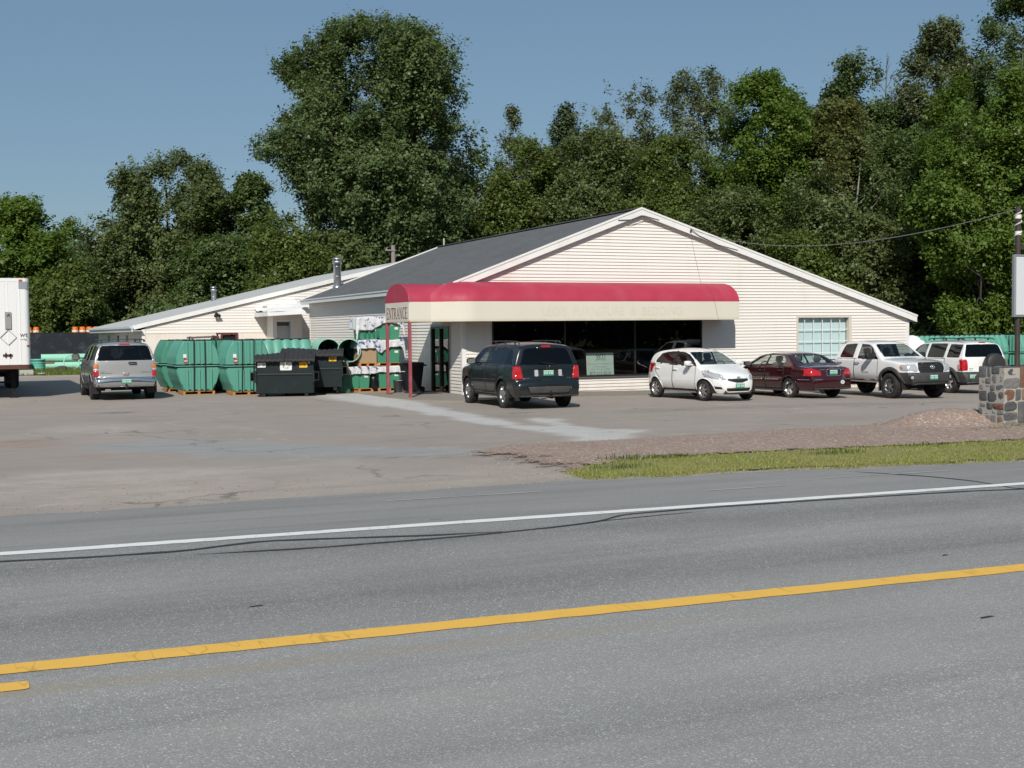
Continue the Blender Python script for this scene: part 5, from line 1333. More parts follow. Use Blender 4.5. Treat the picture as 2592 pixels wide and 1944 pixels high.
    sp = dict(outline=[(2.44,.46),(2.52,.54),(2.535,.66),(2.53,.78),(2.47,.82),(2.455,.96),(2.42,1.06),(2.32,1.11),(1.85,1.18),(1.32,1.225),(1.20,1.245),(.62,1.665),(.45,1.725),(.10,1.765),(-.35,1.775),(-.74,1.745),(-.90,1.69),(-.985,1.60),(-1.06,1.22),(-1.08,1.17),(-1.14,1.155),(-1.6,1.15),(-2.66,1.15),(-2.74,1.12),(-2.76,.95),(-2.77,.62),(-2.74,.55)],
        zb=[(-2.8,.55),(-2.3,.50),(0,.46),(2.0,.46),(2.5,.47)], belt=[(-2.8,1.14),(1.2,1.13),(2.4,1.05)],
        hw=[(-2.77,.84),(-2.4,.88),(-1.5,.895),(1.1,.90),(1.9,.885),(2.2,.86),(2.54,.76)], tum=.36, bowf=.20, bowr=.04, crown=.04, rc=.08, zw=.80, tuck=.07, kb=.975,
        wheel=.385, track=.80, tw=.265, arch=.475, axles=(1.62,-1.62), rim=(6,.34,.28,False), rimr=.58, flare=(.115,.045,(-14,194)),
        glass=[([[(1.02,1.20),(.62,1.53),(.42,1.63),(.02,1.655),(.02,1.20)]], GL_MID, 'window', 0), ([[(-.20,1.22),(-.20,1.64),(-.26,1.66),(-.74,1.63),(-.80,1.56),(-.88,1.26),(-.84,1.22)]], GL_DARK, 'window', 1)],
        screens=[('F', [(-.70,1.265),(.70,1.265),(.60,1.60),(.52,1.66),(-.52,1.66),(-.60,1.60)], (.2,1.4), GL_CLEAR, 'windscreen'), ('B', [(-.55,1.26),(.55,1.26),(.5,1.56),(-.5,1.56)], (-1.2,-.8), GL_MID, 'rear_window')],
        panels=[([('F', hl), ('L', [(2.12,.86),(2.6,.86),(2.5,1.04),(2.2,1.05)])], CLRL, 'headlight', .008, .02), ([('F', mirror(hl)), ('R', [(2.12,.86),(2.6,.86),(2.5,1.04),(2.2,1.05)])], CLRL, 'headlight', .008, .02),
            ([('F', [(-.41,.80),(.41,.80),(.47,.90),(.45,1.05),(.38,1.09),(-.38,1.09),(-.45,1.05),(-.47,.90)])], BLACKP, 'grille', -.012, 0),
            ([('F', [(-1.0,.46),(1.0,.46),(1.0,.80),(-1.0,.80)], (2.0,3), .02), ('L', [(2.06,.46),(2.7,.46),(2.7,.80),(2.06,.80)]), ('R', [(2.06,.46),(2.7,.46),(2.7,.80),(2.06,.80)])], GREYP, 'bumper', .014, .03),
            ([('T', rrect(-2.62,-1.14,-.72,.72,.05), None)], BLACKP, 'bed_cover', -.02, 0),
            ([('L', [(-1.02,.52),(-1.06,1.15),(-1.10,1.15),(-1.06,.52)])], BLACKP, 'cab_gap', -.012, 0), ([('R', [(-1.02,.52),(-1.06,1.15),(-1.10,1.15),(-1.06,.52)])], BLACKP, 'cab_gap', -.012, 0),
            ([('B', [(.74,.72),(1.0,.72),(1.0,1.08),(.76,1.08)])], REDL, 'tail_light', .008, .02), ([('B', mirror([(.74,.72),(1.0,.72),(1.0,1.08),(.76,1.08)]))], REDL, 'tail_light', .008, .02)],
        doors=[[(1.04,1.185),(1.04,.75),(1.0,.56),(-.10,.54),(-.10,1.185)], [(-.115,1.185),(-.115,.54),(-.92,.54),(-.98,1.185)]],
        mirror=(.82,.15,1.26,(.075,.14,.10)), mirror_mat=BLACKP, handle=BLACKP, seats=((.25,),1.02,CLOTH), dash=(1.06,1.19), plates=[('F',0,.66)])
    root, B = car('white_pickup', 'white extended cab pickup with black bumper facing the road by the gable corner', 'pickup truck', (12.0,-5.65,-.11), 268, sp, pt)
    m = MB()
    for k in range(4): m.tube([B.place('F', y, .86+.06*k)[0]+Vector((.006,0,0)) for y in np.linspace(-.36,.36,7)], .008, 6)
    p, ex, ey, N = B.place('F', 0, .96); m.build('grille_bars', GREYP, root)
    B.line('F', [(-.41,.80),(.41,.80),(.47,.90),(.45,1.05),(.38,1.09),(-.38,1.09),(-.45,1.05),(-.47,.90)], .016, BLACKP, 'grille_surround', root, True, .004)
    m = MB(); ring(m, p+N*.02, ex, ey, .085, .06, .011); ring(m, p+N*.02, ex, ey, .03, .06, .009); ring(m, p+N*.02+ey*.018, ex, ey, .06, .024, .008); m.build('emblem', CHROME, root)
    for sg in (1,-1):
        m = MB(); p, ex, ey, N = B.place('F', sg*.70, .66); m.cyl(p-N*.01, p+N*.022, .085, .085); m.build('fog_surround', BLACKP, root)
        m = MB(); m.cyl(p+N*.0, p+N*.028, .05); m.build('fog_light', CLRL, root)
        m = MB(); p, ex, ey, N = B.place('F', sg*.84, .95); superell(m, p+N*.0, (.03,.05,.05), .7); m.build('turn_signal', AMBL, root)
        m = MB(); m.box(1.08,1.10, sg*.74-.13, sg*.74+.13, .22, .62); m.build('mud_flap', GREYP, root)
        v = 'L' if sg > 0 else 'R'; m = MB(); p, ex, ey, N = B.place(v, .45, .78); put_text(m, 'TACOMA', .05, p+N*.006, ex, ey, .36); m.build('lettering', GREYP, root)
    # ---------------------------------------------------------------- white SUV with a spare wheel
    pt = M_paint('suv_white_paint', (.78,.78,.77), .3, dirt=(.42,.39,.35), dirt_h=.7)
    tl = [(.68,.78),(.90,.78),(.92,1.10),(.86,1.14),(.72,1.14),(.68,1.08)]
    sp = dict(outline=[(2.12,.38),(2.18,.48),(2.19,.66),(2.16,.84),(2.08,1.0),(1.95,1.06),(1.30,1.12),(1.14,1.15),(.66,1.60),(.50,1.69),(.15,1.755),(-.6,1.785),(-1.45,1.765),(-1.82,1.705),(-1.90,1.64),(-2.02,1.22),(-2.05,1.0),(-2.07,.74),(-2.13,.72),(-2.16,.66),(-2.16,.48),(-2.12,.40)],
        zb=[(-2.2,.41),(-1.8,.36),(0,.34),(1.8,.35),(2.2,.38)], belt=[(-2.2,1.17),(1.1,1.12),(2.2,1.05)],
        hw=[(-2.16,.82),(-1.9,.88),(-1.4,.895),(1.0,.895),(1.7,.86),(2.0,.80),(2.19,.70)], tum=.36, bowf=.16, bowr=.08, crown=.05, rc=.09, zw=.75, tuck=.06, kb=.965,
        wheel=.362, track=.79, tw=.235, arch=.425, axles=(1.33,-1.32), rim=(5,.34,.30,False), rimr=.62, flare=(.11,.05,(-16,196)),
        glass=[([[(.98,1.18),(.70,1.48),(.52,1.60),(.42,1.635),(.06,1.65),(.06,1.18)]], GL_MID, 'window', 0), ([rrect(-.98,-.06,1.19,1.66,.05)], GL_DARK, 'window', 1), ([rrect(-1.78,-1.12,1.20,1.64,.05)], GL_DARK, 'quarter_window', None)],
        screens=[('F', [(-.68,1.18),(.68,1.18),(.58,1.64),(-.58,1.64)], (.2,1.3), GL_MID, 'windscreen'), ('B', [(-.72,1.22),(.72,1.22),(.74,1.28),(.63,1.60),(.57,1.64),(-.57,1.64),(-.63,1.60),(-.74,1.28)], (-2.4,-1.6), GL_DARK, 'rear_window')],
        panels=[([('B', tl), ('L', [(-2.3,.78),(-1.98,.80),(-1.96,1.12),(-2.3,1.13)])], REDL, 'tail_light', .014, .03), ([('B', mirror(tl)), ('R', [(-2.3,.78),(-1.98,.80),(-1.96,1.12),(-2.3,1.13)])], REDL, 'tail_light', .014, .03),
            ([('B', [(-1,.36),(1,.36),(1,.73),(-1,.73)], (-3,-1.7), .02), ('L', [(-1.82,.38),(-2.4,.38),(-2.4,.73),(-1.80,.73)]), ('R', [(-1.82,.38),(-2.4,.38),(-2.4,.73),(-1.80,.73)])], GREYP, 'bumper', .016, .03),
            ([('F', [(-1,.36),(1,.36),(1,.68),(-1,.68)], (1.6,3), .02)], GREYP, 'bumper', .014, .03), ([('F', circ(.6,.86,.10)), ], CLRL, 'headlight', .006, .02), ([('F', circ(-.6,.86,.10)), ], CLRL, 'headlight', .006, .02)],
        doors=[[(1.0,1.16),(.98,.7),(.86,.44),(-.02,.42),(-.02,1.16)], [(-.035,1.16),(-.035,.42),(-.78,.42),(-.92,.70),(-1.05,1.0),(-1.05,1.16)]],
        mirror=(.80,.14,1.21,(.07,.12,.085)), mirror_mat=BLACKP, seats=((.25,-.75),1.0,CLOTH), dash=(1.0,1.12), plates=[('B',.55,.58)])
    root, B = car('white_suv', 'white SUV with a covered spare wheel on its tailgate behind the stone wall', 'SUV', (16.4,-3.98,-.168), 83, sp, pt)
    roof_rack(root, (.2,-1.72), .58, 1.83, BLACKP)
    m = MB(); m.lathe([(0,-.02),(.10,0),(.33,.0),(.36,.03),(.365,.12),(.36,.22),(.33,.255),(.1,.262),(0,.262)], (-2.13,-.17,.98), (-1,0,0), 36); m.build('spare_wheel_cover', M_plain('black_vinyl', (.03,.031,.033), .5, .15, 3), root)
    m = MB(); m.bar((-2.0,-.17,.98),(-2.15,-.17,.98),.2,.2); m.build('spare_carrier', BLACKP, root)
    m = MB(); p, ex, ey, N = B.place('B', 0, 1.685); m.prism(rrect(-.12,.12,-.025,.025,.01), p+N*.004, ex, ey, N, .014); m.build('brake_light', REDL, root)
    m = MB(); p, ex, ey, N = B.place('B', .56, .84); put_text(m, 'Jeep', .05, p+N*.005, ex, ey, .15); p, ex, ey, N = B.place('B', .56, .78); put_text(m, 'LIBERTY', .022, p+N*.005, ex, ey, .15); m.build('lettering', GREYP, root)
    # ---------------------------------------------------------------- silver full-size SUV
    pt = M_paint('pewter_paint', (.42,.405,.385), .28, metal=.45, dirt=(.22,.20,.175), dirt_h=.8)
    sp = dict(outline=[(2.66,.42),(2.73,.55),(2.75,.75),(2.72,1.0),(2.62,1.10),(2.2,1.16),(1.5,1.22),(1.32,1.26),(.82,1.70),(.62,1.80),(.25,1.855),(-.8,1.885),(-2.0,1.87),(-2.40,1.82),(-2.50,1.75),(-2.62,1.28),(-2.65,1.0),(-2.67,.80),(-2.70,.765),(-2.80,.75),(-2.82,.66),(-2.82,.52),(-2.76,.46)],
        zb=[(-2.85,.47),(-2.3,.42),(0,.38),(2.3,.40),(2.75,.42)], belt=[(-2.8,1.27),(2.6,1.20)],
        hw=[(-2.82,.90),(-2.55,.965),(-1.8,.995),(1.4,1.0),(2.2,.985),(2.55,.94),(2.75,.84)], tum=.32, bowf=.12, bowr=.07, crown=.05, rc=.09, zw=.85, tuck=.07, kb=.965,
        wheel=.392, track=.855, tw=.27, arch=.465, axles=(1.70,-1.62), rim=(5,.36,.32,False), rimr=.62,
        glass=[([[(1.14,1.29),(.80,1.60),(.62,1.72),(.12,1.745),(.12,1.29)]], GL_MID, 'window', 0), ([[(.02,1.29),(.02,1.745),(-.92,1.745),(-.92,1.29)]], GL_DARK, 'window', 1), ([[(-1.04,1.29),(-1.04,1.745),(-2.30,1.72),(-2.40,1.30)]], GL_DARK, 'quarter_window', None)],
        screens=[('F', [(-.80,1.28),(.80,1.28),(.70,1.75),(-.70,1.75)], (.4,1.5), GL_MID, 'windscreen'), ('B', [(-.84,1.28),(.84,1.28),(.74,1.70),(.66,1.755),(-.66,1.755),(-.74,1.70)], (-2.9,-2.2), GL_DARK, 'rear_window')],
        panels=[([('B', [(.82,.78),(1.1,.78),(1.1,.96),(.82,.96)]), ('L', [(-2.9,.78),(-2.60,.78),(-2.60,.96),(-2.9,.96)])], REDL, 'tail_light', .008, .03), ([('B', mirror([(.82,.78),(1.1,.78),(1.1,.96),(.82,.96)])), ('R', [(-2.9,.78),(-2.60,.78),(-2.60,.96),(-2.9,.96)])], REDL, 'tail_light', .008, .03),
            ([('B', [(.82,.96),(1.1,.96),(1.1,1.03),(.82,1.03)]), ('L', [(-2.9,.96),(-2.60,.96),(-2.60,1.03),(-2.9,1.03)])], CLRL, 'reverse_light', .008, .03), ([('B', mirror([(.82,.96),(1.1,.96),(1.1,1.03),(.82,1.03)])), ('R', [(-2.9,.96),(-2.60,.96),(-2.60,1.03),(-2.9,1.03)])], CLRL, 'reverse_light', .008, .03),
            ([('B', [(.82,1.03),(1.1,1.03),(1.1,1.15),(.82,1.15)]), ('L', [(-2.9,1.03),(-2.60,1.03),(-2.60,1.15),(-2.9,1.15)])], AMBL, 'turn_signal', .008, .03), ([('B', mirror([(.82,1.03),(1.1,1.03),(1.1,1.15),(.82,1.15)])), ('R', [(-2.9,1.03),(-2.60,1.03),(-2.60,1.15),(-2.9,1.15)])], AMBL, 'turn_signal', .008, .03),
            ([('B', [(-.95,.46),(.95,.46),(.95,.74),(-.95,.74)], (-3,-2.5), .05)], CHROME, 'bumper', .012, .03),
            ([('F', [(.55,.85),(.9,.85),(.92,1.02),(.55,1.02)])], CLRL, 'headlight', .006, .02), ([('F', mirror([(.55,.85),(.9,.85),(.92,1.02),(.55,1.02)]))], CLRL, 'headlight', .006, .02), ([('F', [(-.5,.75),(.5,.75),(.5,1.02),(-.5,1.02)])], BLACKP, 'grille', -.01, 0)],
        doors=[[(1.16,1.27),(1.14,.8),(1.06,.50),(.08,.48),(.08,1.27)], [(.065,1.27),(.065,.48),(-.92,.48),(-1.06,.78),(-1.08,1.27)]],
        mirror=(.95,.24,1.33,(.08,.13,.11)), mirror_mat=GREYP, seats=((.45,-.6),1.12,CLOTH), dash=(1.2,1.24), plates=[('B',0,.62)], handle=BLACKP)
    root, B = car('silver_suv', 'big pewter silver SUV seen from behind beside the green tanks', 'SUV', (-9.96,6.5,-.02), 90.2, sp, pt)
    roof_rack(root, (.3,-2.2), .66, 1.925, GREYP, (-.2,-1.7))
    m = MB(); p, ex, ey, N = B.place('B', 0, 1.785); m.prism(rrect(-.16,.16,-.025,.03,.01), p+N*.004, ex, ey, N, .014); m.build('brake_light', REDL, root)
    m = MB(); p, ex, ey, N = B.place('B', -.24, 1.185); m.tube([p+N*.02-ex*(-.1)+ey*.0, p+N*.035-ex*(-.09)+ey*.025, p+N*.035-ex*(.13)+ey*.035, p+N*.02-ex*.15+ey*.01, p+N*.035-ex*.12-ey*.03, p+N*.03-ex*(-.1)-ey*.03], .013, 6); m.build('tailgate_handle', BLACKP, root)
    m = MB(); p, ex, ey, N = B.place('B', .0, .86); superell(m, p, (.04,.10,.05), .5); m.build('hatch_pull', pt, root)
    m = MB(); p, ex, ey, N = B.place('B', -.62, .90); put_text(m, 'CHEVROLET', .028, p+N*.005, ex, ey, .34); p, ex, ey, N = B.place('B', .6, .885); put_text(m, 'SUBURBAN', .025, p+N*.005, ex, ey, .36); p, ex, ey, N = B.place('B', .7, .93); put_text(m, '1500', .025, p+N*.005, ex, ey, .13); m.build('lettering', GREYP, root)
    m = MB(); m.bar((-2.72,-.45,.42),(-2.72,.45,.42),.06,.06); m.bar((-2.9,0,.42),(-2.5,0,.42),.06,.06); m.cyl((-2.86,0,.44),(-2.86,0,.52),.025); m.build('tow_hitch', UNDER, root)
    for sg in (1,-1):
        m = MB(); m.box(-2.10,-2.085, sg*.86-.16, sg*.86+.16, .22, .62); m.build('mud_flap', BLACKP, root)
        m = MB(); m.tube([(1.1, sg*.96, .42),(.9, sg*.99, .38),(-.9, sg*.99, .38),(-1.05, sg*.96, .42)], .04, 8); m.build('running_board', BLACKP, root)
# ================================================================== yard goods
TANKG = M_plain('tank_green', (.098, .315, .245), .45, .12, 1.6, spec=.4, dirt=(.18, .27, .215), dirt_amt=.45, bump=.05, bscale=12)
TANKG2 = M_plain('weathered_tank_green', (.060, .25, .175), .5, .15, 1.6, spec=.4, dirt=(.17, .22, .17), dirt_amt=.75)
SEAMG = M_plain('flange_green', (.12, .33, .25), .5, .1, 3)
STRAP = M_plain('black_strap', (.015, .017, .016), .5)
WHITEL = M_plain('white_label', (.72, .72, .69), .5, .05)
REDS = M_plain('red_sticker', (.42, .035, .035), .5)
def M_wood(name, col):
    t = NT(name); v = t.obj()
    c = t.mix(t.noise(v, 3, 5, .65, (.5, 9, 9)), sc3(col, .68), sc3(col, 1.2))
    c = t.mix(t.math('MULTIPLY', t.ramp(t.noise(v, 1.7, 4), [(.5, 0), (.75, 1)]), .4), c, sc3(col, .45))
    t.princ(c, .8, 0, .2, t.noise(v, 30, 3, .6, (.3, 4, 4)), .3, .01)
    return t.m
ORW = M_wood('fresh_orange_pine', (.50, .225, .075)); BRW = M_wood('aged_brown_board', (.23, .16, .11)); GRW = M_wood('grey_weathered_pole', (.26, .235, .21))

def pallet(loc, rz, w, d, label, mat=None, h=.12, group=None):
    m = MB(); n = 3
    for x in (-w/2+.045, 0, w/2-.045): m.box(x-.04, x+.04, -d/2, d/2, .018, h-.02)
    k = max(5, int(d/.16))
    for i in range(k):
        y = -d/2 + (d-.1)*i/(k-1); m.box(-w/2, w/2, y, y+.1, h-.02, h)
    for y in (-d/2, -.05, d/2-.1): m.box(-w/2, w/2, y, y+.1, 0, .018)
    o = m.build('wooden_pallet', mat or ORW, None, .003); o.location = loc; o.rotation_euler = (0, 0, rz)
    return tag(o, label, 'pallet', group)

SECT = [(0, .50), (.10, .545), (.33, .655), (.60, .74), (.86, .755), (.90, .755), (1.15, .745), (1.42, .655), (1.62, .56), (1.73, .485)]
def make_tank(loc, rz, L, label, seed=0, mat=None, ends=True, labels=True, group='green fibreglass tanks on pallets'):
    g = random.Random(seed); root = empty('fiberglass_tank', loc, rz, label, 'tank', group); mat = mat or TANKG
    # stations along the length with rounded corrugations
    ys = []; y = .09
    ys = [(0, .925), (.03, .955), (.07, .985), (.12, 1.0)]
    n = max(3, int((L-.24)/.29)); st = (L-.24)/n
    for k in range(n):
        y0 = .12+k*st
        ys += [(y0+st*.50, 1.0), (y0+st*.60, .965), (y0+st*.86, .965), (y0+st*.97, 1.0)]
    ys += [(L-.12, 1.0), (L-.07, .985), (L-.03, .955), (L, .925)]
    prof = resample(SECT, .05)
    def shell(z0, z1, nm):
        P = [(w, z) for z, w in prof if z0 <= z <= z1]
        m = MB(); rows = []
        for (y, s) in ys:
            q = [(w*s, y, .865+(z-.865)*(s if z < .2 or z > 1.6 else 1)) for w, z in P]
            rows.append(q)
        m.grid([[p for p in r] for r in rows]); m.grid([[(-p[0], p[1], p[2]) for p in r][::-1] for r in rows])
        e0 = rows[0]; e1 = rows[-1]
        m.add(e0 + [(-p[0], p[1], p[2]) for p in e0[::-1]], [tuple(range(2*len(e0)-1, -1, -1))]); m.add(e1 + [(-p[0], p[1], p[2]) for p in e1[::-1]], [tuple(range(2*len(e1)))])
        zc = 1 if z1 > 1 else 0     # roof or floor
        k = -1 if zc else 0
        m.grid([[r[k], (-r[k][0], r[k][1], r[k][2])] for r in rows], smooth=False)
        # upright ribs on both ends
        for sg, yy in ((-1, 0), (1, L)):
            for x in (-.40, -.20, 0, .20, .40):
                za = P[0][1] if True else 0; zs = [z for w, z in P if w*.925 > abs(x)+.06]
                if not zs: continue
                a, b = max(zs[0], P[0][1]+.02), min(zs[-1], P[-1][1]-.02)
                if z0 < .5: b -= .05
                sec = [(x-.058, 0), (x-.044, .048), (x+.044, .048), (x+.058, 0)]
                m.grid([[(u, yy+sg*d, z) for u, d in (sec if sg < 0 else sec[::-1])] for z in (a, a+.04, b-.04, b)], smooth=False)
                m.add([(u, yy+sg*d, b) for u, d in sec], [(0,1,2,3)]); m.add([(u, yy+sg*d, a) for u, d in sec], [(3,2,1,0)])
        return m.build(nm, mat, root)
    shell(.885, 1.74, 'upper_shell'); shell(-.01, .845, 'lower_shell')
    m = MB(); w = .80
    m.box(-w, w, -.055, L+.055, .848, .882); m.build('flange', SEAMG, root, .006)
    m = MB(); tp = .40
    m.box(-.47, .47, .06, L-.06, 1.725, 1.75); m.build('lid', STRAP if g.random() < 2 else mat, root, .006)
    for x in (-.17+g.uniform(-.03, .03), .2+g.uniform(-.03, .03)):
        tw = g.uniform(-.05, .05); m = MB(); P = [(x+tw, -.056, -.005), (x+tw*.4, -.066, .865), (x, -.056, 1.73), (x, .05, 1.765), (x, L-.05, 1.765), (x, L+.036, 1.73), (x, L+.062, .865), (x, L+.036, 0)]
        for a, b in zip(P, P[1:]): m.bar(a, b, .038, .008)
        m.build('strap', STRAP, root)
    if labels:
        x = -.46; m = MB(); m.box(x-.055, x+.055, -.056, -.047, 1.15, 1.27); m.build('label', WHITEL, root)
        m = MB(); m.cyl((x+.03, -.03, 1.04), (x+.03, -.058, 1.04), .07, n=20, mat=0); m.box(x-.025, x+.085, -.062, -.058, 1.025, 1.055, 1); m.build('sticker', [REDS, WHITEL], root)
    return root

def build_tanks():
    GH = ground_h
    spots = [((-7.30, 6.1), 0.0, 2.2, 'ribbed green tank on a pallet, beside the silver SUV and before its twin', 1),
             ((-7.42, 8.75), .0, 2.2, 'ribbed green tank on a pallet half hidden behind its front twin beside the silver SUV', 2),
             ((-6.25, 7.7), .0, 2.2, 'shaded ribbed green tank in the gap between the two forward green tanks', 3),
             ((-5.88, 4.75), .0, 1.9, 'ribbed green tank on a pallet just behind the front dumpster', 4)]
    for (x, y), rz, L, lab, sd in spots:
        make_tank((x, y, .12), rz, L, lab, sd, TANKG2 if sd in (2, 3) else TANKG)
        pallet((x, y+.55, 0), rz, 1.08, 1.15, {1: 'orange wooden pallet under the front green tank by the silver SUV', 2: 'wooden pallet under the rear green tank by the silver SUV', 3: 'wooden pallet under the shaded green tank in the middle', 4: 'wooden pallet under the green tank behind the front dumpster'}[sd])
    make_tank((-3.25, 7.15, .12), R(90), 2.2, 'long green tank lying crosswise behind the dumpsters, its ribbed flank showing', 5)
    pallet((-4.35, 7.15, 0), R(90), 1.1, 1.2, 'wooden pallet under the crosswise green tank')
    # beyond the gable corner at the right
    for i, (x, y, lab) in enumerate(((27.0, 8.0, 'green ribbed tank nearest the gable corner, behind the white bags'), (31.0, 8.0, 'green ribbed tank in the middle of the row behind the white SUV'), (35.2, 7.6, 'green ribbed tank at the far right of the row behind the sign post'))):
        z = GH(x, y); make_tank((x, y, z+.12), R(90), 4.0 if i != 1 else 3.7, lab, 10+i, TANKG, labels=False, group='green fibreglass tanks in the row at the right')
        pallet((x-2, y, z), R(90), 1.1, 2.2, ('grey pallet under the tank by the gable corner', 'grey pallet under the middle tank behind the white SUV', 'grey pallet under the far right tank behind the sign post')[i], BRW)

def build_dumpsters():
    t = NT('dumpster_paint'); v = t.obj()
    c = t.mix(t.noise(v, 2, 4), (.008, .014, .016), (.013, .022, .024))
    c = t.mix(t.ramp(t.noise(v, 2.6, 6, .75, (1, 1, .5)), [(.56, 0), (.78, .55)]), c, (.04, .04, .038)); c = t.mix(t.ramp(t.noise(v, 6, 6, .8), [(.66, 0), (.72, .7)]), c, (.13, .06, .035))
    t.princ(c, .5, 0, .3, t.noise(v, 8, 3), .12, .02); DP = t.m
    LID = M_plain('black_lid_plastic', (.030, .028, .028), .75, .2, 3, bump=.1, bscale=8)
    YEL = M_plain('yellow_warning_label', (.72, .44, .03), .5, .06, 4); INK = M_plain('black_ink', (.03, .03, .03), .6); GRN = M_plain('green_ink', (.06, .17, .11), .6)
    ORG = M_plain('orange_ink', (.75, .28, .02), .6)
    def dumpster(loc, rz, w, d, label, extra):
        r = empty('dumpster', loc, R(rz), label, 'dumpster', 'dark dumpsters in front of the green tanks')
        m = MB(); P = [(.03, .11), (d-.02, .11), (d, 1.30), (.06, 1.19), (.06, .745), (.0, .70)]      # (y, z) side outline
        m.prism(P, (0, 0, 0), (0, 1, 0), (0, 0, 1), (1, 0, 0), w); m.build('body', DP, r, .008)
        m = MB(); m.box(.02, w-.02, -.022, .05, .70, .745); m.box(-.03, w+.03, -.0, .1, 1.15, 1.20); m.box(-.03, w+.03, d-.06, d+.03, 1.25, 1.31); m.build('rim', DP, r, .008)
        for x in (.18, w-.30): m2 = MB().box(x, x+.12, .05, d-.05, .0, .11).build('skid', DP, r, .006)
        for sg, x in ((-1, 0), (1, w)):
            m = MB(); x0, x1 = (x-.17, x) if sg < 0 else (x, x+.17)
            m.box(x0, x1, -.03, d*.8, .78, .80); m.box(x0, x1, -.03, d*.8, .52, .54); m.box(x0 if sg < 0 else x1-.02, x0+.02 if sg < 0 else x1, -.03, d*.8, .54, .78); m.box(x-.03, x+.03, -.05, .02, .46, .86); m.build('fork_pocket', DP, r, .005)
            m = MB()
            for yy in (.3, .62, .95):
                if yy < d-.08: m.box(x-.018, x+.018, yy, yy+.05, .14, 1.15)
            m.build('side_rib', DP, r, .004)
        for k in range(2):      # two corrugated lids, sagging
            a, b = k*w/2-.06*(k == 0)+.008, (k+1)*w/2+.06*(k == 1)-.008; rows = []
            for i in range(34):
                x = a+(b-a)*i/33; row = []
                for j in range(16):
                    q = j/15; y = -.08+(d+.14)*q
                    z = 1.205+.17*q+.025*math.sin(math.pi*q) + .014*math.sin(i*1.15) - .03*math.sin(math.pi*i/33)*math.sin(math.pi*q) + .03*math.sin(3*x+5*q+extra)*q
                    row.append((x, y, z))
                rows.append([(row[0][0], row[0][1], row[0][2]-.07)] + row)
            o = MB().grid(rows).build('lid', LID, r); s = o.modifiers.new('th', 'SOLIDIFY'); s.thickness = .02
        return r
    r = dumpster((-5.98, 3.18, 0), -17, 1.86, 1.14, 'dark green dumpster with a white recycling sign on its front', 0)
    m = MB(); m.prism(rrect(.78, 1.16, .86, 1.14, .03), (0, .058, 0), (1,0,0), (0,0,1), (0,-1,0), .006, 0)
    c = Vector((.97, .050, .995))   # three chasing arrows
    for k in range(3):
        a0 = R(90+120*k); a1 = R(90+120*(k+1)); p = Vector((math.cos(a0), 0, math.sin(a0)))*.115; q = Vector((math.cos(a1), 0, math.sin(a1)))*.115
        u = (q-p).normalized(); A = c+p+u*.035; B_ = c+q-u*.05; m.bar(A, B_, .02, .003, 1)
        n = Vector((-u.z, 0, u.x)); m.add([B_+n*.028, B_-n*.028, B_+u*.04], [(0,1,2), (2,1,0)], 1)
    m.build('recycling_sign', [WHITEL, GRN], r)
    m = MB(); m.prism(rrect(.06, .32, .96, 1.14, .015), (0, .058, 0), (1,0,0), (0,0,1), (0,-1,0), .005, 0); m.prism(rrect(.07, .31, 1.115, 1.135, .004), (0, .052, 0), (1,0,0), (0,0,1), (0,-1,0), .002, 1); m.prism(rrect(.23, .29, 1.03, 1.08, .01), (0, .052, 0), (1,0,0), (0,0,1), (0,-1,0), .002, 2); m.build('paper_label', [WHITEL, INK, M_plain('grey_ink', (.3, .32, .34), .6)], r)
    def warn(r, x0, z0):
        m = MB(); m.prism(rrect(x0, x0+.26, z0, z0+.19, .018), (0, .058, 0), (1,0,0), (0,0,1), (0,-1,0), .005, 0); m.prism(rrect(x0+.01, x0+.25, z0+.14, z0+.18, .01), (0, .052, 0), (1,0,0), (0,0,1), (0,-1,0), .002, 2)
        for zz in (.07, .085): m.prism([(x0+.03, z0+zz), (x0+.23, z0+zz), (x0+.23, z0+zz+.008), (x0+.03, z0+zz+.008)], (0, .052, 0), (1,0,0), (0,0,1), (0,-1,0), .002, 1)
        for xx in (.07, .16): m.cyl((x0+xx, .053, z0+.115), (x0+xx, .05, z0+.115), .016, n=10, mat=1)
        m.build('warning_label', [YEL, INK, ORG], r)
    warn(r, 1.40, .94)
    m = MB(); m.bar((1.82, .05, 1.12), (1.82, .05, 1.12+.001), .03, .03); m.cyl((1.72, .058, 1.10), (1.72, .03, 1.10), .03, n=10); m.build('latch', ALLOY, r)
    r = dumpster((-4.93, 4.06, .13), -17, 2.02, 1.3, 'dark blue green dumpster half hidden behind the one with the recycling sign', 2)
    warn(r, 1.58, .98)
    for x in (.15, 1.85):
        for y in (.15, 1.1):
            m = MB(); m.cyl((x-.03, y, -.06), (x+.03, y, -.06), .07); m.bar((x, y, -.02), (x, y, .12), .06, .05); m.build('caster', UNDER, r)
    m = MB(); m.tube([(1.1, -.01, 1.0), (1.1, -.03, .7)], .012, 6); m.build('lid_rod', ALLOY, r)

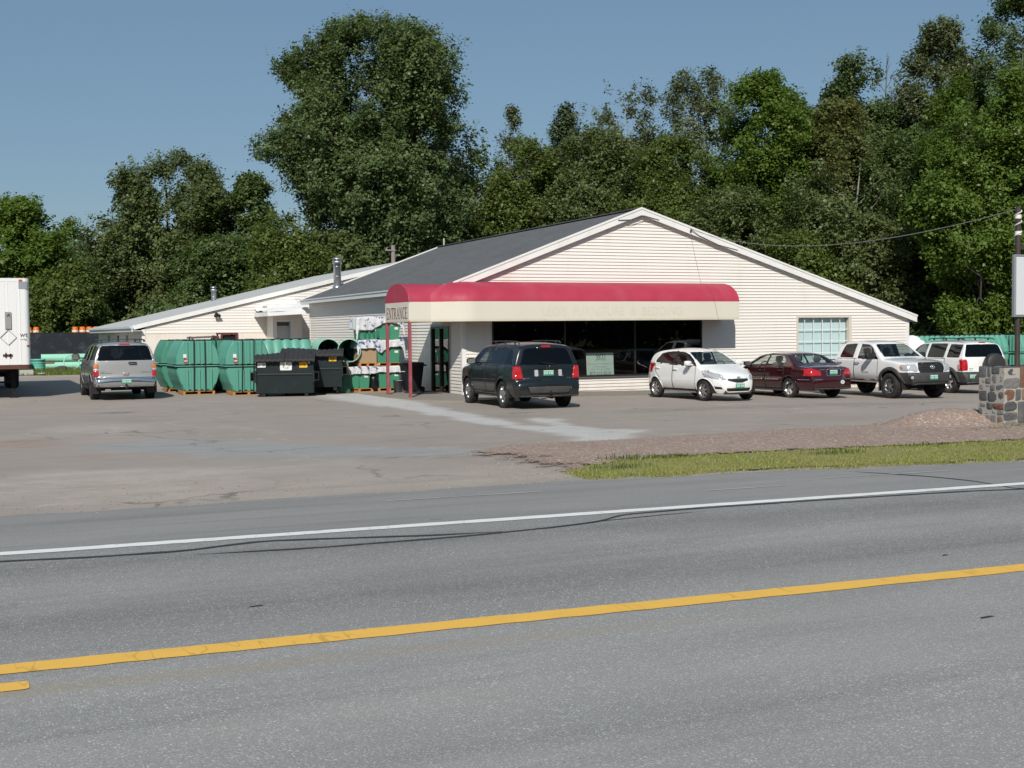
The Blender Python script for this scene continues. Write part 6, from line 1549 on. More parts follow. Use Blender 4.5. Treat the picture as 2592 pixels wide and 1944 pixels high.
PIPE_OUT = M_plain('mint_pipe', (.30, .62, .475), .4, .1, 1.5, dirt=(.42, .60, .50), dirt_amt=.5); PIPE_IN = M_plain('pipe_inside_shade', (.040, .24, .175), .4, .15, 2)  # inner green darkened to stand in for shade inside the pipe
def pipe(loc, rz, r, L, label, group=None, name='plastic_pipe', th=.022):
    m = MB(); m.lathe([(r, 0), (r, L)], (0, 0, 0), (0, 1, 0), 40, 0); m.lathe([(r-th, L), (r-th, 0)], (0, 0, 0), (0, 1, 0), 40, 1); m.lathe([(r-th, 0), (r, 0)], (0, 0, 0), (0, 1, 0), 40, 0, False); m.lathe([(r, L), (r-th, L)], (0, 0, 0), (0, 1, 0), 40, 0, False); m.lathe([(r-th, L*.93), (0, L*.93)], (0, 0, 0), (0, 1, 0), 40, 1, False)  # last lathe: added dark disc closing the bore so the inside looks dark
    o = m.build(name, [PIPE_OUT, PIPE_IN]); o.location = loc; o.rotation_euler = (0, 0, rz)
    return tag(o, label, 'pipe', group)

def sheet_film():
    t = NT('printed_white_film'); v = t.obj()
    n1 = t.noise(v, 5.5, 4, .65, (1.2, 1, 1.0)); n2 = t.noise(v, 2.2, 2)
    f = t.math('MULTIPLY', t.ramp(n1, [(.565, 0), (.59, 1)]), t.ramp(n2, [(.42, 0), (.5, 1)]))
    c = t.mix(f, t.mix(t.noise(v, 3, 3), (.52, .53, .56), (.70, .70, .71)), (.055, .105, .26))
    t.princ(c, .35, 0, .4, t.noise(v, 9, 3), .2, .03)
    return t.m
FILM = None
def drape(x0, x1, y0, y1, z, hang, seed, label, lh=.1, rh=.1):
    """film laid over a load: hang = front skirt lengths along x, lh / rh = side skirts"""
    g = VNoise(seed); rows = []; nx = 40
    for i in range(nx+1):
        u = i/nx; x = x0+(x1-x0)*u; row = []; h = lerp_tab(hang, u)
        ex = .0; dz = 0
        for j in range(12): row.append((x, y1-(y1-y0)*j/11, z + .018*float(g.fbm(np.array(x*6), np.array(j*.7))) + .012*math.sin(9*u+j*.5)))
        for j in range(1, 13):
            q = j/12; w = float(g.fbm(np.array(x*7+3), np.array(q*2+9)))-.5
            row.append((x + .03*w*q, y0 - .02 - .05*q*(.4+w) - .025*math.sin(x*23)*q, z - h*q + .02*w))
        rows.append(row)
    def side(row, sx, h):
        out = []
        for k in range(6, 0, -1):
            q = k/6; out.append([(p[0]+sx*(.015+.05*q+.02*math.sin(a*1.3)), p[1], p[2]-h*q*(1 if a < 13 else .8)) for a, p in enumerate(row)])
        return out
    rows = side(rows[0], -1, lh) + rows + side(rows[-1], 1, rh)[::-1]
    o = MB().grid(rows).build('plastic_film', FILM)
    o.modifiers.new('th', 'SOLIDIFY').thickness = .004
    return tag(o, label, 'plastic sheet')

def green_bin(x0, x1, y, d, z, h, label, ridged=False, mat=None):
    r = empty('green_case', ((x0+x1)/2, y+d/2, z), 0, label, 'case', 'green cases stacked on pallets'); w = x1-x0
    m = MB(); t_ = .03
    m.add([(-w/2+t_, -d/2+t_, 0), (w/2-t_, -d/2+t_, 0), (w/2-t_, d/2-t_, 0), (-w/2+t_, d/2-t_, 0), (-w/2, -d/2, h), (w/2, -d/2, h), (w/2, d/2, h), (-w/2, d/2, h)], [(0,3,2,1), (4,5,6,7), (0,1,5,4), (1,2,6,5), (2,3,7,6), (3,0,4,7)])
    m.build('body', mat or CASEG, r, .012)
    m = MB()
    m.box(-.01, .01, -d/2-.006, -d/2+t_, .03, h-.04)
    for k in range(4 if ridged else 0):
        x = -w/2+.08+k*w*.25; m.add([(x, -d/2-.005, h-.02), (x+w*.2, -d/2-.005, h-.02), (x+w*.15, -d/2-.05, .05), (x+w*.17, -d/2+.02, .04), (x+w*.12, -d/2+.02, .04)], [(0,3,2), (0,4,3), (0,1,2), (1,3,2)])
    m.build('groove' if not ridged else 'rib', M_plain('dark_case_green', (.035, .17, .11), .5), r)
    m = MB(); m.box(w/2-.20, w/2-.07, -d/2-.004, -d/2+.03, h-.12, h-.04); m.build('label', WHITEL, r)
    return r
CASEG = M_plain('case_green', (.055, .245, .150), .42, .08, 2, spec=.45)

def build_stack():
    global FILM; FILM = sheet_film()
    pipe((-3.02, 5.0, 1.46), R(-9), .405, 2.6, 'wide mint green pipe, left of the pair lying above the dumpsters', 'wide green pipes')
    pipe((-2.42, 4.55, 1.45), R(-24), .405, 2.2, 'wide mint green pipe, right of the pair and leaning on the wrapped stack', 'wide green pipes')
    m = MB()
    for k in range(6): m.box(-.85, .85, -.6, .6, .01+.17*k, .165+.17*k)
    for x in (-.84, 0, .74): m.box(x, x+.1, -.62, .62, 0, 1.03)
    o = m.build('wooden_crate', BRW, None, .004); o.location = (-2.75, 5.9, 0); o.rotation_euler = (0, 0, R(-12)); tag(o, 'brown board crate holding up the two wide green pipes', 'crate')
    m = MB(); m.box(-.17, .17, -.3, .3, 0, .46); m.box(-.02, .02, -.305, .305, .0, .462); o = m.build('cardboard_box', M_plain('old_cardboard', (.20, .165, .13), .85, .15, 3), None, .008); o.location = (-2.78, 4.3, .62); tag(o, 'greyish brown carton beside the right end of the rear dumpster', 'box')
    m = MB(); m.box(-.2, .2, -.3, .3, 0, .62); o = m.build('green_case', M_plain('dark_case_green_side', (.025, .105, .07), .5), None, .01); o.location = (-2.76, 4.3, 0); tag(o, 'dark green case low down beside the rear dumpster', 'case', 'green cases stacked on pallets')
    # bottom row
    pallet((-2.08, 5.0, 0), 0, 1.0, 1.0, 'orange pallet under the lower left green case'); pallet((-.98, 5.0, 0), 0, .86, 1.0, 'orange pallet under the lower right green case')
    green_bin(-2.50, -1.70, 4.5, 1.0, .12, .50, 'green case on the bottom row of the wrapped stack, left one'); green_bin(-1.37, -.60, 4.5, 1.0, .12, .52, 'green case on the bottom row of the wrapped stack, right one')
    drape(-2.62, -.52, 4.46, 5.4, .87, [(0, .30), (.06, .26), (.2, .24), (.5, .24), (.62, .18), (.75, .22), (.93, .21), (1, .28)], 3, 'white plastic film over the bottom row of green cases', .36, .3)
    m = MB(); superell(m, (0, 0, .30), (.15, .28, .30), .6); o = m.build('black_bag', M_plain('black_polythene', (.010, .010, .011), .25, .2, 5)); o.location = (-1.53, 4.72, 0); tag(o, 'black wrapped bundle between the two bottom green cases', 'bag')
    m = MB(); m.box(-2.46, -.62, 4.52, 5.4, .62, .86); tag(m.build('wrapped_load', M_plain('grey_load', (.3, .31, .3), .8)), 'pale load under the film on the bottom row of the stack', 'load')  # one flat mid grey for every load under the film
    # middle row
    pallet((-1.75, 5.0, .88), 0, .66, .9, 'orange pallet under the cardboard box in the stack'); pallet((-.98, 5.0, .88), 0, .92, .9, 'orange pallet under the middle green case')
    m = MB(); m.box(-.31, .31, 0, .7, 0, .56); m.box(.10, .115, -.004, .7, 0, .562); o = m.build('cardboard_box', M_plain('brown_cardboard', (.36, .255, .155), .85, .06, 3), None, .006); o.location = (-1.74, 4.55, 1.0); tag(o, 'brown cardboard box in the middle of the wrapped stack', 'box')
    green_bin(-1.41, -.57, 4.55, .9, 1.0, .46, 'green case in the middle row of the wrapped stack beside the cardboard box')
    m = MB(); m.box(-2.0, -.58, 4.6, 5.4, 1.56, 1.78); m.box(-1.4, -.58, 4.6, 5.4, 1.46, 1.56); tag(m.build('wrapped_load', bpy.data.materials['grey_load']), 'pale load under the film on the middle row of the stack', 'load')
    drape(-2.08, -.46, 4.5, 5.4, 1.80, [(0, .30), (.38, .28), (.42, .40), (.5, .46), (.62, .30), (.7, .25), (.95, .24), (1, .40)], 8, 'white and blue printed film over the middle row of the stack', .3, .36)
    # top row
    green_bin(-2.0, -1.36, 4.6, .85, 1.82, .42, 'ribbed green case on the top row of the stack, left one', True); green_bin(-1.32, -.54, 4.6, .85, 1.82, .46, 'plain green case on the top row of the stack, right one')
    drape(-2.10, -.46, 4.55, 5.4, 2.60, [(0, .46), (.3, .46), (.42, .36), (.55, .22), (.75, .18), (.9, .26), (1, .4)], 14, 'white and blue printed film hanging over the top of the stack', .46, .36)
    m = MB(); m.box(-1.98, -.56, 4.62, 5.35, 2.29, 2.58); tag(m.build('wrapped_load', bpy.data.materials['grey_load']), 'pale load under the film on the top row of the stack', 'load')
    # wheelie bin and a grey pail by the wall
    r = empty('wheelie_bin', (-.78, 2.72, .03), R(-80), 'black wheeled rubbish bin standing against the wall by the entrance door', 'bin')
    BK = M_plain('black_bin_plastic', (.014, .015, .018), .5, .15, 3)
    m = MB(); rows = []
    for (z, w, d) in ((.06, .21, .24), (.5, .26, .29), (.88, .29, .33), (.90, .315, .355), (.95, .315, .355)): rows.append([(x*w, y*d, z) for x, y in [(p[0], p[1]) for p in rrect(-1, 1, -1, 1, .25)]])
    for rr in rows: rr.append(rr[0])
    m.grid(rows); m.add(rows[0][:-1], [tuple(range(len(rows[0])-1))]); m.build('body', BK, r)
    m = MB(); superell(m, (0, -.01, .97), (.32, .37, .045), .4); m.build('lid', BK, r); m = MB(); m.tube([(-.25, .36, .88), (-.25, .43, .92), (.25, .43, .92), (.25, .36, .88)], .018, 6); m.build('handle', BK, r)
    for x in (-.26, .26): m = MB(); m.cyl((x-.03, .24, .10), (x+.03, .24, .10), .10); m.build('wheel', RUBBER, r)
    m = MB(); m.box(-.14, .14, -.345, -.335, .70, .72); m.build('stripe', WHITEL, r)
    m = MB(); m.lathe([(.0, 0), (.13, 0), (.17, .42), (.18, .42), (.175, .44), (.16, .43), (.12, .03), (0, .03)], n=24); o = m.build('grey_pail', M_plain('grey_pail_plastic', (.21, .22, .235), .45)); o.location = (-1.22, 2.9, .0); tag(o, 'grey plastic pail beside the black wheeled bin', 'pail')
    m = MB(); m.tube([(0, 0, .01), (.6, .1, .05), (1.1, .05, .03)], .03, 8); o = m.build('timber_offcut', ORW); o.location = (-3.3, 4.3, 0); tag(o, 'orange timber offcut under the rear dumpster', 'timber')

def build_trailer():
    W = M_paint('trailer_white', (.76, .77, .765), .4, dirt=None); RUST = M_plain('rusty_rail', (.105, .045, .030), .8, .3, 3, dirt=(.05, .035, .03), dirt_amt=.7)
    t = NT('trailer_skin'); v = t.obj()
    c = t.mix(t.noise(v, 1.2, 4), (.72, .73, .73), (.79, .795, .79)); c = t.mix(t.ramp(t.noise(v, 2.5, 6, .75, (2, 2, .5)), [(.60, 0), (.78, .5)]), c, (.42, .36, .30)); c = t.mix(t.ramp(t.noise(v, 14, 4, .8), [(.70, 0), (.74, .8)]), c, (.20, .20, .21))
    t.princ(c, .38, 0, .5, t.noise(v, 2, 2), .05, .02); SK = t.m
    r = empty('box_trailer', (-13.9, 7, 0), 0, 'weathered white box trailer cut off by the left edge of the photo', 'trailer')
    w = 1.3; P = [(p[0], p[1]) for p in rrect(-w, w, 0, 12.5, .16, 6)]
    m = MB(); n = len(P); m.add([(x, y, 1.10) for x, y in P] + [(x, y, 3.93) for x, y in P], [tuple(range(n-1, -1, -1)), tuple(range(n, 2*n))]); m.add([(x, y, 1.10) for x, y in P] + [(x, y, 3.93) for x, y in P], [(i, (i+1) % n, n+(i+1) % n, n+i) for i in range(n)], 0, True); m.build('box', SK, r)
    def ringband(z0, z1, o, mat, nm):
        Q = [(x*(1+o/w), y+(o if y > 6 else -o)) for x, y in P]; m = MB(); n = len(Q); V = [(x, y, z0) for x, y in Q]+[(x, y, z1) for x, y in Q]
        m.add(V, [(i, (i+1) % n, n+(i+1) % n, n+i) for i in range(n)] + [tuple(range(n, 2*n)), tuple(range(n-1, -1, -1))]); return m.build(nm, mat, r)
    ringband(.98, 1.12, .008, RUST, 'bottom_rail'); ringband(3.86, 3.97, .006, SK, 'top_rail')
    m = MB()
    for x in (1.02, .90, .55, 0, -.55, -1.02):
        for k in range(40): superell(m, (x, -.002, 1.25+.065*k), (.008, .006, .008), 1, 0, 3)
    m.build('rivet_row', M_plain('rivet_grey', (.4, .4, .4), .5), r)
    m = MB(); 
    for x in (.98, .62): m.box(x, x+.025, -.008, 0, 1.13, 3.86)
    m.build('seam_strip', SK, r)
    D = M_plain('placard_border', (.10, .10, .11), .6)
    m = MB(); c = Vector((.63, -.012, 2.02))
    for a, b in (((0, .25), (.25, 0)), ((.25, 0), (0, -.25)), ((0, -.25), (-.25, 0)), ((-.25, 0), (0, .25))): m.bar(c+Vector((a[0], 0, a[1])), c+Vector((b[0], 0, b[1])), .035, .006)
    m.build('placard', D, r)
    m = MB(); m.box(.54, .73, -.05, 0, 2.30, 2.86); m.build('document_box', M_plain('grey_steel_box', (.28, .275, .285), .5, .1, 4), r, .01)
    m = MB(); m.tube([(.60, -.06, 2.72), (.66, -.075, 2.80), (.68, -.06, 2.72)], .015, 6); m.build('latch', D, r)
    INK = M_plain('faded_black_ink', (.09, .085, .08), .7)
    m = MB(); put_text(m, 'wt', .13, (1.10, -.012, 2.10), (1,0,0), (0,0,1), .24); put_text(m, 'mfg', .06, (1.10, -.012, 1.95), (1,0,0), (0,0,1), .2); m.build('lettering', INK, r)
    m = MB(); m.box(.45, .74, -.03, -.0, 1.40, 1.47); m.box(.52, .56, -.03, 0, 1.36, 1.52); m.box(.66, .70, -.03, 0, 1.34, 1.49); m.build('gladhand_plate', RUST, r)
    for (x, z, mt, nm) in ((1.04, 3.90, M_plain('orange_marker', (.55, .10, .03), .4), 'marker_light'), (1.24, 1.74, M_plain('rusty_marker', (.20, .07, .03), .6), 'marker_light'), (-1.04, 3.90, bpy.data.materials['orange_marker'], 'marker_light')):
        m = MB(); superell(m, (x, -.01 if x < 1.2 else .02, z), (.06, .025, .03), .6); m.build(nm, mt, r)
    m = MB(); m.box(.98, 1.24, -.012, 0, 3.62, 3.86); m.build('corner_patch', M_plain('bare_aluminium', (.55, .57, .60), .35, .1, 4, .8), r, .004)
    for x in (.78, -.78):
        lg = MB(); lg.box(x-.08, x+.08, .75, .91, .25, 1.05); lg.box(x-.055, x+.055, .77, .89, .03, .3); lg.box(x-.14, x+.14, .68, .98, 0, .03); lg.bar((x, .83, .7), (x, 1.6, 1.02), .05, .05); lg.build('landing_leg', UNDER, r)
    m = MB(); m.box(-.75, .75, .5, 12, .90, 1.0); m.box(-.8, .8, .79, .87, .5, .56); m.box(-.6, .6, .2, .5, .88, .98); m.build('chassis', UNDER, r)
    for y in (9.6, 10.9):
        for x in (-1.0, 1.0): wheel(r, x, y, .5, .5, (6, .3, .3, False), None, .55).rotation_euler = (0, 0, R(90))
    m = MB(); m.box(-1, 1, 9.4, 9.5, .45, .9); m.cyl((-1, 9.6, .5), (1, 9.6, .5), .06); m.build('axle', UNDER, r)

def build_far_left():
    GH = ground_h
    for i, (y, z, x0, x1, r, lab) in enumerate(((44.2, .70, -10.35, -6.9, .245, 'long mint green pipe lying on top of another on the grass'), (43.9, .22, -10.6, -7.0, .235, 'long mint green pipe on the grass under a second pipe'))):
        pipe((x1, y, z), R(90), r, x1-x0, lab, 'mint pipes lying on the grass')
    m = MB(); m.box(-.3, .3, -.6, .6, 0, .47); o = m.build('timber_block', BRW, None, .01); o.location = (-9.9, 44.3, 0); tag(o, 'timber block propping the upper mint pipe', 'timber'); o2 = o.copy(); COL.objects.link(o2); o2.location = (-7.6, 44.3, 0); o2['label'] = 'timber block under the right part of the mint pipes'
    TEAL = M_plain('teal_drum', (.16, .52, .42), .45, .08, 2)
    r = empty('ribbed_tub', (-10.62, 42.4, .02), 0, 'turquoise ribbed tub standing on the grass behind the trailer', 'tub')
    m = MB(); m.lathe([(0, 0), (.40, 0), (.42, .05), (.42, .60), (.44, .61), (.44, .66), (.40, .66), (.38, .1), (0, .08)], n=36); m.build('body', TEAL, r)
    m = MB()
    for z in (.15, .28, .42): m.lathe([(.42, z), (.435, z+.02), (.42, z+.04)], n=36)
    m.build('rib', TEAL, r)
    pipe((-13.0, 41.6, .34), R(-84), .34, 1.9, 'dark green pipe lying behind the trailer', None).data.materials[0] = M_plain('dark_green_pipe', (.06, .28, .23), .45)
    m = MB(); ring(m, (0, 0, 0), (1, 0, 0), Vector((0, .25, .97)), .44, .44, .035, 0, 40); o = m.build('pipe_hoop', PIPE_OUT); o.location = (-8.72, 42.3, .45); tag(o, 'mint green hoop leaning against the stacked pipes', 'hoop')
    m = MB(); m.box(-.34, .34, -.25, .25, 0, .22); m.box(-.34, .34, -.25, .25, .222, .27); o = m.build('concrete_block', M_plain('pale_concrete', (.45, .43, .385), .9, .1, 4, bump=.2), None, .012); o.location = (-11.66, 33.3, 0); tag(o, 'pale concrete block on the yard behind the trailer', 'block')
    m = MB(); m.tube([(0, 0, .12), (.35, .05, .13)], .04, 8); o = m.build('white_pipe', WHITEL); o.location = (-11.1, 33.3, -.06); tag(o, 'short white pipe lying beside the concrete block', 'pipe')
    m = MB(); superell(m, (0, 0, .14), (.30, .25, .16), .7); superell(m, (.4, .1, .1), (.2, .2, .11), .7); superell(m, (-.2, .35, .12), (.2, .2, .12), .7)
    o = m.build('rubble_heap', M_plain('dark_rubble', (.06, .055, .05), .9, .4, 6)); o.location = (-9.35, 41.2, -.02); tag(o, 'small dark rubble heap in the grass before the pipes', 'rubble', kind='stuff')
    # screened fence
    t = NT('dark_screen_mesh'); v = t.obj()
    c = t.mix(t.ramp(t.noise(v, 1.3, 6, .75), [(.52, 0), (.72, .8)]), (.017, .021, .027), (.075, .095, .12))
    c = t.mix(t.ramp(t.noise(v, 5, 5, .8), [(.66, 0), (.70, .9)]), c, (.24, .27, .30)); t.princ(c, .7, 0, .3)  # pale speckles painted in as glints and light between leaves
    f = empty('screen_fence', (-14, 48, 0), 0, 'dark screened fence at the back of the yard between trailer and warehouse wing', 'fence')
    m = MB(); m.box(-12, 9, -.01, .01, .0, 2.24); m.build('screen', t.m, f)
    for k in range(9): m = MB(); m.cyl((-12+k*2.6, .06, 0), (-12+k*2.6, .06, 2.32), .035); m.build('post', ALU, f)
    m = MB(); m.cyl((-12, .03, 2.26), (9, .03, 2.26), .022); m.build('rail', ALU, f)
    # orange drums kept on a rack behind the fence
    k = empty('storage_rack', (-8.8, 52.0, 0), 0, 'dark steel rack carrying orange drums behind the fence', 'rack')
    m = MB(); m.box(-2.6, 2.6, -.35, .35, 2.12, 2.18); m.build('shelf', ALU, k)
    for x in (-2.55, -.9, .9, 2.55):
        m = MB(); m.box(x-.04, x+.04, -.33, -.25, 0, 2.12); m.box(x-.04, x+.04, .25, .33, 0, 2.12); m.build('upright', ALU, k)
    OR = M_plain('orange_drum_plastic', (.62, .15, .012), .45, .1, 3); first = None
    for i, (x, lean) in enumerate(((-10.68, 0), (-10.20, 0), (-7.72, 0), (-7.25, 0), (-6.80, 0), (-6.38, 0))):
        lab = ('orange drum behind the fence, nearest the trailer', 'orange drum behind the fence, second from the trailer', 'orange drum behind the fence, third from the warehouse eave', 'orange drum behind the fence, second from the warehouse eave', 'orange drum behind the fence under the warehouse eave', 'orange drum behind the fence hidden furthest under the eave')[i]
        if first is None:
            first = empty('orange_drum', (x, 51.95, 2.18), 0, lab, 'drum', 'orange drums behind the fence')
            m = MB(); m.lathe([(0, 0), (.215, 0), (.215, .12), (.20, .13), (.20, .30), (.19, .31), (.19, .46), (.12, .5), (0, .5)], n=20); m.build('body', OR, first)
            m = MB(); m.lathe([(.202, .15), (.204, .16), (.204, .25), (.202, .26)], n=20); m.build('band', WHITEL, first)
        else: copy_tree(first, None, (x, 51.95, 2.18), 0, lab)

def build_behind():
    # lift truck seen over the tanks
    r = empty('lift_truck', (-5.35, 12.6, 0), 0, 'dark lift truck whose roof cage shows above the green tanks', 'lift truck')
    MR = M_plain('maroon_machine', (.13, .035, .03), .5, .15, 4); DG = M_plain('grey_machine', (.13, .12, .115), .55, .15, 4)
    m = MB(); m.box(-.15, .85, -.55, .55, .25, 1.0); superell(m, (.95, 0, .65), (.3, .55, .4), .5); m.build('body', MR, r, .03)
    m = MB(); m.box(-.05, .62, -.5, .5, 2.05, 2.12)
    for x in (0, .57):
        for y in (-.46, .46): m.bar((x, y, 1.0), (x, y, 2.06), .06, .06)
    m.build('roof_cage', MR, r, .008); m = MB(); m.box(.1, .55, -.4, .4, 1.5, 2.02); m.build('seat_back', UNDER, r, .02)
    m = MB(); m.tube([(-.1, -.3, 1.95), (-.35, -.3, 1.9), (-.5, -.3, 1.7), (-.55, -.3, 1.2)], .04, 8); m.build('hose_arm', DG, r)
    m = MB()
    for y in (-.3, .3): m.box(-.35, -.25, y-.05, y+.05, .1, 1.85)
    m.box(-.36, -.24, -.35, .35, 1.0, 1.1); m.build('mast', DG, r, .006)
    for x in (.0, .85):
        for sg in (-1, 1): wheel(r, x, sg*.5, .28, .2, (4, .4, .4, False), None, .55)
    r = empty('loader_ramp', (-6.2, 11.8, 0), 0, 'grey steel ramp frame lying level behind the green tanks', 'ramp')
    m = MB()
    for y in (-.35, .35): m.bar((-.5, y, 1.93), (.62, y, 1.97), .07, .07)
    for x in (-.4, -.1, .2, .5): m.bar((x, -.35, 1.95), (x, .35, 1.96), .05, .05)
    m.build('deck_frame', DG, r)
    for x in (-.4, .5):
        for y in (-.35, .35): m = MB(); m.bar((x, y, 0), (x, y, 1.93), .06, .06); m.build('leg', DG, r)
    m = MB(); m.tube([(.35, -.38, 1.99), (.5, -.38, 1.97), (.62, -.38, 1.88), (.66, -.38, 1.75)], .035, 8); superell(m, (.68, -.4, 1.72), (.06, .06, .06), 1); m.build('coupling', MR, r)
    # timber pole beyond the roof
    p = empty('utility_pole', (7.9, 30.4, 0), 0, 'short weathered timber pole rising behind the store roof', 'pole')
    m = MB(); m.cyl((0, 0, 0), (0, 0, 7.05), .15, .12, 12); m.build('shaft', GRW, p); m = MB(); m.bar((-.5, -.1, 6.75), (.1, -.1, 6.75), .08, .08); m.cyl((-.42, -.1, 6.78), (-.42, -.1, 6.9), .04); m.build('arm', GRW, p)
    # bulk bags
    BAG = M_plain('woven_white_bag', (.76, .76, .77), .7, .04, 4, bump=.1, bscale=60)
    for i, (x, y, s, lab) in enumerate(((20.05, 3.0, .95, 'plump white bulk bag right against the gable corner'), (21.35, 3.3, 1.0, 'taller white bulk bag with a knotted top behind the white SUV'))):
        z = ground_h(x, y); r = empty('bulk_bag', (x, y, z), 0, lab, 'bag', 'white bulk bags behind the parked cars'); g = VNoise(20+i)
        m = MB(); rows = []
        for a in range(25):
            q = a/24; th = -math.pi/2 + math.pi*q; rr = .68*s*abs(math.cos(th))**.35; zz = .80+.80*math.sin(th)*(1 if th < 0 else 1.02)
            rows.append([((rr*(1+.16*(float(g.fbm(np.array(2+2*math.cos(b*.2618)), np.array(2+2*math.sin(b*.2618)+q*3)))-.5)))*math.copysign(abs(math.cos(b*.2618))**.75, math.cos(b*.2618)), rr*math.copysign(abs(math.sin(b*.2618))**.75, math.sin(b*.2618)), zz*1.08) for b in range(25)])
        m.grid(rows); m.build('sack', BAG, r)
        m = MB(); superell(m, (.2, 0, 1.76), (.28, .22, .13), .8, M=Matrix.Rotation(.3, 3, 'Y')); superell(m, (-.05, -.1, 1.74), (.2, .15, .09), .9); m.build('tied_top', BAG, r)
        pallet((x, y, z-.0), 0, 1.1, 1.1, ('pallet under the bulk bag at the gable corner', 'pallet under the taller bulk bag')[i], BRW, .1)

def build_sign():
    DK = M_plain('dark_steel_post', (.045, .035, .033), .55, .2, 5, dirt=(.10, .06, .045), dirt_amt=.6)
    s = empty('pylon_sign', (3.13, -19.72, .2), 0, 'blank pale sign cabinet on dark posts rising from the stone wall', 'sign')
    for x in (3.13, 6.3):
        m = MB(); m.cyl((x, -19.72, .2), (x, -19.72, 4.24 if x < 4 else 3.6), .05, n=14); m.build('post', DK, s)
    m = MB(); m.box(3.00, 6.22, -19.80, -19.74, 2.22, 2.25); m.box(3.00, 6.22, -19.80, -19.74, 3.33, 3.36); m.box(2.965, 3.00, -19.80, -19.74, 2.22, 3.36); m.box(6.22, 6.26, -19.80, -19.74, 2.22, 3.36); m.box(3.00, 6.22, -19.785, -19.75, 2.25, 3.33); c = m.build('cabinet', M_plain('grey_sign_frame', (.23, .245, .27), .5, .05), s, .006)
    m = MB(); m.box(3.01, 6.21, -19.805, -19.787, 2.26, 3.32); m.build('face', M_plain('blank_sign_face', (.60, .625, .655), .4, .03, 1), c)
    m = MB(); m.box(3.13, 6.3, -19.76, -19.68, 3.46, 3.53); m.build('crossbar', DK, s)
    m = MB()
    pts = [(3.13+.06*math.cos(a*.42), -19.72+.06*math.sin(a*.42), 3.62+.0125*a) for a in range(0, 50)]
    m.tube(pts, .012, 6); m.build('wound_cable', M_plain('white_cable', (.60, .58, .54), .6), s)
    for z in (3.72, 4.02): m = MB(); m.cyl((3.13, -19.72, z), (3.13, -19.72, z+.07), .058, n=14); m.build('clamp', WHITEL, s)
    for o in kids(s): o.matrix_parent_inverse = Matrix.Translation((-3.13, 19.72, -.2))
    # overhead service cable with sag, from the post to the gable
    A = Vector((3.13, -19.72, 4.20)); B = Vector((8.45, -.24, 5.50)); P = []
    for i in range(41):
        t = i/40; p = A.lerp(B, t); p.z -= 4*t*(1-t)*.62; P.append(p)
    m = MB(); m.tube(P, .0075, 6); tag(m.build('service_cable', M_plain('grey_cable', (.30, .30, .29), .6)), 'thin grey overhead cable sagging from the sign post to the gable', 'cable')
    m = MB(); m.cyl((8.45, -.2, 5.42), (8.45, -.26, 5.52), .03); m.tube([(8.45, -.24, 5.5), (8.8, -.22, 5.3), (9.6, -.2, 5.0), (10.4, -.2, 4.83)], .012, 6); m.tube([(5.6, -.21, 5.75), (6.1, -.22, 5.78), (6.6, -.21, 5.93), (7.2, -.2, 5.80)], .012, 6)
    tag(m.build('eave_wiring', M_plain('black_wire', (.05, .05, .05), .6)), 'loose dark wiring clipped under the gable peak', 'wiring')
    # stone wall: cut stones of many sizes, proud of pale mortar
    r = empty('stone_wall', (4.6, -19.7, .15), 0, 'low wall of mixed grey and rust stone at the right edge by the gravel', 'wall')
    g = random.Random(21); x0, x1, y0, y1, z0, z1 = 2.5, 7.4, -20.02, -19.42, .05, 1.33
    m = MB(); m.box(x0+.004, x1-.004, y0+.004, y1-.004, z0, z1-.03); m.build('mortar_core', M_plain('pale_mortar', (.36, .34, .305), .9, .1, 8, bump=.4, bscale=50), r)
    t = NT('cut_stone'); gi = t.n('ShaderNodeNewGeometry').outputs['Random Per Island']; v = t.obj()
    base = t.ramp(gi, [(0, (.085, .090, .098)), (.16, (.15, .155, .165)), (.30, (.20, .20, .20)), (.42, (.11, .115, .125)), (.56, (.22, .21, .19)), (.68, (.24, .17, .115)), (.74, (.19, .095, .06)), (.79, (.24, .215, .19)), (.90, (.15, .155, .17)), (1, (.25, .25, .24))])
    rm = base.node; rm.color_ramp.interpolation = 'CONSTANT'
    c = t.mix(t.noise(v, 7, 6, .7), t.mix(.45, base, (.05, .05, .05)), base); c = t.mix(t.ramp(t.noise(v, 3, 5, .7), [(.5, 0), (.75, .4)]), c, (.27, .23, .17)); c = t.mix(t.ramp(t.noise(v, 60, 3, .7), [(.6, 0), (.8, .3)]), c, (.42, .42, .41))
    t.princ(c, .8, 0, .3, t.noise(v, 14, 5, .65), .7, .025)
    m = MB()
    def stone(a, b, lo, hi, f):
        """one stone on a face: f(u, z, d) -> point"""
        j = lambda: g.uniform(-.012, .012); n = 4; rows = []; d0 = g.uniform(.012, .04); tx, tz = g.uniform(-.015, .015), g.uniform(-.015, .015)
        jj = [[j(), j()] for _ in range(4)]
        for k in range(n+1):
            rw = []
            for q in range(n+1):
                u = k/n; w = q/n
                U = a+(b-a)*u + (jj[0][0]*(1-w)+jj[1][0]*w)*(1-u) + (jj[2][0]*(1-w)+jj[3][0]*w)*u; Z = lo+(hi-lo)*w + (jj[0][1]*(1-u)+jj[2][1]*u)*(1-w) + (jj[1][1]*(1-u)+jj[3][1]*u)*w
                e = min(k, n-k, q, n-q); d = (d0 + tx*(u-.5) + tz*(w-.5) + g.uniform(-.004, .004)) if e > 0 else (d0*.72 if (k % n or q % n) else d0*.55)
                rw.append(f(U, Z, d))
            rows.append(rw)
        ed = [rows[k][0] for k in range(n)] + [rows[n][q] for q in range(n)] + [rows[k][n] for k in range(n, 0, -1)] + [rows[0][q] for q in range(n, 0, -1)]
        vs = [p for rr in rows for p in rr]; N = n+1
        fs = [(i*N+q, (i+1)*N+q, (i+1)*N+q+1, i*N+q+1) for i in range(n) for q in range(n)]
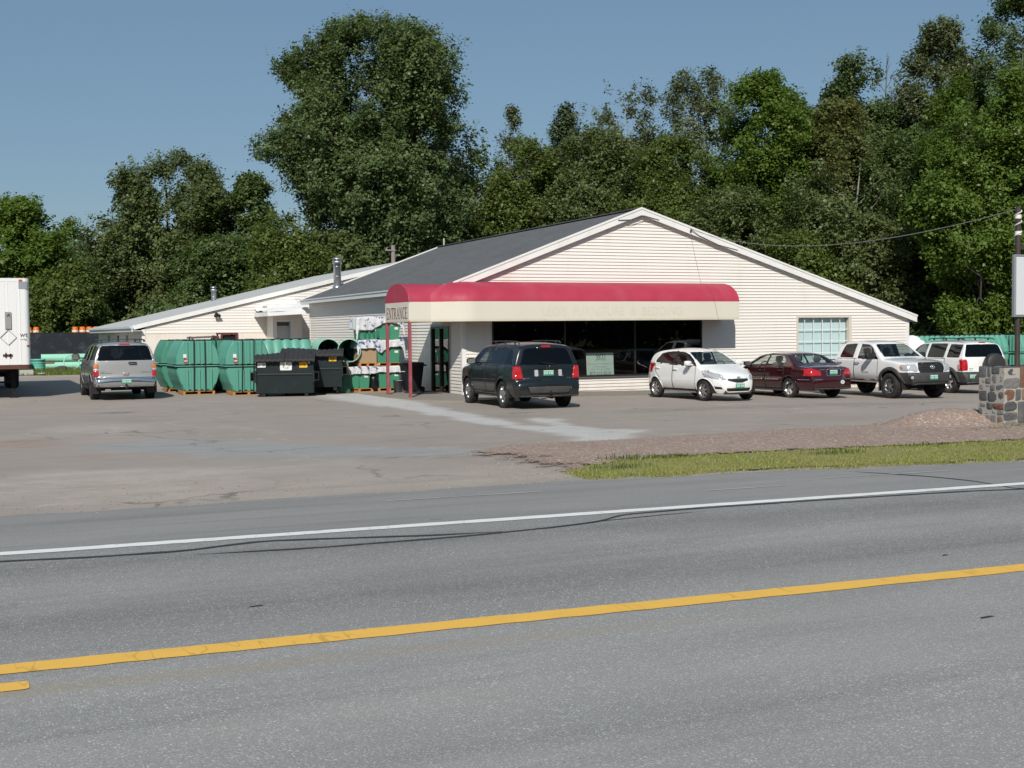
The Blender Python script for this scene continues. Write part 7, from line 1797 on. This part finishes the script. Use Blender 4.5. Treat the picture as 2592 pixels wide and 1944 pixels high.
        loop = [k*N for k in range(n)] + [n*N+q for q in range(n)] + [k*N+n for k in range(n, 0, -1)] + [q for q in range(n, 0, -1)]
        L = len(vs); back = []
        def bk(i):
            k, q = divmod(i, N); return f(a+(b-a)*k/n, lo+(hi-lo)*q/n, -.03)
        vs += [bk(i) for i in loop]; M_ = len(loop)
        fs += [(loop[i], L+i, L+(i+1) % M_, loop[(i+1) % M_]) for i in range(M_)]
        m.add(vs, fs)
    def tile(a, b, lo, hi, f, depth=0):
        w, h = b-a, hi-lo
        if (w < .27 and h < .22 and (depth > 2 or g.random() < .75)) or w < .12 or h < .10 or depth > 6:
            if w > .03 and h > .03: stone(a+.010, b-.010, lo+.009, hi-.009, f)
            return
        if w > h*g.uniform(.9, 1.4):
            c_ = a+w*g.uniform(.32, .68); tile(a, c_, lo, hi, f, depth+1); tile(c_, b, lo, hi, f, depth+1)
        else:
            c_ = lo+h*g.uniform(.32, .68); tile(a, b, lo, c_, f, depth+1); tile(a, b, c_, hi, f, depth+1)
    tile(x0, x1, z0, z1, lambda u, z, d: (u, y0-d+.02, z)); tile(y0, y1, z0, z1, lambda u, z, d: (x0-d+.02, y0+y1-u, z)); tile(x0, x1, y0, y1, lambda u, z, d: (u, z, z1-.03+d*.6)); tile(x0, x1, z0, z1, lambda u, z, d: (x0+x1-u, y1+d-.02, z))
    m.build('stones', t.m, r)
    for o in kids(r): o.matrix_parent_inverse = Matrix.Translation((-4.6, 19.7, -.15))
# ================================================================== trees
def env(kind, t):
    """crown radius (0..1) at height fraction t"""
    t = np.clip(t, 0, 1)
    if kind == 'round': return np.sqrt(np.clip(1-((t-.45)/.56)**2, 0, 1))
    if kind == 'tall':  return np.clip(np.minimum(1, .45+1.6*t), 0, 1)*np.sqrt(np.clip(1-np.clip((t-.55)/.46, 0, 1)**2.2, 0, 1))
    if kind == 'cone':  return np.clip((1-t)**.85, .03, 1)*np.clip(.5+3*t, 0, 1)
    if kind == 'broad': return np.sqrt(np.clip(1-np.clip((t-.5)/.5, -1, 1)**4, 0, 1))
    if kind == 'poplar': return (.66+.34*np.sin(np.pi*np.clip(t*1.05-.05, 0, 1)))*np.sqrt(np.clip(1-np.clip((t-.66)/.345, 0, 1)**4, 0, 1))*np.clip(.55+2.2*t, 0, 1)
    if kind == 'block': return np.clip((t+.22)*1.9, 0, 1)*np.clip(1-np.clip((t-.76)/.27, 0, 1)**3, .05, 1)
    return np.ones_like(t)

def leaf_cloud(C, Rr, n_per, size, g, up=.45, flat=.75, drop=0.):
    """leaves scattered through clumps C (k,3) of radius Rr (k,)"""
    k = len(C); cnt = np.maximum(6, (n_per*(Rr/Rr.mean())**2).astype(int)); idx = np.repeat(np.arange(k), cnt); n = len(idx)
    d = g.normal(size=(n, 3)); d /= np.linalg.norm(d, axis=1)[:, None]
    rad = Rr[idx]*np.cbrt(g.random(n))**.8*(.75+.5*g.random(n))
    P = C[idx] + d*rad[:, None]*np.array([1, 1, flat])
    nr = d*.8 + g.normal(size=(n, 3))*.65 + np.array([0, 0, up]); nr /= np.linalg.norm(nr, axis=1)[:, None]
    a = np.cross(nr, g.normal(size=(n, 3))); a /= np.linalg.norm(a, axis=1)[:, None]; b = np.cross(nr, a)
    s = size*(.55+.9*g.random(n))[:, None]
    V = np.stack([P - a*s*.62, P + b*s*.40 + nr*s*.10, P + a*s*.62 - nr*s*.12, P - b*s*.40 + nr*s*.10], 1).reshape(-1, 3)
    return V, np.arange(n*4).reshape(-1, 4)

BARKS = {}
def bark(kind):
    if kind not in BARKS:
        c = {'grey': (.16, .145, .125), 'dark': (.07, .06, .05), 'pale': (.34, .32, .28)}[kind]
        t = NT('bark_'+kind); v = t.obj(); q = t.noise(v, 5, 5, .7, (2, 2, .35))
        t.princ(t.mix(q, sc3(c, .55), sc3(c, 1.25)), .95, 0, .1, q, .6, .05); BARKS[kind] = t.m
    return BARKS[kind]
LEAFM = {}
def leafmat(kind):
    if kind not in LEAFM:
        c0, c1, c2, tr = {
         'cotton': ((.094, .142, .050), (.150, .202, .079), (.108, .158, .060), .36),
         'maple': ((.096, .168, .026), (.162, .246, .043), (.118, .192, .031), .42),
         'yellow': ((.104, .150, .034), (.172, .214, .055), (.116, .160, .041), .42),
         'olive': ((.108, .146, .050), (.168, .204, .077), (.120, .156, .055), .38),
         'dark': ((.082, .132, .041), (.126, .186, .060), (.094, .146, .046), .36),
         'grey': ((.132, .158, .079), (.198, .222, .120), (.142, .168, .086), .36),
         'pine': ((.054, .090, .043), (.098, .134, .067), (.067, .103, .050), .15),
         'rust': ((.112, .136, .042), (.205, .198, .070), (.125, .146, .046), .38)}[kind]
        LEAFM[kind] = mat_leafy('leaf_'+kind, c0, c1, tr, c2, .45)
    return LEAFM[kind]

class N3:
    def __init__(s, seed): s.g = np.random.default_rng(seed).random((32, 32, 32))
    def at(s, P):
        P = np.asarray(P); I = np.floor(P).astype(int); f = P-I; f = f*f*(3-2*f); I &= 31; J = (I+1) & 31; g = s.g
        def q(a, b, c): return g[a, b, c]
        x0, y0, z0 = I.T; x1, y1, z1 = J.T; fx, fy, fz = f.T
        return ((q(x0,y0,z0)*(1-fx)+q(x1,y0,z0)*fx)*(1-fy)+(q(x0,y1,z0)*(1-fx)+q(x1,y1,z0)*fx)*fy)*(1-fz) + ((q(x0,y0,z1)*(1-fx)+q(x1,y0,z1)*fx)*(1-fy)+(q(x0,y1,z1)*(1-fx)+q(x1,y1,z1)*fx)*fy)*fz
    def fbm(s, P): return (s.at(P)*.55 + s.at(P*2.1+7)*.28 + s.at(P*4.3+3)*.17)

def leaves_at(P, out, size, g, up=.5):
    n = len(P)
    nr = out*.70 + g.normal(size=(n, 3))*.48 + np.array([0, 0, up]); nr /= np.linalg.norm(nr, axis=1)[:, None]
    a = np.cross(nr, g.normal(size=(n, 3))); a /= np.linalg.norm(a, axis=1)[:, None]; b = np.cross(nr, a)
    s = size*(.5+1.0*g.random(n)**1.4)[:, None]
    V = np.stack([P - a*s*.62, P + b*s*.40 + nr*s*.10, P + a*s*.62 - nr*s*.12, P - b*s*.40 + nr*s*.10], 1).reshape(-1, 3)
    return V, np.arange(n*4).reshape(-1, 4)

def tree(name, label, x, y, h, r, zb, kind='round', leaves=22000, size=.22, mat='olive', seed=0, gap=.46, trunk='grey', tr_r=None, group=None, lean=(0, 0), lump=2.4, rag=.45, bald=0., limbs=26, fine=.34):
    """gap: noise level under which the crown is open; lump: metres across one leaf mass; rag: how uneven the outline is"""
    g = np.random.default_rng(seed); z0 = ground_h(x, y)-.05
    root = empty(name, (x, y, z0), 0, label, 'tree', group or 'trees round the back of the lot')
    H = h-z0; zb = max(.2, zb-z0); nz = N3(seed+100)
    def sample(n):
        t = g.random(n)**.92; a = g.random(n)*2*np.pi
        e = env(kind, t)*(1-rag*.5) + rag*1.5*(nz.fbm(np.stack([np.cos(a)*1.3+5, np.sin(a)*1.3+5, t*(H-zb)/lump*.8], 1))-.42)*np.minimum(1, 6*(1-t)+.15)
        ca = np.stack([np.cos(a)*r*.62+40, np.sin(a)*r*.62+40, t*(H-zb)*.62], 1)
        e = e*(1 + fine*1.7*(nz.at(ca*.75)-.5) + fine*1.1*(nz.at(ca*1.7+9)-.5))
        e = np.maximum(e, .04); q = np.where(g.random(n) < .5, np.sqrt(g.random(n)), 1-.40*g.random(n)**1.3)
        P = np.stack([np.cos(a)*q*e*r + lean[0]*t*t, np.sin(a)*q*e*r + lean[1]*t*t, zb+(H-zb)*t*.99], 1)
        w = (g.random(n) < (.12+.88*np.clip(e, 0, 1))) & (g.random(n) > bald*np.clip(1-1.6*t, 0, 1))
        return P[w], np.stack([np.cos(a)*q, np.sin(a)*q, (t-.45)*1.3], 1)[w]
    tw = []; to = []; m = 0; need = leaves//34
    for _ in range(30):
        P, O = sample(need*2); f = .72*nz.fbm(P/lump + 11) + .28*nz.at(P*1.15+3); k = g.random(len(P)) < np.clip((f-gap-.045)*15+.06, .012, 1)
        tw.append(P[k]); to.append(O[k]); m += k.sum()
        if m > need: break
    T = np.concatenate(tw)[:need]; O = np.concatenate(to)[:need]
    # every twig carries a short spray of leaves
    k = len(T); cnt = 34; d = O + g.normal(size=(k, 3))*.55 + np.array([0, 0, .25]); d /= np.linalg.norm(d, axis=1)[:, None]
    rim = np.clip((np.linalg.norm(O[:, :2], axis=1)-.72)*3.2, 0, 1) + np.clip((O[:, 2]-.42)*3, 0, 1)
    d = d + np.array([0, 0, .55])*np.clip(rim, 0, 1)[:, None]; d /= np.linalg.norm(d, axis=1)[:, None]
    L = (.40+.70*g.random(k))*min(1.25, .55+r*.12)*(1 + .9*np.clip(rim, 0, 1)*g.random(k)**2)
    u = g.random((k, cnt, 1)); off = g.normal(size=(k, cnt, 3))*(.10+.13*(1-np.abs(u*2-1)))*(1.0+size*1.2)
    P = (T[:, None] + d[:, None]*L[:, None, None]*(u-.35) + off + np.array([0, 0, -.10])*(u**2)).reshape(-1, 3); out = np.repeat(d, cnt, 0)
    V, F = leaves_at(P, out, size, g)
    np_mesh('crown', V, F, leafmat(mat), root)
    tr_r = tr_r or .017*H; mb = MB(); top = Vector((lean[0]*.7, lean[1]*.7, zb+(H-zb)*.88)); pts = []
    for j in range(13):
        q = j/12; pts.append(Vector((top.x*q*q+.35*math.sin(q*5+seed)*q, top.y*q*q+.3*math.sin(q*4+seed*2)*q, top.z*q)))
    mb.tube(pts, [tr_r*(1-.9*(j/12)**.8)*(1.3 if j == 0 else 1) for j in range(13)], 10)
    for i in g.permutation(k)[:limbs]:
        c = Vector(T[i]); hh = max(.12, min(.9, (c.z - .9*math.hypot(c.x, c.y))/top.z)); p0 = pts[int(hh*12)]; Lc = (c-p0).length
        mid = p0.lerp(c, .45) + Vector((0, 0, .10*Lc)) + Vector(g.normal(size=3))*.08*Lc; rr = tr_r*(1-.8*hh)*.36; ps = []
        for j in range(8): s = j/7; ps.append(p0*(1-s)**2 + mid*2*s*(1-s) + c*s*s + Vector(g.normal(size=3))*.03*Lc*math.sin(math.pi*s))
        mb.tube(ps, [max(.008, rr*(1-.9*j/7)) for j in range(8)], 5)
        for q in (3, 4, 5, 6):
            b = ps[q]; e = b + (ps[q]-ps[q-1]).normalized().lerp(Vector(g.normal(size=3)).normalized(), .6)*Lc*.22; mb.tube([b, b.lerp(e, .5)+Vector((0, 0, .03*Lc)), e], [max(.006, rr*.4*(1-q/9)), max(.005, rr*.25*(1-q/9)), .004], 4)
    mb.build('trunk', bark(trunk), root)
    return root

def snag(label, x, y, h, seed):
    g = random.Random(seed); root = empty('dead_tree', (x, y, ground_h(x, y)), 0, label, 'tree', 'trees round the back of the lot'); m = MB()
    m.tube([(0, 0, 0), (.1, 0, h*.4), (-.1, .1, h*.75), (.05, 0, h)], [.16, .12, .07, .015], 8)
    for k in range(22):
        z = h*(.5+.48*k/22); a = g.uniform(0, 6.28); L = (h-z)*.28+.6; p = Vector((0, 0, z)); d = Vector((math.cos(a), math.sin(a), 1.3)).normalized()
        q = p+d*L; m.tube([p, p+d*L*.5+Vector((0, 0, .05)), q], [.035, .02, .008], 5)
        for j in range(3): b = p.lerp(q, .4+.2*j); m.tube([b, b+Vector((g.uniform(-.4, .4), g.uniform(-.4, .4), .5))*.8], [.012, .005], 4)
    m.build('trunk', bark('grey'), root)

def build_trees():
    T = tree
    T('maple_tree', 'round green maple overhanging the dark fence beside the white trailer', -10.6, 64, 12.0, 5.2, 1.9, 'round', 87000, 0.206, 'maple', 1)
    T('maple_sapling', 'low bushy tree with yellowing leaves beside the warehouse eave', -7.3, 58.5, 7.0, 2.9, 1.4, 'round', 31900, 0.181, 'yellow', 2)
    T('far_tree', 'hazy grey green tree far off between the left maple and the round olive tree', 2.4, 121, 11.6, 4.8, .6, 'round', 29000, 0.292, 'grey', 3, .40)  # grey leaf colour stands in for the haze of distance
    T('olive_tree', 'broad olive green tree above the low end of the warehouse wing', 1.1, 71, 17.4, 5.9, .8, 'broad', 130500, 0.206, 'olive', 4, .46, rag=.42)
    T('slim_tree', 'slim dark green tree between the broad olive tree and the giant cottonwood', 7.9, 68, 15.4, 2.9, .8, 'tall', 36000, .23, 'dark', 5, .44)
    T('bush_tree', 'dark undergrowth tree filling the gap left of the slim tree', 5.0, 64, 9.6, 4.6, .4, 'broad', 66700, 0.206, 'dark', 25, .40)
    T('cottonwood_tree', 'giant cottonwood towering over the store roof, tallest tree in view', 13.9, 49.1, 24.3, 7.7, 4.6, 'block', 290000, .185, 'cotton', 7, .485, 'dark', .5, lump=3.0, rag=.42, limbs=90)
    T('thicket_tree', 'light green bushy tree behind the small warehouse flue', 5.8, 47.5, 10.2, 3.4, .4, 'round', 66700, 0.181, 'yellow', 8, .40)
    T('thicket_tree', 'dense bushy tree under the left limbs of the giant cottonwood', 9.5, 47.2, 8.8, 4.1, .4, 'broad', 52000, .21, 'olive', 9, .40)
    T('thicket_tree', 'bushy tree under the right limbs of the giant cottonwood', 17.4, 49.5, 14.4, 4.0, .6, 'round', 56000, .22, 'dark', 10, .42)
    T('airy_tree', 'thin leaved airy tree just right of the giant cottonwood', 20.6, 53, 17.6, 4.0, .8, 'broad', 44000, .20, 'olive', 11, .47, rag=.4)
    T('spire_tree', 'narrow grey green spire rising above the roof ridge, the left of two', 26.7, 55.5, 20.2, 4.0, .8, 'cone', 63800, 0.172, 'grey', 12, .36, rag=.35)
    T('spire_tree', 'narrow dark spire rising above the roof ridge, the right of two', 30.7, 53.7, 20.4, 4.4, .8, 'cone', 69600, 0.172, 'pine', 13, .36, rag=.35)
    T('thicket_tree', 'yellow green tree behind the middle of the store roof', 23.4, 46, 16.0, 4.4, .6, 'round', 92800, 0.181, 'yellow', 14, .42)
    T('thicket_tree', 'mid green tree behind the roof left of the gable peak', 28.0, 44, 16.6, 4.6, .6, 'broad', 95700, 0.181, 'olive', 15, .42)
    T('thicket_tree', 'leafy olive tree right behind the gable peak', 31.5, 38.4, 15.4, 4.6, .6, 'round', 101500, 0.172, 'yellow', 16, .42)
    T('birch_tree', 'sparse pale stemmed tree showing sky through it, left one', 34.4, 50.4, 22.0, 4.2, 5, 'broad', 30450, 0.181, 'grey', 17, .52, 'pale', .17, lump=1.9, rag=.5, limbs=44)
    T('birch_tree', 'sparse pale stemmed tree showing sky through it, right one', 39.0, 46.4, 22.8, 3.8, 5, 'broad', 29000, 0.181, 'grey', 18, .52, 'pale', .17, lump=1.9, rag=.5, limbs=44)
    T('bright_tree', 'dense bright green tree behind the right slope of the gable', 36.2, 34.2, 19.4, 4.1, .6, 'tall', 139200, 0.176, 'maple', 19, .44)
    T('scrub_tree', 'low olive scrub tree close behind the right roof slope', 30.8, 29.6, 10.8, 3.9, .4, 'round', 81200, 0.163, 'olive', 20, .42)
    T('scrub_tree', 'low yellow green scrub tree over the falling end of the right roof slope', 32.2, 25, 7.6, 3.0, .4, 'round', 49300, 0.155, 'yellow', 21, .42)
    T('ragged_tree', 'ragged olive tree with a bare grey trunk showing halfway up', 36.5, 25.2, 13.8, 4.6, 3.0, 'round', 63800, 0.163, 'olive', 22, .49, 'pale', .24, rag=.5, bald=.6, limbs=50)
    T('rusty_tree', 'tree with rusty yellow leaf tips right of the bright green tree', 39.8, 30.5, 17.2, 3.2, .6, 'tall', 81200, 0.172, 'rust', 23, .44)
    T('tall_tree', 'tall green tree with a dead snag beside its top', 43.3, 33, 22.0, 3.2, .6, 'tall', 121800, 0.176, 'cotton', 24, .45, rag=.4)
    T('tall_tree', 'tall greyish tree second from the right edge of the skyline', 47.2, 29.4, 22.8, 3.6, .6, 'tall', 130500, 0.176, 'grey', 26, .45, rag=.42)
    T('tall_tree', 'tallest dark tree at the right edge of the skyline', 50.0, 24.4, 24.2, 3.9, .6, 'tall', 139200, 0.176, 'cotton', 27, .45, rag=.45)
    T('shade_tree', 'dark leafy tree in the shade behind the pickup', 41.6, 25.6, 14.4, 3.8, .4, 'broad', 101500, 0.172, 'dark', 28, .44)
    T('front_maple', 'bright full maple behind the row of green tanks at the right', 40.2, 17.4, 16.8, 4.5, .9, 'tall', 174000, 0.163, 'maple', 29, .47, rag=.42)
    T('front_maple', 'bright maple partly hidden by the blank sign cabinet', 46.0, 16.2, 14.8, 4.4, .6, 'tall', 139200, 0.163, 'maple', 30, .47, rag=.42)
    snag('bare dead snag with fine twigs poking above the right tree tops', 45.0, 32.0, 21.4, 5)
    # undergrowth along the wood edge and the far wood behind it, seen only as a mass
    g = np.random.default_rng(77)
    P = []
    for i in range(150):
        u = g.random(); x = 24+34*u + g.normal()*1.2; y = 33-17*u + g.normal()*2.0
        if x > 24: P.append((x, y, .4+1.6*g.random()))
    for i in range(70): P.append((-20+g.random()*27, 60+g.normal()*2.5, .5+1.5*g.random()))
    for i in range(90): P.append((-4+g.random()*32, 58+g.normal()*3, .5+3.5*g.random()))
    C = np.array(P); V, F = leaf_cloud(C, .9+.7*g.random(len(C)), 520, .26, g)
    o = np_mesh('undergrowth', V, F, leafmat('dark')); o['kind'] = 'stuff'
    C = []
    for i in range(900): a = g.random(); C.append((-90+270*a + g.normal()*3, 132-85*a + 24*g.random() + 30*abs(a-.5), 1+11*g.random()**1.2*(1 if a > .25 else .55)))
    V, F = leaf_cloud(np.array(C), 2.2+1.6*g.random(len(C)), 150, .75, g)
    o = np_mesh('far_wood', V, F, leafmat('dark')); o['kind'] = 'stuff'
    # the wooded side of the road behind the camera, which the shop glass mirrors
    C = []
    for i in range(700): a = g.random(); C.append((-120+220*a, -80 - 16*g.random(), 1+11*g.random()))
    V, F = leaf_cloud(np.array(C), 2.2+1.4*g.random(len(C)), 90, .9, g)
    o = np_mesh('roadside_wood', V, F, leafmat('dark')); o['kind'] = 'stuff'
def build_camera():
    cam = bpy.data.cameras.new('camera'); cam.sensor_width = 36; cam.lens = 36*3100/2592; cam.clip_end = 5000; cam.clip_start = .1
    o = bpy.data.objects.new('camera', cam); COL.objects.link(o)
    yaw = R(24.0); pitch = math.atan(133/3100); roll = -.0103
    f = Vector((math.sin(yaw)*math.cos(pitch), math.cos(yaw)*math.cos(pitch), -math.sin(pitch)))
    r = Vector((math.cos(yaw), -math.sin(yaw), 0)); u = r.cross(f)
    c, s = math.cos(roll), math.sin(roll)
    r2 = r*c + u*s; u2 = u*c - r*s
    M = Matrix((r2, u2, -f)).transposed().to_4x4(); M.translation = Vector((-14.55, -36.54, 2.05))
    o.matrix_world = M
    SC.camera = o
    SC.view_settings.view_transform = 'Standard'; SC.view_settings.look = 'None'; SC.view_settings.exposure = EXPO; SC.view_settings.gamma = 1
    SC.cycles.max_bounces = 8; SC.cycles.transparent_max_bounces = 16; SC.cycles.use_denoising = True
    SC.cycles.caustics_reflective = False; SC.cycles.caustics_refractive = False; SC.cycles.sample_clamp_indirect = 6
EXPO = 0.3
build_sky_and_light()
build_ground()
build_grass()
build_store()
build_wing()
build_awning()
build_walk()
build_window_sign()
build_cars()
build_tanks()
build_dumpsters()
build_stack()
build_trailer()
build_far_left()
build_behind()
build_sign()
build_trees()
build_camera()
